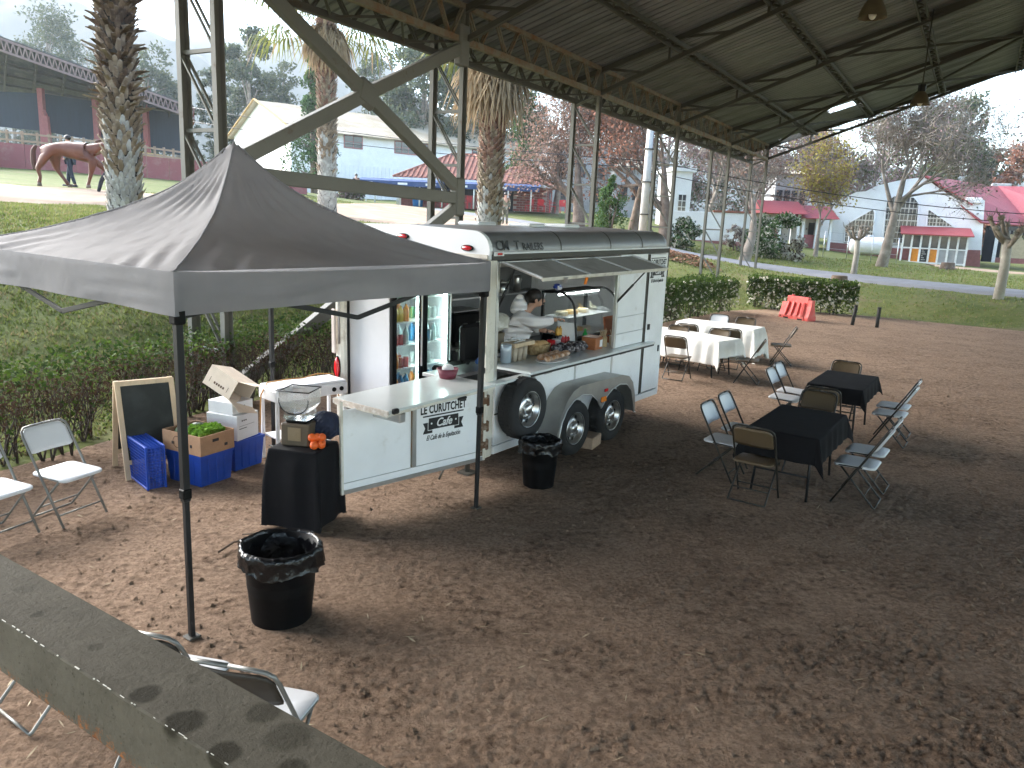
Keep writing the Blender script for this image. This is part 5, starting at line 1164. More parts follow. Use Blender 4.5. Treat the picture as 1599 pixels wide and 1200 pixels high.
# ------------------------------------------------------------------ side table with its things
table('side_table', 'small side table under a long black cloth beside the trailer door', -1.82, 6.54, -.22, .42, .38, zt=.72)
cloth('tablecloth', 'long black cloth draped over the small side table', -1.82, 6.54, -.22, .44, .40, .69, K['cloth_black'], seed=7, fold=.7, skew=(.0, -.06), corner=.10, nx=90, ny=90)
jc = thing('juice_machine', 'brown base juice machine with a clear square hopper on the side table', 'juicer', (-1.86, 6.59, .727), -.15)
part('motor_base', mat('brown_casing', (.10, .075, .05), .45), jc, slab(-.13, .13, -.13, .13, 0, .20, .012)); part('front_panel', mat('brass_panel', (.25, .20, .13), .4, .4), jc, slab(-.06, .06, -.136, -.131, .05, .17, .002), slab(-.03, .02, -.14, -.137, .10, .13, .001))
part('collar', K['black_plastic'], jc, slab(-.10, .10, -.10, .10, .201, .225, .01)); part('hopper_neck', K['glass'], jc, slab(-.11, .11, -.11, .11, .226, .30, .01))
hp = mat('hopper_plastic', (.72, .72, .70), .15, trans=.55, alpha=.62, spec=.6)
m = MB(); cs_ = [(-1, -1), (1, -1), (1, 1), (-1, 1)]
for (r0, z0), (r1, z1) in (((.10, .30), (.13, .35)), ((.13, .35), (.138, .49))): m.add([(r0 * a, r0 * b2, z0) for a, b2 in cs_] + [(r1 * a, r1 * b2, z1) for a, b2 in cs_], [(i, (i + 1) % 4, 4 + (i + 1) % 4, 4 + i) for i in range(4)])
m.build('hopper', hp, jc)
m = MB(); m.tube([(.138 * a, .138 * b2, .49) for a, b2 in cs_ + [cs_[0]]], .006, 5); m.tube([(.135 * math.cos(a), -.142, .41 + .12 * math.sin(a)) for a in np.linspace(PI * .95, PI * 2.05, 14)], .005, 5); m.build('hopper_rim', K['black_metal'], jc)
crumple('jacket', 'dark navy jacket bundled on the side table behind the juice machine', 'jacket', (-1.66, 6.67, .735), .135, mat('navy_cloth', (.012, .018, .045), .75, bump=.3, bs=30), 31, (1.05, .8, .95))
og = None; orm = mat('orange_peel', (.75, .12, .015), .45, bump=.15, bs=160)
for k, (x_, y_, z_) in enumerate([(-1.70, 6.44, 0), (-1.635, 6.42, 0), (-1.65, 6.49, 0), (-1.72, 6.51, 0), (-1.68, 6.46, .055), (-1.64, 6.46, .055), (-1.69, 6.39, .0), (-1.72, 6.44, .055)]):
    o = MB().sphere((0, 0, .036), .037, 14, 10).build('orange', [orm]); o.location = (x_, y_, .73 + z_); tag(o, 'bright orange in the heap at the right front of the side table', 'orange', 'oranges heaped on the side table')

# white stove stand
sv = thing('camping_stove', 'white two-shelf camping stove with black knobs behind the side table', 'stove', (-2.36, 8.52, 0), math.atan2(.67, .63))
part('top_pan', K['white_paint'], sv, slab(-.46, .46, -.19, .19, .70, .83, .012)); lid_ = part('lid', K['white_plastic'], sv, slab(-.45, .45, -.18, .18, .832, .86, .012))
for x_ in (.27, .37): m = MB(); m.lathe([(.026, 0), (.026, .012), (.018, .022), (.001, .024)], 14, (x_, -.19, .765), rot=Matrix.Rotation(PI / 2, 3, 'X')); m.build('knob', K['black_plastic'], sv)
for ex in (-1, 1):
    for ey in (-1, 1): part('leg', K['white_plastic'], sv, slab(ex * .43 - .018, ex * .43 + .018, ey * .16 - .018, ey * .16 + .018, 0, .70, .004))
part('lower_shelf', K['white_plastic'], sv, slab(-.41, .41, -.17, .17, .26, .285, .006))
m = MB(); m.tube([tuple(Matrix.Rotation(0, 3, 'Z') @ Vector(p)) for p in [(-.5, .1, .3), (-.49, .08, .75), (-.42, .06, .885), (-.2, .03, .90), (.05, .10, .875), (.25, .12, .90), (.45, .1, .88), (.5, .05, .6), (.48, 0, .05)]], .008, 7); m.build('gas_hose', mat('orange_hose', (.42, .20, .05), .5), sv)

# ------------------------------------------------------------------ boxes, crates and the chalkboard
cbm = thing('chalkboard', 'blank folding chalkboard with a pale wooden frame by the hedge', 'chalkboard', (-3.86, 7.36, 0), R(39.7))
def cbp(name, m_, *bars): mm2 = MB(); [mm2.bar(*b2) for b2 in bars]; return mm2.build(name, m_, cbm)
for sgn, y0 in ((1, 0), (-1, .56)):
    F = lambda x_, z_: (x_, y0 + sgn * .26 * z_ / .97, z_); nrm = (0, -sgn, .27)
    for x_ in (.03, .55): cbp('frame_leg', K['wood_pale'], (F(x_, 0), F(x_, .97), .05, .024, 0, nrm))
    cbp('frame_rail', K['wood_pale'], (F(.055, .945), F(.525, .945), .045, .022, 0, nrm)); cbp('frame_rail', K['wood_pale'], (F(.055, .17), F(.525, .17), .045, .022, 0, nrm))
    m = MB(); a, b2 = F(.055, .19), F(.525, .925); m.add([(a[0], a[1], a[2]), (b2[0], a[1], a[2]), (b2[0], b2[1], b2[2]), (a[0], b2[1], b2[2])], [(0, 1, 2, 3)]); o = m.build('board', mat('slate_board', (.012, .016, .014), .7, col2=(.03, .034, .032), vs=4), cbm)
    so_ = o.modifiers.new('t', 'SOLIDIFY'); so_.thickness = .01
def box_open(t, m_, l, wd, h, th=.006, flare=0, name='side'):
    for (x_, y_, sx, sy) in ((0, -wd / 2, l, th), (0, wd / 2, l, th), (-l / 2, 0, th, wd - th), (l / 2, 0, th, wd - th)): part(name, m_, t, (((x_), y_, h / 2), (sx, sy, h), .001))
    part('bottom', m_, t, slab(-l / 2 + th, l / 2 - th, -wd / 2 + th, wd / 2 - th, .0, th, 0))
def bin_(x_, y_, rz, label, l=.50, wd=.42, h=.33):
    t = thing('storage_bin', label, 'bin', (x_, y_, .0), rz, 'blue plastic storage bins')
    m = MB(); c = [(-1, -1), (1, -1), (1, 1), (-1, 1)]; lv = [(.88, 0), (.90, .01), (.985, h - .03), (1.03, h - .03), (1.03, h), (.97, h), (.86, .02)]
    for (a, z0), (b2, z1) in zip(lv[:-1], lv[1:]): m.add([(x2 * l / 2 * a, y2 * wd / 2 * a, z0) for x2, y2 in c] + [(x2 * l / 2 * b2, y2 * wd / 2 * b2, z1) for x2, y2 in c], [(i, (i + 1) % 4, 4 + (i + 1) % 4, 4 + i) for i in range(4)])
    m.add([(x2 * l / 2 * .86, y2 * wd / 2 * .86, .02) for x2, y2 in c], [(0, 1, 2, 3)]); m.build('tub', K['blue_plastic'], t)
    for x2 in (-.14, -.05, .05, .14): part('rib', K['blue_plastic'], t, slab(x2 * l / .5 - .008, x2 * l / .5 + .008, -wd / 2 * .99, -wd / 2 * .93, .03, h - .032, .003))
    for y2 in (-.1, .0, .1): part('rib', K['blue_plastic'], t, slab(l / 2 * .93, l / 2 * .99, y2 - .008, y2 + .008, .03, h - .032, .003))
    return t
RB = math.atan2(-.2, .4)
bin_(-3.17, 7.54, RB, 'blue plastic tub under the cardboard vegetable box'); bin_(-3.02, 8.06, RB, 'blue plastic tub under the white cartons')
vb = thing('vegetable_box', 'open brown cardboard produce box of greens on the blue tub', 'box', (-3.17, 7.53, .335), RB)
box_open(vb, K['cardboard'], .54, .42, .20, .008)
for y_ in (-.214, ): part('print_patch', K['ink'], vb, slab(-.02, .07, y_ - .001, y_, .10, .118, 0), slab(-.02, .07, y_ - .001, y_, .07, .09, 0), slab(-.14, -.10, y_ - .001, y_, .07, .10, .0), slab(.12, .15, y_ - .001, y_, .07, .10, 0))
m = MB(); m.lathe([(.055, 0), (.062, 0), (.062, .001), (.055, .001)], 20, (-.06, -.215, .10), rot=Matrix.Rotation(PI / 2, 3, 'X'), cap=False); m.build('printed_ring', mat('brown_print', (.12, .06, .03), .8), vb)
part('hand_hole', K['ink'], vb, slab(.2742, .2750, -.07, .01, .12, .15, 0)); part('print_patch', K['ink'], vb, slab(.2742, .2750, .08, .12, .05, .08, 0))
lt = leafmat('lettuce_leaf', (.10, .22, .02), (.22, .38, .06))
rngl = np.random.default_rng(3)
for k, (x_, y_) in enumerate([(.12, -.08), (.13, .08), (.02, .10), (.02, -.06)]):
    C = rngl.normal(size=(260, 3)); C /= np.linalg.norm(C, axis=1)[:, None]; C *= (.055 + .045 * rngl.random((260, 1))); C[:, 2] = abs(C[:, 2]) * .9
    o = quads_mesh('lettuce', leaf_quads(C, .06, rngl, .9, .2), lt); o.location = vb.matrix_basis @ Vector((x_, y_, .14 + .02 * (k % 2))); tag(o, 'curly green lettuce %s of the produce box' % ('in the front right corner', 'in the back right corner', 'at the back middle', 'at the front middle')[k], 'lettuce', 'lettuces in the produce box')
    m = MB(); m.sphere((0, 0, 0), .055, 10, 8, sq=(1, 1, .8)); cr_ = m.build('heart', lt, o)
for k, (x_, y_) in enumerate([(-.14, -.06), (-.12, .09)]):
    o = MB().sphere((0, 0, 0), .085, 16, 12, sq=(1.15, .9, .9)).build('melon', [mat('dark_melon', (.02, .05, .015), .5, col2=(.06, .09, .03), vs=30)]); o.location = vb.matrix_basis @ Vector((x_, y_, .15)); tag(o, 'dark green melon at the %s left of the produce box' % ('front', 'back')[k], 'melon', 'melons in the produce box')
w1 = thing('white_carton', 'larger white printed carton standing on the second blue tub', 'carton', (-3.0, 8.02, .335), RB + .12)
part('carton_body', K['paper'], w1, slab(-.20, .20, -.17, .17, 0, .27, .004)); part('carton_print', K['ink'], w1, slab(.2005, .2012, -.10, -.08, .20, .215, 0), slab(.2005, .2012, -.07, -.05, .20, .215, 0), slab(.2005, .2012, -.04, -.02, .20, .215, 0), slab(.2005, .2012, -.14, -.02, .12, .127, 0), slab(.2005, .2012, -.14, .10, .15, .153, 0))
w2 = thing('white_carton', 'smaller white carton on top, under the open cardboard box', 'carton', (-3.02, 8.03, .606), RB + .05); part('carton_body', K['paper'], w2, slab(-.17, .17, -.15, .15, 0, .13, .004)); part('carton_print', K['ink'], w2, slab(.1705, .1712, -.03, .03, .07, .085, 0))
oc = thing('cardboard_box', 'open pale cardboard box tipped on its side on the white cartons', 'box', (-3.05, 8.02, .80), RB + .1, rot=(R(-16), R(24), RB + .1))
part('side', K['cardboard_pale'], oc, slab(-.21, .16, -.18, -.172, .0, .22, .001)); part('side', K['cardboard_pale'], oc, slab(-.21, .16, .172, .18, 0, .22, .001)); part('side', K['cardboard_pale'], oc, slab(-.21, .16, -.171, .171, .212, .22, .001)); part('side', K['cardboard_pale'], oc, slab(-.21, .16, -.171, .171, 0, .008, .001)); part('side', K['cardboard_pale'], oc, slab(-.21, -.202, -.171, .171, .009, .211, .001))
for (z_, a) in ((.0, 1), (.215, -1)):
    m = MB(); m.add([(.16, -.17, z_), (.16, .17, z_), (.33, .17, z_ - .05 * a), (.33, -.17, z_ - .05 * a)], [(0, 1, 2, 3)]); o = m.build('flap', K['cardboard_pale'], oc); o.modifiers.new('t', 'SOLIDIFY').thickness = .005
part('print_patch', mat('brown_lettering', (.10, .05, .03), .8), oc, slab(-.15, -.145, -.1812, -.1805, .05, .11, 0), slab(.09, .095, -.1812, -.1805, .05, .11, 0), *[slab(-.09 + k * .03, -.07 + k * .03, -.1812, -.1805, .06, .085, 0) for k in range(5)])
# mesh crate on its end
mc = thing('mesh_crate', 'bright blue mesh crate standing on its side by the chalkboard', 'crate', (-3.63, 7.36, 0), R(-46))
L_, D_, H_2 = .50, .17, .44
def crate_frame(*ss): return part('rim', K['blue_plastic'], mc, *ss)
crate_frame(*[slab(-L_ / 2, L_ / 2, y_ - .008, y_ + .008, z_, z_ + .022, .003) for y_ in (-D_ / 2, D_ / 2) for z_ in (0, H_2 - .022)], *[slab(x_ - .011, x_ + .011, y_ - .009, y_ + .009, .0, H_2, .003) for x_ in (-L_ / 2, L_ / 2) for y_ in (-D_ / 2, D_ / 2)])
m = MB()
for k in range(16):
    x_ = -L_ / 2 + L_ * (k + .5) / 16
    for y_ in (-D_ / 2, D_ / 2): m.box((x_, y_, H_2 / 2), (.006, .005, H_2 - .03))
    m.box((x_, 0, H_2 - .008), (.006, D_, .006)); m.box((x_, 0, .008), (.006, D_, .006))
for k in range(14):
    z_ = H_2 * (k + .5) / 14
    for y_ in (-D_ / 2, D_ / 2): m.box((0, y_ + .0012, z_), (L_ - .02, .005, .006))
    for x_ in (-L_ / 2, L_ / 2): m.box((x_, 0, z_), (.006, D_ - .01, .006))
for k in range(5):
    y_ = -D_ / 2 + D_ * (k + .5) / 5
    for x_ in (-L_ / 2, L_ / 2): m.box((x_ + .001, y_, H_2 / 2), (.005, .006, H_2 - .03))
    m.box((0, y_, H_2 - .0068), (L_ - .02, .006, .005))
o = m.build('lattice', K['blue_plastic'], mc); o['kind'] = 'stuff'
part('crate_bottom', K['blue_plastic'], mc, slab(-L_ / 2 + .02, L_ / 2 - .02, D_ / 2 - .03, D_ / 2 - .025, .02, H_2 - .02, 0))

# ------------------------------------------------------------------ rubbish bins
def trash(x_, y_, r_, h_, label, seed):
    t = thing('trash_can', label, 'trash can', (x_, y_, sz(x_, y_) - .01), seed)
    m = MB(); m.lathe([(r_ * .80, 0), (r_ * .82, .01), (r_ * .97, h_ * .80), (r_ * 1.02, h_ * .82), (r_ * 1.02, h_ * .86), (r_ * 1.0, h_ * .88), (r_ * 1.03, h_ - .01), (r_ * 1.03, h_), (r_ * .97, h_), (r_ * .92, h_ * .5), (r_ * .78, .03)], 40); 
    m.build('bin_body', K['black_plastic'], t)
    for k in range(0, 24): 
        a = 2 * PI * k / 24
    nn, mm3 = 96, 16; u = np.linspace(0, 2 * PI, nn + 1); q = np.linspace(0, 1, mm3 + 1); U, Q = np.meshgrid(u, q)
    pr = np.array([(.80, .30), (.86, .62), (.93, .86), (.97, .98), (1.02, 1.035), (1.08, 1.0), (1.10, .92), (1.09, .84), (1.12, .77)])
    rr_ = np.interp(Q, np.linspace(0, 1, len(pr)), pr[:, 0]); zz = np.interp(Q, np.linspace(0, 1, len(pr)), pr[:, 1])
    cu, su = np.cos(U), np.sin(U)
    nz = fbm(cu * 3 + seed, su * 3 + Q * 2, 4, seed) ; nz2 = np.abs(fbm(cu * 7 + seed, su * 7 + Q * 2.2, 4, seed + 2))
    rr_ = rr_ + nz * .10 * (Q > .2) + nz2 * .34 * sstep(.35, .7, Q); zz = zz + nz * .07 * sstep(.3, .5, Q) - sstep(.85, 1, Q) * fbm(cu * 2.2 + 5, su * 2.2 + seed, 3, seed + 7) * .22
    P = np.stack([rr_ * r_ * cu, rr_ * r_ * su, zz * h_], -1); P[:, -1] = P[:, 0]
    grid_mesh('bin_liner', P, mat('black_bag', (.004, .004, .005), .2, var=.1, spec=.5, bump=1.0, bs=13), t)
    m = MB(); m.lathe([(r_ * .8, 0), (r_ * .82, .002)], 24, (0, 0, h_ * .42)); m.build('rubbish', mat('dark_rubbish', (.012, .012, .014), .6), t)
    return t
tc1 = trash(-1.52, 4.86, .245, .53, 'black trash can with a crumpled liner, standing alone by the tent leg', 3)
for k, (x_, y_, c) in enumerate(((-.08, .03, (.02, .18, .03)), (.10, -.04, (.03, .03, .3)), (.02, .1, (.2, .2, .2)))):
    m = MB(); m.tube([(x_ - .05, y_, .27), (x_ + .03, y_ + .02, .28), (x_ + .08, y_ + .03, .30)], [.03, .03, .012], 10); m.build('empty_bottle', mat('bottle_waste', c, .2), tc1)
trash(.33, 7.83, .20, .50, 'black trash can under the spare wheel of the trailer', 9)

# ------------------------------------------------------------------ red barrier and bollards
rb_ = thing('road_barrier', 'faded red plastic water barrier in front of the clipped hedge', 'barrier', (9.26, 25.25, .0), math.atan2(-1.27, .69))
mr = dirtymat('faded_red_plastic', (.62, .075, .06), (.50, .20, .16), .5, 0, 4, (.5, .75))
prof = [(-.20, 0), (-.20, .10), (-.15, .22), (-.08, .48), (-.07, .74), (.07, .74), (.08, .48), (.15, .22), (.20, .10), (.20, 0)]
T = Matrix(((0, 0, 1, -.42), (1, 0, 0, 0), (0, 1, 0, 0), (0, 0, 0, 1))); m = MB(); m.prism(prof, .84, T, smooth=False)
T2 = Matrix(((0, 0, 1, -.62), (1, 0, 0, 0), (0, 1, 0, 0), (0, 0, 0, 1))); m.prism([(y_ * .9, min(z_, .52)) for y_, z_ in prof], .19, T2); T3 = Matrix(((0, 0, 1, .43), (1, 0, 0, 0), (0, 1, 0, 0), (0, 0, 0, 1))); m.prism([(y_ * .92, min(z_, .66)) for y_, z_ in prof], .16, T3)
m.build('barrier_body', mr, rb_)
for x_ in (-.36, -.12, .12, .36):
    m = MB(); m.bar((x_ * .98, -.205, .12), (x_ * .86, -.10, .56), .10, .05, bev=.012); m.build('rib', mr, rb_)
for x_ in (-.30, .28): part('fork_slot', K['black_plastic'], rb_, slab(x_ - .1, x_ + .1, -.206, -.196, .0, .05, 0))
part('side_hole', K['black_plastic'], rb_, slab(-.58, -.52, -.186, -.176, .04, .08, 0)); m = MB(); m.lathe([(.05, 0), (.05, .04)], 14, (-.25, 0, .74)); m.build('filler_cap', mr, rb_)
for k, (x_, y_, dx) in enumerate(((10.64, 24.22, .05), (11.25, 23.85, .0))):
    t = thing('bollard', ['dark wooden post leaning slightly, nearer the red barrier', 'upright dark wooden post, farther from the red barrier'][k], 'post', (x_, y_, -.05), 0, 'two dark posts on the sand')
    m = MB(); m.tube([(0, 0, 0), (dx * .5, 0, .35), (dx, 0, .66)], .055, 12); m.build('post', mat('tarred_wood', (.02, .018, .016), .8), t)
    m = MB(); m.lathe([(.058, 0), (.06, .03), (.05, .04)], 12, (dx, 0, .645)); m.build('cap', bpy.data.materials['tarred_wood'], t)
m = MB(); rr = random.Random(5)
for k in range(7): a = rr.uniform(0, 6.28); m.tube([(0, 0, 0), (.12 * math.cos(a), .12 * math.sin(a), .02), (.3 * math.cos(a + .3), .3 * math.sin(a + .3), .01)], .009, 5)
o = m.build('twigs', mat('twig', (.08, .05, .03), .8), None, (-2.15, 6.0, .03)); tag(o, 'dry twigs lying on the sand in front of the blue tubs', kind='stuff')
m = MB(); m.tube([(0, 0, 0), (.3, .05, .01), (.75, .12, .0)], .008, 5); o = m.build('fallen_stick', bpy.data.materials['twig'], None, (-2.25, 6.15, .02)); tag(o, 'thin fallen stick on the sand behind the front tent leg', 'stick')
# ------------------------------------------------------------------ hedges
K['leaf_green'] = leafmat('hedge_leaf_green', (.030, .060, .010), (.095, .15, .025))
K['leaf_dark'] = leafmat('hedge_leaf_dark', (.018, .040, .010), (.05, .085, .02))
K['leaf_dry'] = leafmat('hedge_leaf_dry', (.045, .026, .017), (.10, .062, .038))
K['leaf_pale'] = leafmat('hedge_leaf_pale', (.45, .42, .34), (.6, .58, .5))
K['twig_'] = mat('woody_stem', (.055, .042, .03), .9, var=.4, vs=8)
def along(path, t):
    P = np.array(path, float); d = np.concatenate([[0], np.cumsum(np.hypot(*np.diff(P, axis=0).T))]); L_ = d[-1]
    x = np.interp(t * L_, d, P[:, 0]); y = np.interp(t * L_, d, P[:, 1]); i = np.clip(np.searchsorted(d, t * L_) - 1, 0, len(P) - 2)
    e = np.diff(P, axis=0)[i]; e = e / np.hypot(e[:, 0], e[:, 1])[:, None]; return x, y, -e[:, 1], e[:, 0], L_
def hedge(label, path, h, th, n_top, n_side, n_dry, n_low, seed, size=.05, stems=7, pale=0, dens=1.0):
    r_ = np.random.default_rng(seed); root = thing('hedge', label, 'hedge', (0, 0, 0))
    def cloud(n, z0, z1, lat0, lat1, bumpy=.12):
        t = r_.random(n); x, y, nx, ny, L_ = along(path, t); lat = lat0 + (lat1 - lat0) * r_.random(n); z = z0 + (z1 - z0) * r_.random(n)
        top = h * (1 + bumpy * 2 * fbm(t * L_ * 1.1 + seed, lat * 2, 3, seed)); edge = th * (1 + .35 * fbm(t * L_ * 1.4, z * 2 + seed, 3, seed + 2))
        xx, yy = x + nx * lat * edge, y + ny * lat * edge
        return np.stack([xx, yy, G(xx, yy) * 0 + np.maximum(G(xx, yy), 0) * .6 + z * top], -1)
    C = cloud(n_top, .80, 1.04, -.5, .55); C2 = cloud(n_side, .45, .95, -.55, -.35); C3 = cloud(n_side // 2, .3, .95, .3, .55)
    q = np.concatenate([leaf_quads(C, size * 1.1, r_, .55, .35), leaf_quads(C2, size, r_, .55), leaf_quads(C3, size, r_, .55)])
    quads_mesh('leaves', q, [K['leaf_green'], K['leaf_dark']], (r_.random(len(q)) < .4).astype(int), root)
    if n_dry: quads_mesh('dry_leaves', np.concatenate([leaf_quads(cloud(n_dry, .50, .93, -.55, .1), size * .9, r_, .4), leaf_quads(cloud(n_dry // 3, .15, .6, -.5, .4), size * .8, r_, .35)]), K['leaf_dry'], None, root)
    if n_low: quads_mesh('low_leaves', leaf_quads(cloud(n_low, .05, .6, -.45, .55), size, r_, .5), [K['leaf_green'], K['leaf_dark']], (r_.random(n_low) < .5).astype(int), root)
    if pale: quads_mesh('pale_flowers', leaf_quads(cloud(pale, .1, .98, -.58, -.45), size * 1.3, r_, .8), K['leaf_pale'], None, root)['kind'] = 'stuff'
    m = MB(); L_ = along(path, np.array([.5]))[4]; rr = random.Random(seed)
    for k in range(int(L_ * stems)):
        t = rr.random(); x, y, nx, ny, _ = along(path, np.array([t])); lat = rr.uniform(-.3, .3) * th; bx, by = float(x[0] + nx[0] * lat), float(y[0] + ny[0] * lat); bz = max(g0(bx, by), 0) * .6 - .03
        for b_ in range(3):
            a = rr.uniform(0, 6.28); sp = rr.uniform(.08, .38); p = [(bx, by, bz)]; hh = h * rr.uniform(.7, 1.0)
            for s_ in (.3, .6, 1.0): p.append((bx + math.cos(a) * sp * s_ + rr.uniform(-.05, .05), by + math.sin(a) * sp * s_ + rr.uniform(-.05, .05), bz + hh * s_))
            m.tube(p, [.014, .010, .006, .003], 4, cap=False)
            for j in range(2):
                q0 = Vector(p[1 + j]); a2 = rr.uniform(0, 6.28); m.tube([q0, q0 + V(math.cos(a2) * .14, math.sin(a2) * .14, .12), q0 + V(math.cos(a2) * .22, math.sin(a2) * .22, .3)], [.006, .004, .002], 3, cap=False)
    o = m.build('stems', K['twig_'], root); o['kind'] = 'stuff'
    return root
off = lambda pts, d: [(x - d * .0 + nx_, y + ny_) for (x, y), (nx_, ny_) in pts]
HP = [(-7.4, 2.9), (-6.35, 5.2), (-5.2, 7.8), (-4.2, 10.4), (-2.4, 13.3), (-.6, 15.8)]
hedge('long leggy hedge with a green top and bare brown stems behind the chalkboard and tubs', HP, 1.03, .80, 8000, 1300, 16000, 2600, 11, .052, 14)
hedge('clipped dark green hedge beyond the far end of the trailer', [(-.3, 16.2), (1.3, 18.4), (3.9, 22.2), (5.6, 24.6), (7.3, 26.9)], 1.2, .9, 7000, 9000, 1200, 5000, 12, .075, 5, 500)
hedge('clipped hedge with pale blossoms behind the red barrier', [(8.6, 28.6), (9.9, 27.9), (12.0, 27.2)], 1.12, .9, 3000, 5000, 500, 2200, 13, .08, 5, 420)

# ------------------------------------------------------------------ grass blades and low weeds on the bank
rng = np.random.default_rng(21)
def blades(n, x0, x1, y0, y1, cond, size, seed):
    r_ = np.random.default_rng(seed); x = r_.uniform(x0, x1, n); y = r_.uniform(y0, y1, n); ok = cond(x, y); x, y = x[ok], y[ok]
    den = fbm(x * .6, y * .6, 3, seed) + .5; ok = r_.random(len(x)) < (.25 + den); x, y = x[ok], y[ok]; k = len(x)
    z = G(x, y) + fbm(x * .5, y * .5, 4, 5) * .12; s_ = size * r_.uniform(.5, 1.3, k) * (1 + .02 * y); an = r_.uniform(0, 6.28, k); ln = r_.uniform(-.6, .6, (k, 2)) * s_[:, None]
    b0 = np.stack([x - np.cos(an) * s_ * .28, y - np.sin(an) * s_ * .28, z - .01], -1); b1 = np.stack([x + np.cos(an) * s_ * .28, y + np.sin(an) * s_ * .28, z - .01], -1); t = np.stack([x + ln[:, 0], y + ln[:, 1], z + s_ * .75], -1)
    return np.stack([b0, b1, t], 1)
inlawn = lambda x, y: (side(x, y) > .55) & (abs(x) < y * .85 + 3) & ~on_track(x, y)
B1 = blades(190000, -13, 1, 5.5, 21, inlawn, .052, 1); B2 = blades(85000, -14, 26, 18, 46, inlawn, .055, 2)
K['blade'] = leafmat('grass_blade', (.11, .15, .03), (.25, .27, .09)); K['blade2'] = leafmat('grass_blade_dry', (.20, .17, .08), (.32, .26, .13))
Bq = np.concatenate([B1, B2]); tag(quads_mesh('grass', Bq, [K['blade'], K['blade2']], (rng.random(len(Bq)) < .22).astype(int), k=3), 'short uneven grass on the bank and verges', kind='stuff')
n = 2600; c = np.stack([rng.uniform(3.5, 8.8, n), rng.uniform(33.5, 39, n)], -1); z = G(c[:, 0], c[:, 1]) + .05
tag(quads_mesh('fallen_leaves', leaf_quads(np.concatenate([c, z[:, None]], 1), .14, rng, .8, .85), mat('orange_leaf', (.20, .085, .04), .8, col2=(.27, .15, .08), vs=9)), 'orange fallen leaves on the verge past the trailer', kind='stuff')

# ------------------------------------------------------------------ palms
def palm(label, base, H, r0, r1, split, seed, crown=2.4, skirt=0, spiky=0, low=None, up=None):
    rr = random.Random(seed); r_ = np.random.default_rng(seed); t = thing('palm_tree', label, 'palm tree', base, rr.uniform(0, 6), 'palms on the bank')
    rad = lambda z: r0 + (r1 - r0) * (z / H) + .10 * r0 * math.exp(-z / .35)
    m = MB(); m.lathe([(rad(z) * .93, z) for z in np.linspace(-.3, H, 16)], 18); m.build('trunk', mat('palm_core', (.045, .035, .025), .95), t)
    m = MB(); z = 0; k = 0
    while z < H - .1:
        r_z = rad(z); step = .085 + .02 * rr.random(); nn = 13
        for j in range(nn):
            a = 2 * PI * (j + .5 * (k % 2)) / nn + rr.uniform(-.05, .05); w = PI / nn * .98; zz = z + rr.uniform(-.02, .02); upp = z > split + rr.uniform(-.9, .7); top_ = z > split * 1.9 + rr.uniform(-.9, .9)
            out = (.05 + .04 * rr.random()) * (1.7 if upp else .9); tip = .13 + .04 * rr.random()
            if spiky and z > spiky + rr.uniform(-.5, .3) and rr.random() < .35: out += rr.uniform(.08, .22); tip = rr.uniform(-.02, .12)
            rb = r_z * .93; p = lambda rad_, an, zq: (rad_ * math.cos(an), rad_ * math.sin(an), zq)
            m.add([p(rb, a - w, zz), p(rb, a + w, zz), p(rb + .012, a - w * .5, zz - .06), p(rb + .012, a + w * .5, zz - .06), p(rb + out, a - w * .35, zz + tip * .8), p(rb + out, a + w * .35, zz + tip * .8), p(rb + out * .8, a, zz + tip)],
                  [(2, 3, 5, 4), (0, 2, 4), (3, 1, 5), (4, 5, 6)], 2 if top_ else 1 if upp else 0)
        z += step; k += 1
    o = m.build('leaf_bases', [low, K['mid_base'], up], t); o['kind'] = 'stuff'
    gl, dl, q, qm = K['palm_leaf'], K['palm_dead'], [], []
    def fan(a, el, L1, Rf, droop, mi, nseg=20):
        d = np.array([math.cos(a) * math.cos(el), math.sin(a) * math.cos(el), math.sin(el)]); p0 = np.array([0, 0, H + rr.uniform(-.2, .15)]); sd2 = np.array([-math.sin(a), math.cos(a), 0]); upv = np.cross(d, sd2) * -1
        p1 = p0 + d * L1 * .6; p2 = p0 + d * L1 + np.array([0, 0, -droop * .25]); w = .022
        for A, B in ((p0, p1), (p1, p2)): q.append([A - sd2 * w, A + sd2 * w, B + sd2 * w, B - sd2 * w]); qm.append(2 if mi == 0 else 1)
        for k in range(nseg):
            an = (k / (nseg - 1) - .5) * 3.6; dd = d * math.cos(an) + sd2 * math.sin(an); rf = Rf * (.75 + .25 * math.cos(an * .6)) * rr.uniform(.85, 1.1)
            m1 = p2 + dd * rf * .6 + np.array([0, 0, -droop * .22]); e = m1 + dd * rf * .3 + np.array([0, 0, -droop * (.55 + .3 * rr.random())]); n_ = np.cross(dd, [0, 0, 1]); n_ /= max(np.linalg.norm(n_), .1); wd = .034
            q.append([p2 - n_ * .008, p2 + n_ * .008, m1 + n_ * wd, m1 - n_ * wd]); qm.append(mi); q.append([m1 - n_ * wd, m1 + n_ * wd, e + n_ * .006, e - n_ * .006]); qm.append(mi if rr.random() < .8 else 1)
    for k in range(34): fan(rr.uniform(0, 6.28), rr.uniform(-.45, 1.2), crown * rr.uniform(.42, .58), crown * .48, rr.uniform(.4, 1.1), 0)
    o = quads_mesh('fronds', np.array(q), [gl, dl, K['palm_stalk']], qm, t); 
    if skirt:
        q, qm = [], []
        for k in range(46): fan(rr.uniform(0, 6.28), rr.uniform(-1.45, -.9), skirt * rr.uniform(.35, .6), skirt * .5, rr.uniform(.5, .9), 1, 14)
        quads_mesh('dead_skirt', np.array(q), [gl, dl, dl], qm, t)
    return t
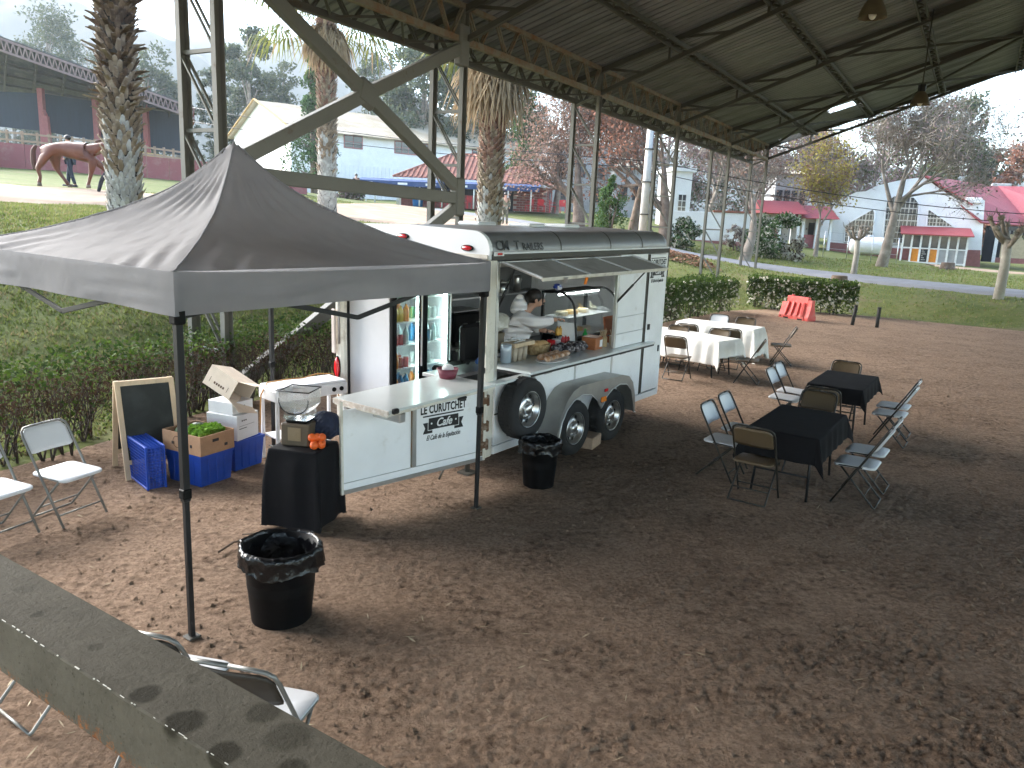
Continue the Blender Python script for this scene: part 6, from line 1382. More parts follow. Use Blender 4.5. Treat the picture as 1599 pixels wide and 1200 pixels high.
K['palm_leaf'] = leafmat('palm_leaf', (.10, .13, .03), (.25, .26, .08)); K['palm_dead'] = leafmat('dead_palm_leaf', (.27, .19, .11), (.42, .31, .19)); K['palm_stalk'] = mat('palm_stalk', (.30, .27, .10), .6)
K['mid_base'] = mat('tan_leaf_base', (.22, .16, .11), .9, col2=(.38, .30, .22), vs=5, bump=.3, bs=40)
lowm = mat('grey_leaf_base', (.33, .31, .28), .9, col2=(.54, .52, .48), vs=5, bump=.3, bs=40); upm = mat('brown_leaf_base', (.085, .052, .032), .9, col2=(.24, .16, .10), vs=5, bump=.3, bs=40); upr = mat('reddish_leaf_base', (.19, .095, .065), .9, col2=(.38, .23, .17), vs=5, bump=.3, bs=40)
palm('shaggy palm trunk nearest us, in front of the brown horse', on(-7.78, 15.5, -.15), 8.4, .31, .28, 1.75, 3, 2.5, 0, 2.5, lowm, upm)
palm('palm with a full green crown, seen through the cross bracing', on(-7.1, 29, -.1), 7.4, .32, .27, 2.4, 5, 3.3, 1.6, 0, lowm, upr)
palm('palm with a hanging skirt of dead fronds behind the trailer roof', on(-.93, 24, -.1), 6.6, .36, .29, 1.5, 8, 2.4, 2.5, 0, lowm, upr)

# ------------------------------------------------------------------ trees
K['bark'] = mat('grey_bark', (.20, .165, .135), .95, col2=(.32, .28, .24), vs=2.5, bump=.4, bs=14); K['bark_d'] = mat('brown_bark', (.115, .080, .058), .95, col2=(.20, .15, .115), vs=2.5, bump=.4, bs=14); K['bark_pale'] = mat('pale_bark', (.34, .31, .27), .95, col2=(.48, .45, .40), vs=1.5, bump=.3, bs=10)
def skeleton(rr, base, H, r0, levels=4, kids_=(3, 5), spread=.7, lean=(0, 0), first=.35, curl=.12, short=.62):
    out = []; tips = []
    def grow(p, d, L_, r, lv):
        pts = [p]; rs = [r]; n = 5; q = p.copy(); dd = d.copy()
        for i in range(n):
            dd = (dd + V(rr.gauss(0, curl), rr.gauss(0, curl), rr.gauss(0, curl * .6) + .03)).normalized(); q = q + dd * (L_ / n); pts.append(q.copy()); rs.append(max(r * (1 - (.62 if lv else .86) * (i + 1) / n), .008))
        out.append((pts, rs, lv))
        if lv >= levels: tips.extend(pts[2:]); return
        for k in range(rr.randint(*kids_)):
            t = first + (1 - first) * rr.random() if lv == 0 else rr.uniform(.3, 1); i = min(int(t * n), n - 1); pp = pts[i].lerp(pts[i + 1], t * n - i)
            ax = dd.orthogonal().normalized(); ax.rotate(Matrix.Rotation(rr.uniform(0, 6.28), 3, dd)); nd = dd.copy(); nd.rotate(Matrix.Rotation(spread * rr.uniform(.6, 1.3), 3, ax)); nd.z += .12; nd.normalize()
            grow(pp, nd, L_ * short * rr.uniform(.75, 1.2), rs[i] * .62, lv + 1)
        if lv > 0: tips.append(pts[-1])
    grow(Vector(base), V(lean[0], lean[1], 1).normalized(), H * .55, r0, 0)
    return out, tips
def tree(label, base, H, r0, seed, bark, leaf=None, nleaf=0, lsize=.14, levels=4, spread=.7, lean=(0, 0), kids_=(3, 5), cat='tree', name='tree', group=None, first=.35, short=.62, cloud=.35, aspect=.6, crownname='crown', twigs=0):
    rr = random.Random(seed); sk, tips = skeleton(rr, (0, 0, -.2), H, r0, levels, kids_, spread, lean, first, .12, short)
    t = thing(name, label, cat, base, 0, group); m = MB(); m2 = MB()
    for pts, rs, lv in sk: (m if lv < 2 else m2).tube(pts, rs, 8 if lv == 0 else 5 if lv == 1 else 3, cap=False)
    m.build('trunk', bark, t); o = m2.build('branches', bark, t); o['kind'] = 'stuff'
    if twigs:
        r_ = np.random.default_rng(seed + 1); T_ = np.array([tuple(p) for p in tips]); C = T_[r_.integers(0, len(T_), twigs)] + r_.normal(size=(twigs, 3)) * .38
        quads_mesh('twigs', leaf_quads(C, .62, r_, .035, 0, .5), bark, None, t)['kind'] = 'stuff'
    if leaf and nleaf:
        r_ = np.random.default_rng(seed); T_ = np.array([tuple(p) for p in tips]); C = T_[r_.integers(0, len(T_), nleaf)] + r_.normal(size=(nleaf, 3)) * cloud * np.array([1, 1, .8])
        lm = leaf if isinstance(leaf, list) else [leaf]; quads_mesh(crownname, leaf_quads(C, lsize, r_, aspect), lm, r_.integers(0, len(lm), nleaf), t)
    return t
def lobed(label, base, H, W, seed, leaf, n=5000, lsize=.3, trunk=.25, bark=None, low=.25, lobes=13, name='tree', cat='tree', group=None, aspect=.5, cone=0):
    """trunk, limbs and a crown of many leaf clumps gathered in uneven lobes"""
    rr = random.Random(seed); r_ = np.random.default_rng(seed); t = thing(name, label, cat, base, 0, group); m = MB(); bark = bark or K['bark']
    m.tube([(0, 0, -.3), (rr.uniform(-.2, .2), rr.uniform(-.2, .2), H * .35), (rr.uniform(-.4, .4), 0, H * .65), (0, 0, H * .92)], [trunk, trunk * .8, trunk * .5, trunk * .15], 7); C = []; mi = []
    for k in range(lobes):
        f = (k + .5) / lobes; z = H * (low + (1 - low) * f * .92); rad = W * (math.sin(PI * min(1, .12 + .82 * f)) ** .7 if not cone else (1 - f) * .95 + .06) * rr.uniform(.45, .8); a = rr.uniform(0, 6.28); c = np.array([rad * math.cos(a), rad * math.sin(a), z]); s_ = W * rr.uniform(.32, .55) * (1 if not cone else .4 + .8 * (1 - f))
        m.tube([(0, 0, z * .72), tuple(c * [.5, .5, 1] - [0, 0, .12 * H * .3]), tuple(c)], [trunk * .35, trunk * .22, trunk * .06], 5, cap=False)
        nn = n // lobes; d = r_.normal(size=(nn, 3)); d /= np.linalg.norm(d, axis=1)[:, None]; cl = r_.normal(size=(max(nn // 22, 3), 3)); cl /= np.linalg.norm(cl, axis=1)[:, None]; cl *= r_.uniform(.35, 1.0, (len(cl), 1)); P = cl[r_.integers(0, len(cl), nn)] * s_ + d * s_ * .40 * r_.random((nn, 1)) ** .6
        P[:, 2] *= .8 if not cone else 1.3; C.append(P + c)
    C = np.concatenate(C); m.build('trunk', bark, t); lm = leaf if isinstance(leaf, list) else [leaf]
    quads_mesh('crown', leaf_quads(C, lsize, r_, aspect), lm, r_.integers(0, len(lm), len(C)), t); return t
K['euc'] = leafmat('eucalyptus_leaf', (.045, .065, .04), (.10, .125, .08)); K['euc2'] = leafmat('eucalyptus_leaf_olive', (.06, .075, .03), (.13, .14, .07)); K['autumn'] = leafmat('autumn_leaf', (.20, .115, .085), (.36, .24, .19)); K['autumn2'] = leafmat('autumn_leaf_red', (.22, .09, .06), (.36, .18, .12)); K['yellow'] = leafmat('yellow_leaf', (.30, .24, .05), (.42, .36, .12)); K['mauve'] = leafmat('mauve_leaf', (.16, .10, .11), (.28, .20, .20)); K['bush'] = leafmat('bush_leaf', (.04, .09, .03), (.10, .17, .06))
def place(px, Y, pytop, pybase=None):
    b_ = atg(px, 300, Y); return b_, at(px, pytop, Y).z - b_.z
E2_ = 'hazy eucalyptus trees beyond the far roof'
for k, (px, Y, top, wpx, nn, lab) in enumerate([(30, 112, 70, 40, 4200, 'hazy eucalyptus low at the left edge above the far roof'), (92, 112, 2, 52, 6500, 'tall hazy eucalyptus, the highest crown above the far roof'), (150, 118, 62, 48, 4500, 'hazy eucalyptus hidden partly by the nearest palm trunk'), (236, 98, 78, 44, 5200, 'rounded hazy eucalyptus just right of the nearest palm trunk'), (280, 108, 120, 30, 3000, 'low hazy tree against the left lattice column'),
        (345, 104, 92, 30, 3400, 'hazy tree between the chords of the left lattice column'), (392, 92, 26, 42, 6500, 'tall thin eucalyptus left of the upper brace'), (440, 100, 100, 38, 4200, 'hazy tree low between the tall eucalyptus and the cypress'), (590, 108, 64, 42, 3600, 'sparse hazy eucalyptus right of the crowned palm'), (662, 88, 40, 56, 8500, 'large dense eucalyptus left of the second lattice column'), (735, 90, 70, 50, 7000, 'dense eucalyptus right of the second lattice column'), (800, 96, 108, 52, 5000, 'grey green eucalyptus behind the skirted palm')]):
    b_, H_ = place(px, Y, top); lobed(lab, b_, H_, wpx / 1200 * Y * 1.22, 40 + k, [K['euc'], K['euc2'], K['euc']], int(nn * 2.0), .42, .3, K['bark'], .12, 20, group=E2_)
b_, H_ = place(492, 62, 62); lobed('tall dark cypress in front of the white warehouse', b_, H_, 2.3, 60, [K['leaf_dark'], K['bush']], 11000, .24, .35, K['bark_d'], .16, 26, 'cypress_tree', 'cypress', cone=1)
b_, H_ = place(818, 64, 140); lobed('dark conifer rising behind the tiled cafe roof', b_, H_, 2.6, 61, [K['leaf_dark'], K['bush']], 8000, .26, .3, K['bark_d'], .15, 20, 'conifer', 'conifer', cone=1)
b_, H_ = place(955, 38, 272); lobed('bushy young green conifer behind the trailer roof', b_, H_, 1.15, 62, [K['bush'], K['bush'], K['leaf_green']], 6500, .12, .06, K['bark_d'], .02, 22, 'young_conifer', 'conifer', cone=1)
G5 = 'bare autumn trees beyond the trailer'
for k, (px, Y, top, r0, lf, nl, lab) in enumerate([(868, 58, 100, .28, 'autumn', 2600, 'thin autumn tree left of the third lattice column'), (908, 44, 70, .40, 'autumn', 4200, 'stout brown trunked tree standing inside the third lattice column'), (992, 50, 85, .34, 'autumn2', 4600, 'reddish autumn tree left of the pale utility pole'), (1046, 43, 110, .46, 'autumn2', 5200, 'thick dark trunked autumn tree inside the fourth lattice column'), (1105, 52, 150, .25, 'mauve', 5200, 'mauve leaved tree in front of the white wall'), (1180, 60, 170, .28, 'autumn', 3600, 'tangled autumn tree behind the leaning trunk')]):
    b_, H_ = place(px, Y, top); tree(lab, b_, H_ * 1.05, r0, 70 + k, K['bark_d'] if r0 > .3 else K['bark'], K[lf], nl, .17, 4, .75, kids_=(4, 6), group=G5, first=.3, cloud=.55, twigs=3500)
b_ = atg(1160, 410, 40); tree('leaning bare trunk sloping to the right in front of the white wall', b_, 7.0, .33, 81, K['bark'], K['autumn'], 1200, .15, 4, .6, (.42, .1), (3, 5), first=.55, twigs=2500)
b_, H_ = place(1285, 46, 235); tree('yellow leaved tree left of the white hall', b_, H_ * 1.0, .16, 82, K['bark'], [K['yellow'], K['yellow'], K['autumn']], 4200, .17, 3, .7, kids_=(4, 6), first=.25, twigs=1500)
b_, H_ = place(1392, 42, 110); tree('large bare grey tree in front of the white hall', b_, H_ * 1.0, .34, 84, K['bark'], [K['mauve'], K['euc2']], 3200, .13, 5, .62, (.06, 0), (3, 5), first=.34, short=.64, twigs=9000)
b_, H_ = place(1325, 58, 190); tree('greyish bare tree behind the left end of the white hall', b_, H_ * 1.1, .22, 86, K['bark'], [K['euc2'], K['mauve']], 3500, .2, 4, .7, kids_=(4, 5), twigs=4000)
for k, (px, Y, top, wpx, lf, nn, lab) in enumerate([(1482, 76, 140, 48, [K['euc'], K['euc2']], 7000, 'tall eucalyptus behind the red roofed hall'), (1430, 84, 175, 46, [K['euc2'], K['mauve']], 5000, 'hazy grey tree behind the bare grey tree'), (1548, 80, 225, 40, [K['autumn2'], K['euc2']], 4500, 'reddish tree above the right end of the red roof'), (1605, 70, 205, 48, [K['autumn2'], K['autumn']], 5000, 'reddish autumn tree cut by the right edge'), (1700, 44, 95, 60, [K['euc'], K['euc2']], 5000, 'eucalyptus whose leaves reach in at the upper right edge'), (1245, 86, 175, 50, [K['mauve'], K['autumn']], 5000, 'mauve hazy tree behind the yellow leaved tree'), (1130, 95, 150, 60, [K['autumn'], K['euc2']], 5000, 'hazy brown tree behind the mauve tree'), (950, 92, 120, 60, [K['autumn'], K['mauve']], 5500, 'hazy brown tree behind the grey concrete house'), (1040, 96, 115, 60, [K['mauve'], K['euc2']], 5500, 'hazy tree behind the reddish autumn tree'), (1365, 92, 170, 52, [K['mauve'], K['euc2']], 5000, 'hazy tree behind the peak of the white hall')]):
    b_, H_ = place(px, Y, top); lobed(lab, b_, H_, wpx / 1200 * Y * 1.2, 90 + k, lf, int(nn * 1.7), .36, .28, K['bark'], .12, 19, group='hazy trees behind the far buildings')
lobed('yellow green tree reaching in at the upper left corner', on(-12.6, 13.0), 4.3, 1.75, 110, [leafmat('lime_leaf', (.14, .19, .03), (.30, .34, .08)), K['leaf_green']], 5000, .11, .12, K['bark'], .3, 16, aspect=.6)
def pollard(px, Y, top, r0, lab, seed):
    b_, H_ = place(px, Y, top); rr = random.Random(seed); t = thing('pollard_tree', lab, 'tree', b_, 0, 'pollarded street trees'); m = MB(); m.tube([(0, 0, -.2), (.03, 0, H_ * .4), (-.02, .02, H_ * .72)], [r0 * 1.15, r0, r0 * .95], 10); m.build('trunk', K['bark_pale'], t)
    for k in range(7):
        a = 2 * PI * k / 7 + rr.uniform(-.5, .5); L_ = H_ * rr.uniform(.08, .24); zt_ = H_ * rr.uniform(.74, .98); zs = H_ * rr.uniform(.60, .72); m = MB(); e = (L_ * math.cos(a), L_ * math.sin(a), zt_)
        m.tube([(0, 0, zs), (e[0] * .55 + rr.uniform(-.05, .05), e[1] * .55, zs + (zt_ - zs) * .35), e], [r0 * .62, r0 * .45, r0 * .42], 6); m.sphere(e, r0 * rr.uniform(.55, .8), 8, 6, sq=(1, 1.1, .8)); m.build('limb', K['bark'], t)
        m = MB()
        for _ in range(16): b2 = rr.uniform(0, 6.28); ln = rr.uniform(.12, .42); m.tube([e, (e[0] + ln * .4 * math.cos(b2), e[1] + ln * .4 * math.sin(b2), e[2] + ln * .4), (e[0] + ln * .6 * math.cos(b2), e[1] + ln * .6 * math.sin(b2), e[2] + ln)], [.014, .009, .003], 3, cap=False)
        m.build('shoots', K['bark'], t)['kind'] = 'stuff'
pollard(1350, 36, 352, .125, 'small pollarded tree beside the white gas tank', 5); pollard(1588, 29, 338, .17, 'pollarded tree with knobbly limbs at the right edge', 6)
def shrub(px, Y, wpx, hpx, lab, leaf, n, seed, ls=.13):
    b_ = atg(px, 380, Y); lobed(lab, b_, hpx / 1200 * Y, wpx / 2400 * Y, seed, leaf, n, ls, .05, K['bark_d'], .05, 12, 'shrub', 'shrub', aspect=.7)
shrub(1068, 43, 62, 46, 'dark shrub with pale flowers left of the white wall', [K['leaf_dark'], K['bush'], K['leaf_pale']], 4200, 120); shrub(1210, 43, 92, 66, 'big rambling shrub with white flowers right of the leaning trunk', [K['leaf_dark'], K['bush'], K['leaf_pale'], K['bush']], 6500, 121); shrub(1242, 42, 40, 34, 'low shrub covered in cream blossom', [K['leaf_pale'], K['leaf_dry'], K['leaf_pale']], 2600, 122); shrub(1148, 45, 40, 40, 'pale twiggy shrub against the white wall', [K['leaf_pale'], K['mauve']], 1500, 123); shrub(540, 55, 30, 26, 'straw coloured round bush in front of the warehouse', [K['yellow'], K['leaf_dry']], 1500, 124, .18); shrub(548, 52, 50, 18, 'low grey bush beside the dark clothed figure', [K['euc2'], K['mauve']], 1500, 125, .16)
for px, py, Y, sc, lab in ((1310, 441, 33, .45, 'cut tree stump on the verge beside the road'), (1478, 428, 44, .5, 'short grey stump on the grass in front of the porch')):
    b_ = atg(px, py, Y); t = thing('tree_stump', lab, 'stump', b_); m = MB(); m.lathe([(.5 * sc * 2, -.1), (.4 * sc * 2, .1), (.36 * sc * 2, sc * .75), (.33 * sc * 2, sc * .8)], 14, sq=(1, .8)); m.build('stump_wood', K['bark_d'], t); m = MB(); [m.tube([(.5 * sc * math.cos(a), .5 * sc * math.sin(a), .12), (1.1 * sc * math.cos(a), 1.1 * sc * math.sin(a), -.05)], [.12 * sc * 2, .04], 6) for a in (0, 1.2, 2.6, 3.9, 5.2)]; m.build('roots', K['bark_d'], t)
# ------------------------------------------------------------------ buildings
K['wall_white'] = dirtymat('white_plaster', (.78, .78, .77), (.55, .53, .50), .8, 0, .5, (.55, .8), .05); K['wall_grey'] = dirtymat('grey_concrete_wall', (.34, .34, .34), (.22, .21, .2), .9, 0, .6, (.5, .75), .05)
K['tan_roof'] = dirtymat('fibre_cement_roof', (.40, .34, .25), (.30, .22, .13), .85, 0, .3, (.45, .7), .05); K['terracotta'] = mat('terracotta_tile', (.25, .095, .06), .75, var=.3, vs=3); K['red_sheet'] = dirtymat('red_roof_sheet', (.30, .050, .052), (.24, .085, .07), .55, 0, .6, (.55, .8), .03); K['brick'] = mat('brick_red', (.26, .085, .075), .85, var=.3, vs=7); K['mortar'] = mat('mortar', (.40, .33, .30), .95)
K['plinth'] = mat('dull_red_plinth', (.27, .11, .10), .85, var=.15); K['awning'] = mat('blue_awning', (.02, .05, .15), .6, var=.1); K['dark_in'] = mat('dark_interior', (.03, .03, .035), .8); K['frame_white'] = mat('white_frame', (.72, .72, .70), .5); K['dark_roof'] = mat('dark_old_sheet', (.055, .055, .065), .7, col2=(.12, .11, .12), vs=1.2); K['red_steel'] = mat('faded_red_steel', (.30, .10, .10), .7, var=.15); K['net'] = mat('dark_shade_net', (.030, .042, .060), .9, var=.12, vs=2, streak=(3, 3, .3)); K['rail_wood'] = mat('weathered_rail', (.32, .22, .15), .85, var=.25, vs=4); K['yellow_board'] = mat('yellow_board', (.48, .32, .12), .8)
def frame2(a, b, z):
    """local frame on the ground: x from a towards b, y away from us"""
    d = (b - a); d.z = 0; L_ = d.length; return Vector((a.x, a.y, z)), math.atan2(d.y, d.x), L_
def facade_uv(o, rz, px, py):
    r = AX @ np.array([px - 799.5, py - 600.0, 1200.0]); n = np.array([-math.sin(rz), math.cos(rz), 0]); o3 = np.array([o.x, o.y, 0]); t = (n @ (o3 - np.array([0, 0, CAM_H]))) / (n @ r); X_ = np.array([0, 0, CAM_H]) + r * t
    return (X_[0] - o.x) * math.cos(rz) + (X_[1] - o.y) * math.sin(rz), X_[2] - o.z
def poly(m, pts, mi=0): m.add(pts, [tuple(range(len(pts)))], mi); return m
def window(parent, x0, x1, z0, z1, y, nx, nz, fm=None, glass=None, fw=.06, d=1):
    """a window set into a wall that faces -y: recessed glass, frame and glazing bars"""
    f = part('window', fm or K['frame_white'], parent, slab(x0 - fw, x0, y - .05, y + .06, z0 - fw, z1 + fw, 0), slab(x1, x1 + fw, y - .05, y + .06, z0 - fw, z1 + fw, 0), slab(x0, x1, y - .049, y + .06, z1, z1 + fw, 0), slab(x0, x1, y - .07, y + .06, z0 - fw, z0, 0))
    part('pane', glass or K['dark_glass'], f, slab(x0, x1, y - .012, y - .002, z0, z1, 0))
    bars = [slab(x0 + (x1 - x0) * (i + 1) / nx - .02, x0 + (x1 - x0) * (i + 1) / nx + .02, y - .04, y - .013, z0, z1, 0) for i in range(nx - 1)] + [slab(x0, x1, y - .042, y - .0125, z0 + (z1 - z0) * (i + 1) / nz - .02, z0 + (z1 - z0) * (i + 1) / nz + .02, 0) for i in range(nz - 1)]
    if bars: part('glazing_bar', fm or K['frame_white'], f, *bars)
    return f
# white warehouse
a = at(455, 250, 72); a.z = 0; dW = Vector((26.2, 20, 0)).normalized(); z0 = g0(a.x, a.y) - .2; wh = thing('warehouse', 'long white warehouse with a tan roof and dark high windows', 'warehouse', (a.x, a.y, z0), math.atan2(dW.y, dW.x))
EH = at(455, 197, 72).z - z0; RH = EH + 2.75; LW, WW = 40.0, 16.0
m = MB(); m.box((LW / 2, .1, EH / 2), (LW, .2, EH)); m.build('long_wall', K['wall_white'], wh)
m = MB(); poly(m, [(0, 0, 0), (0, WW, 0), (0, WW, EH), (0, WW / 2, RH), (0, 0, EH)]); poly(m, [(.2, 0, 0), (.2, WW, 0), (.2, WW, EH), (.2, WW / 2, RH), (.2, 0, EH)]); m.build('gable_wall', K['wall_white'], wh)
for s_ in (0, 1):
    k = 20
    for i in range(k):      # roof sheets
        x0, x1 = -.5 + (LW + 1) * i / k, -.5 + (LW + 1) * (i + 1) / k + .04; dz = .03 * (i % 2); y0, y1 = (-.7, WW / 2) if s_ == 0 else (WW / 2, WW + .7); za, zb = (EH - .22, RH + .12) if s_ == 0 else (RH + .12, EH - .22)
        m = MB(); m.add([(x0, y0, za + dz), (x1, y0, za + dz), (x1, y1, zb + dz), (x0, y1, zb + dz), (x0, y0, za + dz - .06), (x1, y0, za + dz - .06), (x1, y1, zb + dz - .06), (x0, y1, zb + dz - .06)], [(0, 1, 2, 3), (7, 6, 5, 4), (0, 4, 5, 1), (1, 5, 6, 2), (2, 6, 7, 3), (3, 7, 4, 0)]); m.build('roof_sheet', K['tan_roof'], wh)
m = MB(); [m.bar((-.52, y0, z_a + .1), (-.52, WW / 2, RH + .22), .25, .06) for y0, z_a in ((-.7, EH - .2), (WW + .7, EH - .2))]; m.build('verge_board', K['yellow_board'], wh)
oW = Vector((a.x, a.y, z0)); rW = math.atan2(dW.y, dW.x)
for x0p, x1p, y0p, y1p in ((538, 565, 213, 231), (617, 668, 224, 241), (738, 757, 236, 249), (482, 505, 205, 222)):
    u0, _ = facade_uv(oW, rW, x0p, y0p); u1, _ = facade_uv(oW, rW, x1p, y0p); _, zt = facade_uv(oW, rW, (x0p + x1p) / 2, y0p); _, zb = facade_uv(oW, rW, (x0p + x1p) / 2, y1p); window(wh, u0, u1, zb, zt, -.005, max(2, int((u1 - u0) / .7)), 2, K['red_steel'], None, .08)
for i in range(26):     # ribbed lower cladding
    m = MB(); m.box((.3 + i * .42, -.03, 1.6), (.10, .05, 3.2)); m.build('cladding_rib', K['wall_white'], wh)
m = MB(); m.box((-.02, 3.2, 1.5), (.08, 1.6, 2.2)); m.build('gable_window', K['dark_glass'], wh)
m = MB(); m.box((2.2, .9, 2.0), (.5, .2, .2)); 
# grey concrete house and the small white hut
def house(px0, px1, Y, pytop, lab, cat, wallm, dp=6, rz=.1, wins=(), roofm=None, roofh=.0):
    p0, p1 = at(px0, 300, Y), at(px1, 300, Y); z0 = g0(p0.x, Y) - .3; L_ = p1.x - p0.x; h = at((px0 + px1) / 2, pytop, Y).z - z0; t = thing(cat.replace(' ', '_'), lab, cat, (p0.x, Y, z0), rz)
    part('wall', wallm, t, slab(0, L_, 0, .2, 0, h, 0)); part('wall', wallm, t, slab(0, .2, .2, dp, 0, h, 0)); part('wall', wallm, t, slab(L_ - .2, L_, .2, dp, 0, h, 0))
    if roofh:
        m = MB(); e = .5; m.add([(-e, -e, h), (L_ + e, -e, h), (L_ + e, dp + e, h), (-e, dp + e, h), (dp * .4, dp / 2, h + roofh), (L_ - dp * .4, dp / 2, h + roofh)], [(0, 1, 5, 4), (1, 2, 5), (2, 3, 4, 5), (3, 0, 4), (3, 2, 1, 0)]); m.build('roof', roofm, t)
    else: part('roof', wallm, t, slab(-.2, L_ + .2, -.2, dp, h, h + .25, 0))
    for (fx0, fx1, fz0, fz1, nx, nz) in wins: window(t, L_ * fx0, L_ * fx1, h * fz0, h * fz1, -.005, nx, nz, K['dark_in'] if wallm is K['wall_grey'] else None)
    return t, L_, h
house(858, 952, 74, 226, 'grey concrete house behind the bare trees and tiled cafe', 'house', K['wall_grey'], 8, .15, [(.1, .25, .55, .72, 2, 2), (.42, .58, .55, .72, 2, 2), (.75, .9, .55, .72, 2, 2), (.12, .27, .2, .4, 2, 2), (.7, .85, .2, .4, 2, 2)])
house(958, 1010, 72, 262, 'grey lean-to house between the bare tree trunks', 'house', K['wall_grey'], 7, .1, [(.2, .4, .4, .65, 2, 2), (.6, .8, .4, .65, 2, 2)], K['tan_roof'], 1.2)
house(1050, 1080, 58, 268, 'narrow white hut with one dark window behind the pale pole', 'hut', K['wall_white'], 4, .1, [(.35, .75, .32, .62, 2, 3)])
house(1210, 1262, 66, 272, 'grey house with a row of windows behind the yellow tree', 'house', K['wall_grey'], 7, -.1, [(.08, .2, .55, .75, 1, 2), (.3, .42, .55, .75, 1, 2), (.52, .64, .55, .75, 1, 2), (.75, .87, .55, .75, 1, 2)], K['tan_roof'], .8)
# tiled cafe with blue awnings
p0, p1 = at(622, 320, 56.5), at(852, 333, 55.5); z0 = g0(p0.x, p0.y) - .05; oC, rC, LC = frame2(p0, p1, z0); cafe = thing('cafe', 'low brick cafe with terracotta hipped roofs and blue awnings', 'cafe', oC, rC)
EC = at(740, 284, 56).z - z0; DC = 7.0
def wall_bricks(parent, x0, x1, y, zt, axis='x', lim=150, bw=.46, bh=.17):
    """large courses: each brick proud of the mortar"""
    nb = 0; proto = None; z = .0; r_ = 0
    while z + bh < zt:
        x = x0 + (bw / 2 if r_ % 2 else 0)
        while x + bw <= x1 + .01 and nb < lim:
            if proto is None:
                proto = MB().box((0, 0, 0), (bw - .03, .05, bh - .03)).build('brick', K['brick'], parent); o = proto
            else: o = proto.copy(); COL.objects.link(o)
            o.location = (x + bw / 2, y, z + bh / 2) if axis == 'x' else (y, x + bw / 2, z + bh / 2); o.rotation_euler = (0, 0, 0 if axis == 'x' else PI / 2); nb += 1; x += bw
        z += bh; r_ += 1
part('wall', K['mortar'], cafe, slab(LC * .78, LC, 0, .2, 0, EC, 0)); wall_bricks(cafe, LC * .78, LC, -.01, EC, 'x', 130)
part('wall', K['mortar'], cafe, slab(LC - .2, LC, .2, DC, 0, EC, 0)); wall_bricks(cafe, .2, DC, LC + .01, EC, 'y', 160)
window(cafe, LC + .0, LC + .02, EC * .5, EC * .8, 2.2, 1, 1) if False else part('side_window', K['dark_glass'], cafe, slab(LC + .03, LC + .06, 3.0, 4.4, EC * .5, EC * .78, 0))
part('back_wall', K['dark_in'], cafe, slab(0, LC * .78, 2.4, 2.6, 0, EC, 0)); part('side_wall', K['wall_white'], cafe, slab(0, .2, 0, DC, 0, EC, 0)); part('low_wall', K['brick'], cafe, slab(.2, LC * .6, .0, .15, 0, .75, 0))
def hiproof(x0, x1, y0, y1, z, h, ridge, name='roof'):
    m = MB(); ym = (y0 + y1) / 2; rx0, rx1 = ridge
    R0, R1 = (rx0, ym, z + h), (rx1, ym, z + h); r = MB(); r.add([(x0, y0, z), (x1, y0, z), (x1, y1, z), (x0, y1, z), R0, R1], [(0, 1, 5, 4), (1, 2, 5), (2, 3, 4, 5), (3, 0, 4), (3, 2, 1, 0)]); ro = r.build(name, K['terracotta'], cafe)
    m = MB()    # tile rolls down the slopes
    n = int((x1 - x0) / .34)
    for i in range(n):
        x = x0 + (i + .5) * (x1 - x0) / n; t = min(1, (x - x0) / max(rx0 - x0, .01), (x1 - x) / max(x1 - rx1, .01)); m.bar((x, y0 + .02, z + .04), (x, y0 + (ym - y0) * t, z + h * t + .04), .13, .07)
    n = int((y1 - y0) / .34)
    for i in range(n):
        y = y0 + (i + .5) * (y1 - y0) / n; t = min(1, (y - y0) / (ym - y0), (y1 - y) / (y1 - ym)); m.bar((x1 - .02, y, z + .04), (x1 + (rx1 - x1) * t, y, z + h * t + .04), .13, .07)
    o = m.build('tile_roll', K['terracotta'], ro); o['kind'] = 'stuff'
    m = MB(); m.tube([R0, R1], .10, 6); [m.tube([c, e], .10, 6) for c, e in (((x0, y0, z + .03), R0), ((x1, y0, z + .03), R1), ((x1, y1, z + .03), R1))]; m.build('ridge_tile', K['terracotta'], ro)
    part('fascia', K['frame_white'], cafe, slab(x0, x1, y0 - .03, y0 - .005, z - .2, z - .02, 0))
hiproof(-.3, LC * .64, -.4, DC + .5, EC + .1, 2.0, (LC * .30, LC * .46)); hiproof(LC * .60, LC + .5, -.3, DC + .4, EC - .05, 1.35, (LC * .74, LC * .86))
for (xa, xb, nm) in ((-2.6, LC * .36, 0), (LC * .40, LC * .60, 1), (LC * .62, LC * .97, 2)):
    aw = part('awning', K['awning'], cafe, slab(xa, xb, -2.6, -2.55, EC - .62, EC - .28, 0)); m = MB(); m.add([(xa, -2.55, EC - .28), (xb, -2.55, EC - .28), (xb, -.05, EC - .02), (xa, -.05, EC - .02)], [(0, 1, 2, 3)]); m.build('awning_top', K['awning'], cafe)
    rr = random.Random(nm); x = xa + .6
    while x < xb - .9:
        w_ = rr.uniform(.5, .9); part('pale_print', K['frame_white'], aw, slab(x, x + w_, -2.605, -2.601, EC - .52, EC - .38, 0)); x += w_ + rr.uniform(1.0, 2.0)
    x = xa + .05
    while x < xb:
        m = MB(); m.tube([(x, -2.52, 0), (x, -2.52, EC - .3)], .05, 6); m.build('awning_post', K['frame_white'], cafe); x += 1.55
for i in range(6): part('door_frame', K['frame_white'], cafe, slab(.6 + i * 1.5, .68 + i * 1.5, 2.3, 2.39, 0, EC - .2, 0))
part('counter_front', K['red_steel'], cafe, slab(LC * .32, LC * .62, -.4, -.3, 0, .95, 0))
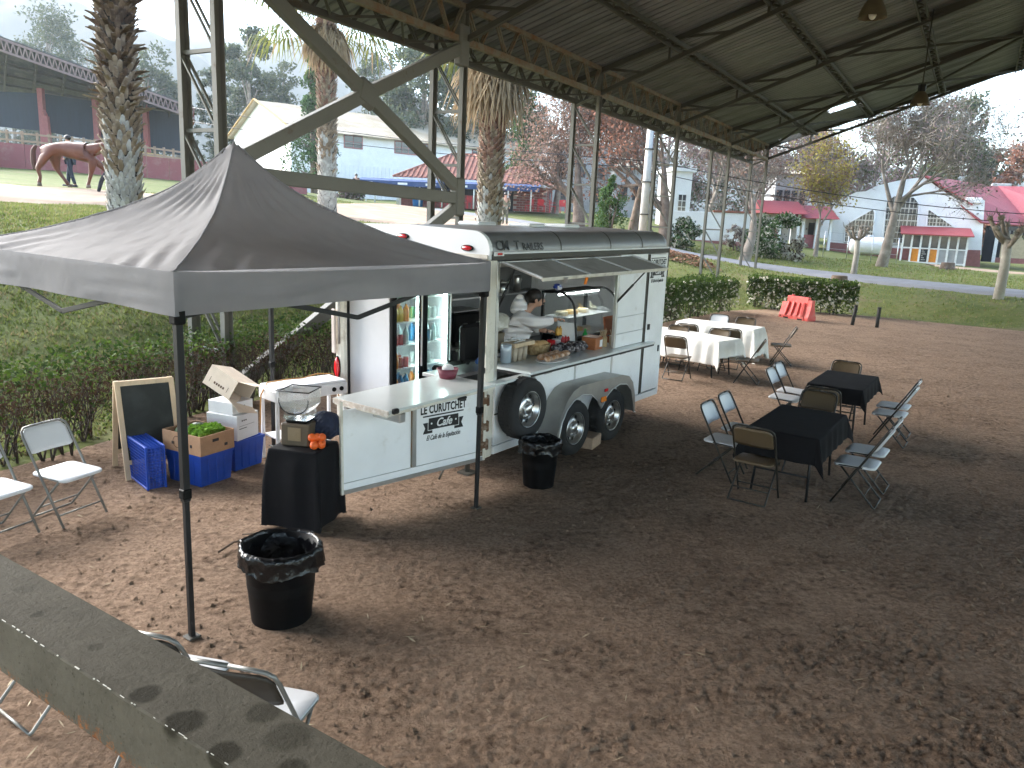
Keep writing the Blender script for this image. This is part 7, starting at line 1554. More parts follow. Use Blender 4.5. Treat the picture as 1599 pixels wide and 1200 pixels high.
m = MB(); [m.bar((-3.0 + i * .35, -2.6, 0), (-3.0 + i * .35, -2.6, 1.1), .05) for i in range(5)]; m.bar((-3.0, -2.6, 1.05), (-1.6, -2.6, 1.05), .05); o = m.build('white_railing', K['frame_white'], None, oC, rC); tag(o, 'short white railing at the left end of the cafe', 'railing')
def plast_chair(lx, ly, rz, lab, first=[None]):
    p = Matrix.Rotation(rC, 3, 'Z') @ Vector((lx, ly, 0)) + oC
    if first[0] is None:
        t = thing('plastic_chair', lab, 'chair', p, rz, 'red plastic chairs outside the cafe'); mm4 = mat('red_plastic_chair', (.55, .03, .04), .4)
        part('seat', mm4, t, slab(-.23, .23, -.22, .22, .40, .44, .01)); part('backrest', mm4, t, slab(-.23, .23, .19, .23, .45, .85, .012)); [part('leg', mm4, t, slab(x_ - .02, x_ + .02, y_ - .02, y_ + .02, 0, .40, 0)) for x_ in (-.2, .2) for y_ in (-.19, .19)]; [part('armrest', mm4, t, slab(x_ - .025, x_ + .025, -.2, .19, .63, .66, .006)) for x_ in (-.23, .23)]; first[0] = t
    else: dup(first[0], p, rz, lab)
for k, (lx, ly) in enumerate(((LC * .30, -1.6), (LC * .36, -2.0), (LC * .42, -1.5), (LC * .50, -1.8), (LC * .90, -1.4), (LC * .98, -1.9), (LC * 1.05, -1.3), (LC * 1.12, -1.6))): plast_chair(lx, ly, k * 1.3, '%s red plastic chair %s the cafe' % (('leftmost', 'second', 'third', 'rightmost')[k % 4], 'under the middle awning of' if k < 4 else 'by the brick end wall of'))
def barrel(lx, ly, c, lab):
    p = Matrix.Rotation(rC, 3, 'Z') @ Vector((lx, ly, 0)) + oC; t = thing('waste_bin', lab, 'bin', p); m = MB(); m.lathe([(.34, 0), (.40, .9), (.40, .95)], 14); m.build('bin_body', mat(lab.split()[0] + '_bin', c, .5), t); m = MB(); m.lathe([(.43, .95), (.40, 1.02), (.1, 1.08)], 14); m.build('lid', bpy.data.materials[lab.split()[0] + '_bin'], t)
barrel(LC * .17, -1.7, (.02, .16, .45), 'blue waste bin standing under the left awning of the cafe'); barrel(LC * .655, -3.2, (.02, .35, .16), 'green waste bin standing in front of the cafe, near the skirted palm')
# white hall with red roofs, on the right
p0, p1 = at(1296, 380, 58), at(1536, 400, 54); z0 = g0(p0.x, p0.y) - .25; oH, rH, LH = frame2(p0, p1, z0); hall = thing('hall', 'white hall with a curved gable, paned windows and red roofs', 'hall', oH, rH)
fp = lambda px, py: facade_uv(oH, rH, px, py)
def plate(name, pix, m_, y0, y1, parent):
    pts = [fp(*q) for q in pix]; n = len(pts); m = MB(); m.add([(u, y0, z) for u, z in pts] + [(u, y1, z) for u, z in pts], [tuple(range(n)), tuple(range(n, 2 * n))[::-1]] + [(i, (i + 1) % n, n + (i + 1) % n, n + i) for i in range(n)]); return m.build(name, m_, parent)
zf = lambda x: (x, 420)
plate('facade', [(1291, 392), (1299, 313), (1322, 307), (1338, 300), (1352, 299), (1370, 290), (1400, 283), (1425, 279), (1443, 277), (1470, 297), (1504, 317), (1507, 312), (1512, 310), (1514, 308), (1522, 309), (1528, 310), (1538, 313), (1532, 398)], K['wall_white'], 0, .3, hall)
plate('plinth', [(1290, 392), (1290, 378), (1400, 388), (1531, 391), (1530, 420), (1400, 408)], K['plinth'], -.06, -.003, hall)
def pane_window(pix, nx, nz, nm='window'):
    f = plate(nm, pix, K['dark_glass'], -.05, -.004, hall); us = [fp(*q) for q in pix]; u0, u1 = min(p[0] for p in us), max(p[0] for p in us); z0_, z1_ = min(p[1] for p in us), max(p[1] for p in us)
    def span(k, axis):
        hits = []
        for (a, b2) in zip(us, us[1:] + us[:1]):
            if (a[axis] - k) * (b2[axis] - k) < 0: t = (k - a[axis]) / (b2[axis] - a[axis]); hits.append(a[1 - axis] + t * (b2[1 - axis] - a[1 - axis]))
        return (min(hits), max(hits)) if len(hits) > 1 else None
    for i in range(1, nx):
        k = u0 + (u1 - u0) * i / nx; s_ = span(k, 0); w_ = .04 if i % 3 == 0 else .018
        if s_: part('glazing_bar', K['alu'], f, slab(k - w_, k + w_, -.085, -.051, s_[0], s_[1], 0))
    for i in range(1, nz):
        k = z0_ + (z1_ - z0_) * i / nz; s_ = span(k, 1); w_ = .04 if i % 2 == 0 else .018
        if s_: part('glazing_bar', K['alu'], f, slab(s_[0], s_[1], -.088, -.0512, k - w_, k + w_, 0))
    m = MB(); m.tube([(u, -.04, z) for u, z in us + us[:1]], .06, 5, cap=False); m.build('window_frame', K['wall_white'], f)
pane_window([(1318, 378), (1320, 352), (1363, 327), (1366, 332), (1362, 380)], 9, 6); pane_window([(1378, 381), (1384, 316), (1396, 306), (1418, 307), (1428, 309), (1435, 318), (1430, 380)], 9, 8); pane_window([(1447, 354), (1449, 329), (1452, 328), (1488, 354)], 8, 4)
# roofs of the hall
zr = lambda px, py: fp(px, py)
u0, zA = fp(1443, 276); uE, zE = fp(1506, 318); 
m = MB(); m.add([(u0, -.25, zA + .1), (uE + .5, -.25, zE - .05), (uE + .5, 9, zE - .05), (u0, 9, zA + .1)], [(0, 1, 2, 3)]); o = m.build('roof', K['red_sheet'], hall); o.modifiers.new('t', 'SOLIDIFY').thickness = .08
uL, zL = fp(1299, 314); m = MB(); m.add([(u0, .32, zA + .08), (uL, .32, zL - .3), (uL, 9, zL - .3), (u0, 9, zA + .08)], [(0, 1, 2, 3)]); m.build('roof', K['red_sheet'], hall)
uR = LH + 7; zB = fp(1545, 352)[1]; HI = (Matrix.Translation(oH) @ Matrix.Rotation(rH, 4, 'Z')).inverted()
def slope(name, pix, m_, ribs, tilt=0):
    P = [HI @ at(*q) for q in pix]; m = MB(); m.add(P, [tuple(range(len(P)))]); o = m.build(name, m_, hall); o.modifiers.new('t', 'SOLIDIFY').thickness = .08
    a, b2, c, d = P[0], P[1], P[-2], P[-1]
    for i in range(1, ribs): t = i / ribs; m = MB(); m.bar(a.lerp(b2, t) + V(0, -.03, .05), d.lerp(c, t) + V(0, -.03, .05), .07, .05); m.build('roof_rib', m_, o)
    return o
pk = at(1446, 277, 56.6)
slope('roof', [(1446, 276, 56.3), (1557, 293, 65), (1625, 356, 58), (1531, 349, 53.9)], K['red_sheet'], 12); slope('roof', [(1558, 292, 65.2), (1680, 296, 62), (1690, 340, 54), (1600, 345, 58)], mat('crimson_sheet', (.24, .045, .05), .5, var=.15), 16); part('chimney_side', K['wall_white'], hall, slab(fp(1507, 330)[0], fp(1535, 330)[0], .31, .9, 0, fp(1520, 312)[1], .02))
part('eave_beam', K['steel_dark'], hall, slab(LH + .1, uR, .1, .3, zB - .3, zB - .05, 0))
part('side_wall', K['dark_in'], hall, slab(LH + .02, uR, 1.2, 1.4, 0, zB, 0)); part('beige_panel', mat('beige_board', (.42, .34, .22), .8), hall, slab(LH + 1.0, LH + 4.6, .55, .62, .35, 1.95, 0)); part('white_post', K['frame_white'], hall, slab(LH + .55, LH + .75, .3, .45, 0, zB - .3, 0)); part('plinth', K['plinth'], hall, slab(LH + .8, uR, .56, .70, 0, .34, 0))
for i in range(16): part('slat', K['wall_grey'], hall, slab(LH + 1.1 + i * .24, LH + 1.2 + i * .24, .62, .66, 1.97, zB - .1, 0))
# porch of glazed frames
pz = lambda py: fp(1455, py)[1]
ux0, ux1 = fp(1404, 400)[0], fp(1500, 405)[0]; zt = pz(367); zb = pz(412) + .1; yo = -2.6
pr = sub('porch', hall, (0, 0, 0))
n = 7
for i in range(n + 1):
    x = ux0 + (ux1 - ux0) * i / n; part('porch_post', K['frame_white'], pr, slab(x - .06, x + .06, yo, yo + .1, zb - .1, zt, 0))
part('porch_rail', K['frame_white'], pr, slab(ux0, ux1, yo + .01, yo + .09, zb - .05, zb + .05, 0)); part('porch_rail', K['frame_white'], pr, slab(ux0, ux1, yo + .012, yo + .088, (zb + zt) / 2 - .03, (zb + zt) / 2 + .05, 0)); part('porch_rail', K['frame_white'], pr, slab(ux0, ux1, yo + .011, yo + .09, zt - .08, zt, 0))
zm = (zb + zt) / 2; st = (ux1 - ux0) / n
for i in range(n): part('porch_glass', K['dark_glass'], pr, slab(ux0 + st * i + .06, ux0 + st * (i + 1) - .06, yo + .05, yo + .06, zm + .05, zt - .08, 0))
orp = mat('orange_panel', (.62, .22, .02), .6)
for i in (1, 3): part('orange_panel', orp, pr, slab(ux0 + st * i + .06, ux0 + st * (i + 1) - .06, yo + .045, yo + .062, zb + .05, zm - .03, 0))
part('menu_board', K['ink'], pr, slab(ux0 + st * 2 + .07, ux0 + st * 3 - .07, yo + .02, yo + .05, zb + .08, zm - .06, 0))
for i in range(6): part('board_line', K['frame_white'], pr, slab(ux0 + st * 2 + .14, ux0 + st * 3 - .16 - .08 * (i % 3), yo + .014, yo + .0195, zb + .18 + i * .13, zb + .205 + i * .13, 0))
for i in (4, 5, 6): part('porch_panel', K['wall_grey'], pr, slab(ux0 + st * i + .06, ux0 + st * (i + 1) - .06, yo + .05, yo + .06, zb + .05, zm - .03, 0))
m = MB(); m.add([(ux0 - .2, yo - .3, zt), (ux1 + .3, yo - .3, zt), (ux1 + .3, -.1, zt + .55), (ux0 - .2, -.1, zt + .55)], [(0, 1, 2, 3)]); o = m.build('porch_roof', K['red_sheet'], pr); o.modifiers.new('t', 'SOLIDIFY').thickness = .07
part('porch_side', K['frame_white'], pr, slab(ux1 - .06, ux1 + .06, yo + .1, -.07, zt - .1, zt, 0), slab(ux1 - .06, ux1 + .06, yo + .1, -.07, zm - .03, zm + .05, 0), slab(ux1 - .05, ux1 + .05, yo / 2 - .05, yo / 2 + .05, zb, zt - .11, 0))
part('chimney_cap', K['wall_white'], hall, slab(fp(1508, 310)[0], fp(1534, 310)[0], -.15, .9, fp(1520, 318)[1], fp(1520, 309)[1], .05))
o = part('wall_lamp_bracket', K['steel_dark'], hall, slab(fp(1524, 345)[0] - .04, fp(1524, 345)[0] + .04, -.5, -.02, fp(1524, 335)[1], fp(1524, 335)[1] + .06, 0))
pv_ = HI @ at(1562, 291, 66); part('rooftop_vent', K['wall_grey'], hall, slab(pv_.x - .6, pv_.x + .8, pv_.y, pv_.y + .8, pv_.z - .3, pv_.z + .22, .05))
# gas tank
b_ = atg(1355, 400, 50); gt = thing('gas_tank', 'white horizontal gas tank in front of the white hall', 'tank', (b_.x, b_.y, b_.z), rH)
m = MB(); rot = Matrix.Rotation(PI / 2, 3, 'Y'); m.lathe([(.001, -1.2), (.3, -1.16), (.5, -1.0), (.56, -.75), (.56, .75), (.5, 1.0), (.3, 1.16), (.001, 1.2)], 24, (0, 0, .82), rot=rot); m.build('tank_body', K['white_plastic'], gt)
for x_ in (-.7, .7): part('leg', K['steel'], gt, slab(x_ - .08, x_ + .08, -.35, .35, 0, .35, 0))
m = MB(); m.lathe([(.16, 1.35), (.16, 1.5)], 12); m.build('valve_cover', K['white_plastic'], gt)
# white wall and red roofed kiosks
p0, p1 = at(1040, 370, 49), at(1168, 378, 48); z0 = g0(p1.x, p1.y) - .2; o_, r_z, L_ = frame2(p0, p1, z0); wl = thing('white_wall', 'plain white garden wall behind the mauve tree and shrubs', 'wall', o_, r_z); hT = at(1120, 332, 48.5).z - z0
part('wall_face', K['wall_white'], wl, slab(0, L_, 0, .25, 0, hT, .02)); part('coping', K['terracotta'], wl, slab(L_ * .55, L_, -.08, .33, hT, hT + .12, .02)); part('plinth', K['plinth'], wl, slab(0, L_, -.04, -.002, 0, .5, 0))
for px0, px1, py, Y, lab in ((1192, 1252, 318, 57, 'small red roofed kiosk beside the leaning trunk'), (1256, 1302, 326, 57, 'small red roofed kiosk touching the white hall')):
    p0, p1 = at(px0, py, Y), at(px1, py, Y); z0 = g0(p0.x, Y) - .2; L_ = p1.x - p0.x; h = at((px0 + px1) / 2, py + 16, Y).z - z0; t = thing('kiosk', lab, 'kiosk', (p0.x, Y, z0), -.1)
    m = MB(); m.add([(-.3, -.6, h), (L_ + .3, -.6, h), (L_ + .1, 1.8, h + .95), (-.1, 1.8, h + .95), (L_ + .3, 4.2, h), (-.3, 4.2, h)], [(0, 1, 2, 3), (3, 2, 4, 5), (0, 3, 5), (1, 4, 2)]); m.build('roof', K['red_sheet'], t)
    for x_ in (.1, L_ / 2, L_ - .1): part('post', K['wall_white'], t, slab(x_ - .09, x_ + .09, 0, .18, 0, h, 0))
    part('back_wall', K['wall_white'], t, slab(0, L_, 3.2, 3.4, 0, h, 0)); part('counter', K['red_steel'], t, slab(.1, L_ * .55, .3, .45, 0, 1.1, 0)); part('doorway', K['dark_in'], t, slab(L_ * .6, L_ * .8, 3.1, 3.19, 0, 2.0, 0))
# long red retaining wall and the far riding arena
pw = [(-120, 246, 34), (0, 258, 40), (300, 281, 44), (480, 303, 48)]; rw = thing('low_wall', 'long low dull red retaining wall behind the horse', 'wall', (0, 0, 0))
for (a_, b2) in zip(pw[:-1], pw[1:]):
    A_, B_ = at(*a_), at(*b2); A_.z, B_.z = g0(A_.x, A_.y), g0(B_.x, B_.y); hA, hB = at(a_[0], a_[1] - 36 + (5 if a_[0] > 200 else 0), a_[2]).z - A_.z, at(b2[0], b2[1] - 30, b2[2]).z - B_.z
    n_ = (B_ - A_).cross(V(0, 0, 1)).normalized() * -.3; k = 8
    for i in range(k):
        P0, P1 = A_.lerp(B_, i / k), A_.lerp(B_, (i + 1) / k); h0, h1 = max(.6, hA + (hB - hA) * i / k), max(.6, hA + (hB - hA) * (i + 1) / k); P1 = P1 - (P1 - P0).normalized() * .02; dn = V(0, 0, -.5); m = MB(); m.add([P0 + dn, P1 + dn, P1 + V(0, 0, h1), P0 + V(0, 0, h0), P0 + n_ + dn, P1 + n_ + dn, P1 + n_ + V(0, 0, h1), P0 + n_ + V(0, 0, h0)], [(0, 1, 2, 3), (7, 6, 5, 4), (0, 4, 5, 1), (1, 5, 6, 2), (2, 6, 7, 3), (3, 7, 4, 0)]); m.build('wall_panel', K['redbank'], rw)
ra = thing('riding_arena', 'far riding arena with a dark sheet roof, red posts and dark shade nets', 'arena', (0, 0, 0))
F0, F1 = at(-40, 42, 47), at(302, 166, 55); Bk0, Bk1 = at(-40, 138, 58), at(302, 187, 62)
if True:
    k = 18
    for i in range(k):
        a0, a1, b0, b1 = F0.lerp(F1, i / k), F0.lerp(F1, (i + 1) / k), Bk0.lerp(Bk1, i / k), Bk0.lerp(Bk1, (i + 1) / k); dz = V(0, 0, .03 * (i % 2)); m = MB(); m.add([a0 + dz, a1 + dz, b1 + dz, b0 + dz], [(0, 1, 2, 3)]); o = m.build('roof_sheet', K['dark_roof'], ra); o.modifiers.new('t', 'SOLIDIFY').thickness = .04
    for i in range(9):
        t = i / 8; a_, b_2 = F0.lerp(F1, t), Bk0.lerp(Bk1, t); m = MB(); m.bar(a_ - V(0, 0, .2), b_2 - V(0, 0, .2), .12, .12); m.bar(a_ - V(0, 0, .75), b_2 - V(0, 0, .35), .08, .08); q = 10
        for j in range(q): pA, pB, pC = a_.lerp(b_2, j / q), a_.lerp(b_2, (j + .5) / q), a_.lerp(b_2, (j + 1) / q); zz = V(0, 0, -.75 + .4 * (j + .5) / q); m.bar(pA - V(0, 0, .2), pB + zz, .05, .05); m.bar(pB + zz, pC - V(0, 0, .2), .05, .05)
        m.build('roof_truss', K['steel_dark'] if i < 8 else K['red_steel'], ra)
    for j in range(6): t = j / 5; m = MB(); m.bar(F0.lerp(Bk0, t) - V(0, 0, .1), F1.lerp(Bk1, t) - V(0, 0, .1), .1, .14); m.build('purlin', K['steel_dark'], ra)
    m = MB(); e = V(0, 0, -.8); m.bar(F0 - V(0, 0, .15), F1 - V(0, 0, .15), .12, .12); m.bar(F0 + e, F1 + e, .12, .12); q = 40
    for j in range(q): m.bar(F0.lerp(F1, j / q) - V(0, 0, .15), F0.lerp(F1, (j + .5) / q) + e, .06, .06); m.bar(F0.lerp(F1, (j + .5) / q) + e, F0.lerp(F1, (j + 1) / q) - V(0, 0, .15), .06, .06)
    m.build('front_truss', mat('pinkish_steel', (.20, .14, .13), .7), ra)
    xs3 = [-80, 65, 150, 228, 296]; tops = [140, 146, 159, 170, 183]; bots = [190, 205, 220, 232, 246]; Ys = [54, 55, 56.5, 58, 59.5]; prev = None
    for px, tp, bt, Y in zip(xs3, tops, bots, Ys):
        T_, B_ = at(px, tp, Y), at(px, bt, Y); m = MB(); m.bar(T_ + V(0, -.1, .3), V(T_.x, Y - .1, g0(T_.x, Y) - .5), .34, .34, up=(0, 1, 0)); m.build('post', K['red_steel'], ra)
        if prev:
            m = MB(); m.add([prev[1], B_, T_, prev[0]], [(0, 1, 2, 3)]); o = m.build('shade_net', K['net'], ra); o.modifiers.new('t', 'SOLIDIFY').thickness = .02
        prev = (T_, B_)
    p = at(72, 182, 54.6); m = MB(); m.bar(p, V(p.x + .1, p.y, g0(p.x, p.y) - .3), .28, .28, up=(0, 1, 0)); m.bar(p, at(65, 168, 55), .2, .2); m.build('post', K['red_steel'], ra)
fe = thing('rail_fence', 'weathered wooden rail fence below the dark shade nets', 'fence', (0, 0, 0)); FP = [(-60, 226, 50), (60, 236, 51), (150, 246, 52), (228, 254, 53), (300, 262, 54)]
for (a_, b2) in zip(FP[:-1], FP[1:]):
    A_, B_ = at(*a_), at(*b2); gA, gB = g0(A_.x, A_.y), g0(B_.x, B_.y); 
    for k in range(5): p = A_.lerp(B_, k / 5); m = MB(); m.bar((p.x, p.y, g0(p.x, p.y) - .4), (p.x, p.y, g0(p.x, p.y) + 1.5), .12, .12, up=(0, 1, 0)); m.build('fence_post', K['rail_wood'], fe)
    for z_ in (.4, .9, 1.35): m = MB(); m.bar((A_.x, A_.y - .1, gA + z_), (B_.x, B_.y - .1, gB + z_), .04, .12); m.build('rail', K['rail_wood'], fe)
A_, B_ = at(215, 236, 56), at(300, 250, 58); m = MB(); m.add([(A_.x, A_.y, g0(A_.x, A_.y)), (B_.x, B_.y, g0(B_.x, B_.y)), B_, A_], [(0, 1, 2, 3)]); o = m.build('jump_board', K['yellow_board']); o.modifiers.new('t', 'SOLIDIFY').thickness = .06; tag(o, 'yellowish board behind the rail fence right of the nearest palm', 'board')
# pole, pipe and wires
b_ = atg(1002, 380, 36); tp = at(1017, 182, 36); up_ = thing('utility_pole', 'pale concrete utility pole rising behind the trailer', 'pole', b_); H_ = tp.z - b_.z
m = MB(); m.tube([(0, 0, -.3), (.0, 0, H_ + 1.2)], [.20, .14], 12); m.build('pole', mat('pale_concrete', (.55, .52, .48), .85, var=.1), up_); m = MB(); m.tube([(.25, -.05, 0), (.25, -.05, H_ * .9)], .05, 8); m.build('conduit', K['alu'], up_)
for z_ in (.25, .5, .75): part('strap', K['steel_dark'], up_, slab(-.21, .32, -.21, .21, H_ * z_, H_ * z_ + .05, 0))
m = MB(); m.tube([(0, -.1, H_ * .93), (-.6, -.4, H_ * .99), (-1.0, -.6, H_ * .97)], .03, 6); m.build('lamp_arm', K['alu'], up_)
def wire(label, *pts):
    P = [at(*p) for p in pts]; out = []
    for a_, b2 in zip(P[:-1], P[1:]): out += [a_.lerp(b2, t) - V(0, 0, 4 * t * (1 - t) * .35) for t in np.linspace(0, 1, 9)]
    m = MB(); m.tube(out, .016, 4); tag(m.build('power_cable', K['black_metal']), label, 'cable', 'overhead cables')
wire('overhead cable crossing in front of the white warehouse, upper', (300, 168, 50), (1015, 252, 36)); wire('overhead cable crossing in front of the white warehouse, lower', (300, 190, 46), (1015, 262, 36)); wire('overhead cable crossing in front of the white hall, upper', (1015, 250, 36), (1650, 338, 30)); wire('overhead cable crossing in front of the white hall, lower', (1015, 268, 36), (1650, 352, 30))
# wire fence in front of the hall
fe2 = thing('wire_fence', 'thin wire fence before the gas tank', 'fence', (0, 0, 0))
pf = [atg(px, py, 47) for px, py in ((1285, 395), (1322, 397), (1360, 400), (1400, 404))]
for p in pf: m = MB(); m.tube([p + V(0, 0, -.2), p + V(0, 0, 1.5)], .03, 6); m.build('post', K['alu'], fe2)
for z_ in (.5, 1.0, 1.45): m = MB(); m.tube([p + V(0, 0, z_) for p in pf], .01, 4); m.build('wire', K['alu'], fe2)

# ------------------------------------------------------------------ the horse and far figures
hb = atg(112, 291, 25.5, .06); hs = thing('horse', 'brown horse walking behind the nearest palm trunk', 'horse', hb, R(8)); hs.scale = (1.08, 1, .98)
Hn = {'rump': ((-.80, 0, 1.16), (.13, .14)), 'croup': ((-.52, 0, 1.25), (.27, .26)), 'loin': ((-.18, 0, 1.23), (.235, .24)), 'barrel': ((.16, 0, 1.14), (.285, .27)), 'girth': ((.48, 0, 1.14), (.29, .25)), 'wither': ((.66, 0, 1.30), (.22, .20)), 'breast': ((.84, 0, 1.18), (.20, .20)), 'nk1': ((1.02, 0, 1.38), (.17, .12)), 'nk2': ((1.24, 0, 1.50), (.14, .10)), 'poll': ((1.45, 0, 1.56), (.11, .085)), 'cheek': ((1.60, 0, 1.44), (.11, .08)), 'nose': ((1.78, 0, 1.22), (.07, .06)), 'muz': ((1.84, 0, 1.14), (.05, .05)),
      'stL': ((-.60, -.12, .98), (.20, .14)), 'hkL': ((-.86, -.14, .56), .062), 'ftL': ((-.80, -.14, .30), .042), 'hfL': ((-.86, -.14, .06), .055), 'stR': ((-.48, .12, .98), (.20, .14)), 'hkR': ((-.42, .14, .55), .062), 'ftR': ((-.26, .14, .28), .042), 'hfR': ((-.12, .14, .06), .055),
      'elL': ((.70, -.13, .88), (.15, .10)), 'knL': ((.62, -.13, .50), .058), 'paL': ((.54, -.13, .20), .040), 'ffL': ((.50, -.13, .06), .055), 'elR': ((.74, .13, .88), (.15, .10)), 'knR': ((.98, .13, .54), .058), 'paR': ((1.04, .13, .24), .040), 'ffR': ((1.10, .13, .07), .055)}
Hn = {k_: (c_, tuple(1.22 * q_ for q_ in r_) if isinstance(r_, tuple) else 1.18 * r_) for k_, (c_, r_) in Hn.items()}
figure('body', Hn, [('rump', 'croup'), ('croup', 'loin'), ('loin', 'barrel'), ('barrel', 'girth'), ('girth', 'wither'), ('wither', 'breast'), ('wither', 'nk1'), ('nk1', 'nk2'), ('nk2', 'poll'), ('poll', 'cheek'), ('cheek', 'nose'), ('nose', 'muz'), ('croup', 'stL'), ('stL', 'hkL'), ('hkL', 'ftL'), ('ftL', 'hfL'), ('croup', 'stR'), ('stR', 'hkR'), ('hkR', 'ftR'), ('ftR', 'hfR'), ('girth', 'elL'), ('elL', 'knL'), ('knL', 'paL'), ('paL', 'ffL'), ('girth', 'elR'), ('elR', 'knR'), ('knR', 'paR'), ('paR', 'ffR')], mat('chestnut_coat', (.13, .038, .017), .5, var=.25, vs=3), hs, 2, 'barrel')
figure('tail', {'a': ((-.90, 0, 1.30), .05), 'b': ((-1.0, 0, 1.12), .075), 'c': ((-1.02, 0, .80), .08), 'd': ((-1.0, 0, .50), .05)}, [('a', 'b'), ('b', 'c'), ('c', 'd')], mat('tail_hair', (.08, .03, .018), .7), hs)
figure('mane', {'a': ((.74, 0, 1.50), .035), 'b': ((1.02, 0, 1.58), .045), 'c': ((1.25, 0, 1.66), .04), 'd': ((1.44, 0, 1.68), .03)}, [('a', 'b'), ('b', 'c'), ('c', 'd')], bpy.data.materials['tail_hair'], hs)
for e in (-.05, .05): m = MB(); m.lathe([(.035, 0), (.03, .06), (.001, .14)], 8, (1.43, e, 1.64)); m.build('ear', bpy.data.materials['chestnut_coat'], hs); m = MB(); m.sphere((1.60, e * 1.75, 1.49), .022, 8, 6); m.build('eye', K['ink'], hs)
for k in ('hfL', 'hfR', 'ffL', 'ffR'): c_ = Hn[k][0]; m = MB(); m.lathe([(.07, -.05), (.06, .05)], 10, (c_[0] + .02, c_[1], c_[2] - .005)); m.build('hoof', K['bark_d'], hs)
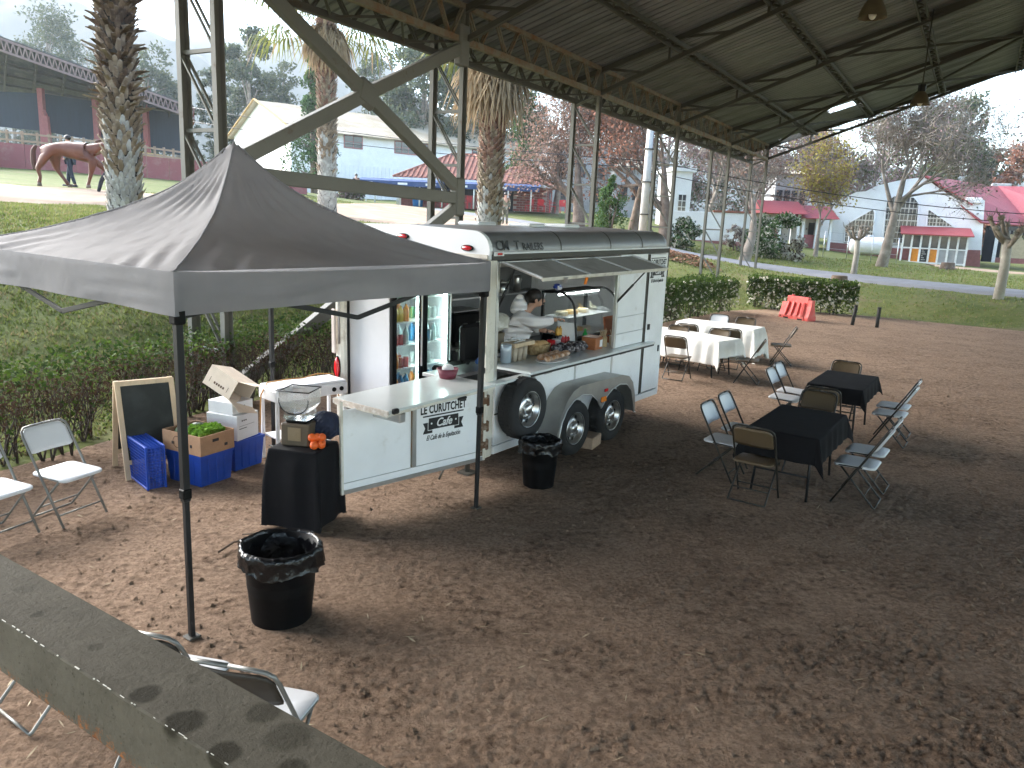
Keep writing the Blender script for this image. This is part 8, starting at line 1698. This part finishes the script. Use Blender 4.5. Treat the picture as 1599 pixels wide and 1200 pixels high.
def person(label, base, rz, top, legs, h=1.70, stride=.18, skinm=None, hat=None, lean=0.0):
    t = thing('person', label, 'person', base, rz); s_ = h / 1.7; q = lambda x, y, z: (x * s_, y * s_, z * s_)
    arms = {'sR': (q(0 + lean, -.17, 1.42), .055 * s_), 'eR': (q(.02, -.24, 1.14), .04 * s_), 'wR': (q(.16, -.22, .95), .03 * s_), 'hR': (q(.22, -.21, .92), .04 * s_), 'sL': (q(0 + lean, .17, 1.42), .055 * s_), 'eL': (q(-.04, .24, 1.14), .04 * s_), 'wL': (q(.08, .24, .93), .03 * s_), 'hL': (q(.12, .24, .88), .04 * s_)}
    Bn = {'p': (q(0, 0, .95), .125 * s_), 'w': (q(lean * .3, 0, 1.10), .115 * s_), 'c': (q(lean * .8, 0, 1.32), .135 * s_), 'n': (q(lean + .02, 0, 1.49), .05 * s_), 'h': (q(lean + .04, 0, 1.60), .085 * s_), 't': (q(lean + .03, 0, 1.66), .07 * s_), **arms,
          'hR_': (q(0, -.09, .90), .09 * s_), 'kR': (q(stride * .7, -.09, .50), .062 * s_), 'aR': (q(stride, -.09, .07), .042 * s_), 'oR': (q(stride + .12, -.09, .04), .035 * s_), 'hL_': (q(0, .09, .90), .09 * s_), 'kL': (q(-stride * .2, .09, .50), .062 * s_), 'aL': (q(-stride, .09, .08), .042 * s_), 'oL': (q(-stride + .12, .09, .04), .035 * s_)}
    figure('body', Bn, [('p', 'w'), ('w', 'c'), ('c', 'n'), ('n', 'h'), ('h', 't'), ('c', 'sR'), ('sR', 'eR'), ('eR', 'wR'), ('wR', 'hR'), ('c', 'sL'), ('sL', 'eL'), ('eL', 'wL'), ('wL', 'hL'), ('p', 'hR_'), ('hR_', 'kR'), ('kR', 'aR'), ('aR', 'oR'), ('p', 'hL_'), ('hL_', 'kL'), ('kL', 'aL'), ('aL', 'oL')], skinm or K['skin'], t, 2, 'p')
    g_ = lambda k, r: (Bn[k][0], r * s_); figure('jacket', {'p': g_('p', .145), 'w': g_('w', .145), 'c': g_('c', .16), 'sR': g_('sR', .075), 'eR': g_('eR', .058), 'wR': g_('wR', .045), 'sL': g_('sL', .075), 'eL': g_('eL', .058), 'wL': g_('wL', .045)}, [('p', 'w'), ('w', 'c'), ('c', 'sR'), ('sR', 'eR'), ('eR', 'wR'), ('c', 'sL'), ('sL', 'eL'), ('eL', 'wL')], top, t, 1)
    figure('trousers', {'p': (q(0, 0, .93), .14 * s_), 'hR': g_('hR_', .10), 'kR': g_('kR', .078), 'aR': g_('aR', .06), 'hL': g_('hL_', .10), 'kL': g_('kL', .078), 'aL': g_('aL', .06)}, [('p', 'hR'), ('hR', 'kR'), ('kR', 'aR'), ('p', 'hL'), ('hL', 'kL'), ('kL', 'aL')], legs, t, 1)
    for k in ('R', 'L'): c_ = Bn['a' + k][0]; m = MB(); m.box((c_[0] + .06 * s_, c_[1], .045 * s_), (.26 * s_, .10 * s_, .09 * s_), bev=.03); m.build('shoe', K['ink'], t)
    hc = Bn['h'][0]; m = MB(); m.sphere((hc[0] - .015 * s_, 0, hc[2] + .035 * s_), .105 * s_, 14, 10, sq=(1.02, .95, .9)); m.build('hair' if not hat else 'cap', hat or K['hair'], t); return t
cl = lambda n, c: mat(n, c, .85, var=.15, vs=6)
person('person in dark jeans and grey top walking on the far side of the horse', atg(112, 287, 26.9), R(185), cl('grey_top', (.20, .24, .30)), cl('dark_denim', (.02, .03, .05)), 1.68, .16)
person('person in a pale blue shirt half hidden by the nearest palm trunk', atg(174, 287, 25.0), R(200), cl('pale_blue_shirt', (.45, .56, .68)), cl('black_trousers', (.015, .015, .02)), 1.62, .42, lean=-.05)
person('person in camouflage standing in front of the cafe, right of the skirted palm', atg(788, 354, 42), R(-100), mat('camouflage', (.10, .10, .06), .85, col2=(.28, .25, .18), vs=12), mat('camouflage_trousers', (.09, .09, .06), .85, col2=(.22, .20, .15), vs=12), 1.70, .08)
person('person in dark clothes standing by the left end of the cafe', atg(556, 315, 53), R(-60), cl('black_top', (.03, .03, .04)), cl('navy_trousers', (.02, .025, .05)), 1.70, .12)
# ------------------------------------------------------------------ haze
hm = bpy.data.materials.new('haze'); hm.use_nodes = True; N, L = hm.node_tree.nodes, hm.node_tree.links; N.remove(N['Principled BSDF'])
pv = N.new('ShaderNodeVolumePrincipled'); pv.inputs['Color'].default_value = (.84, .93, 1.0, 1); pv.inputs['Density'].default_value = .00055; pv.inputs['Anisotropy'].default_value = .2; L.new(pv.outputs[0], N['Material Output'].inputs['Volume'])
m = MB(); m.box((0, 500, 100), (2600, 1900, 208)); tag(m.build('haze', hm), 'pale morning haze over the whole place', kind='stuff')
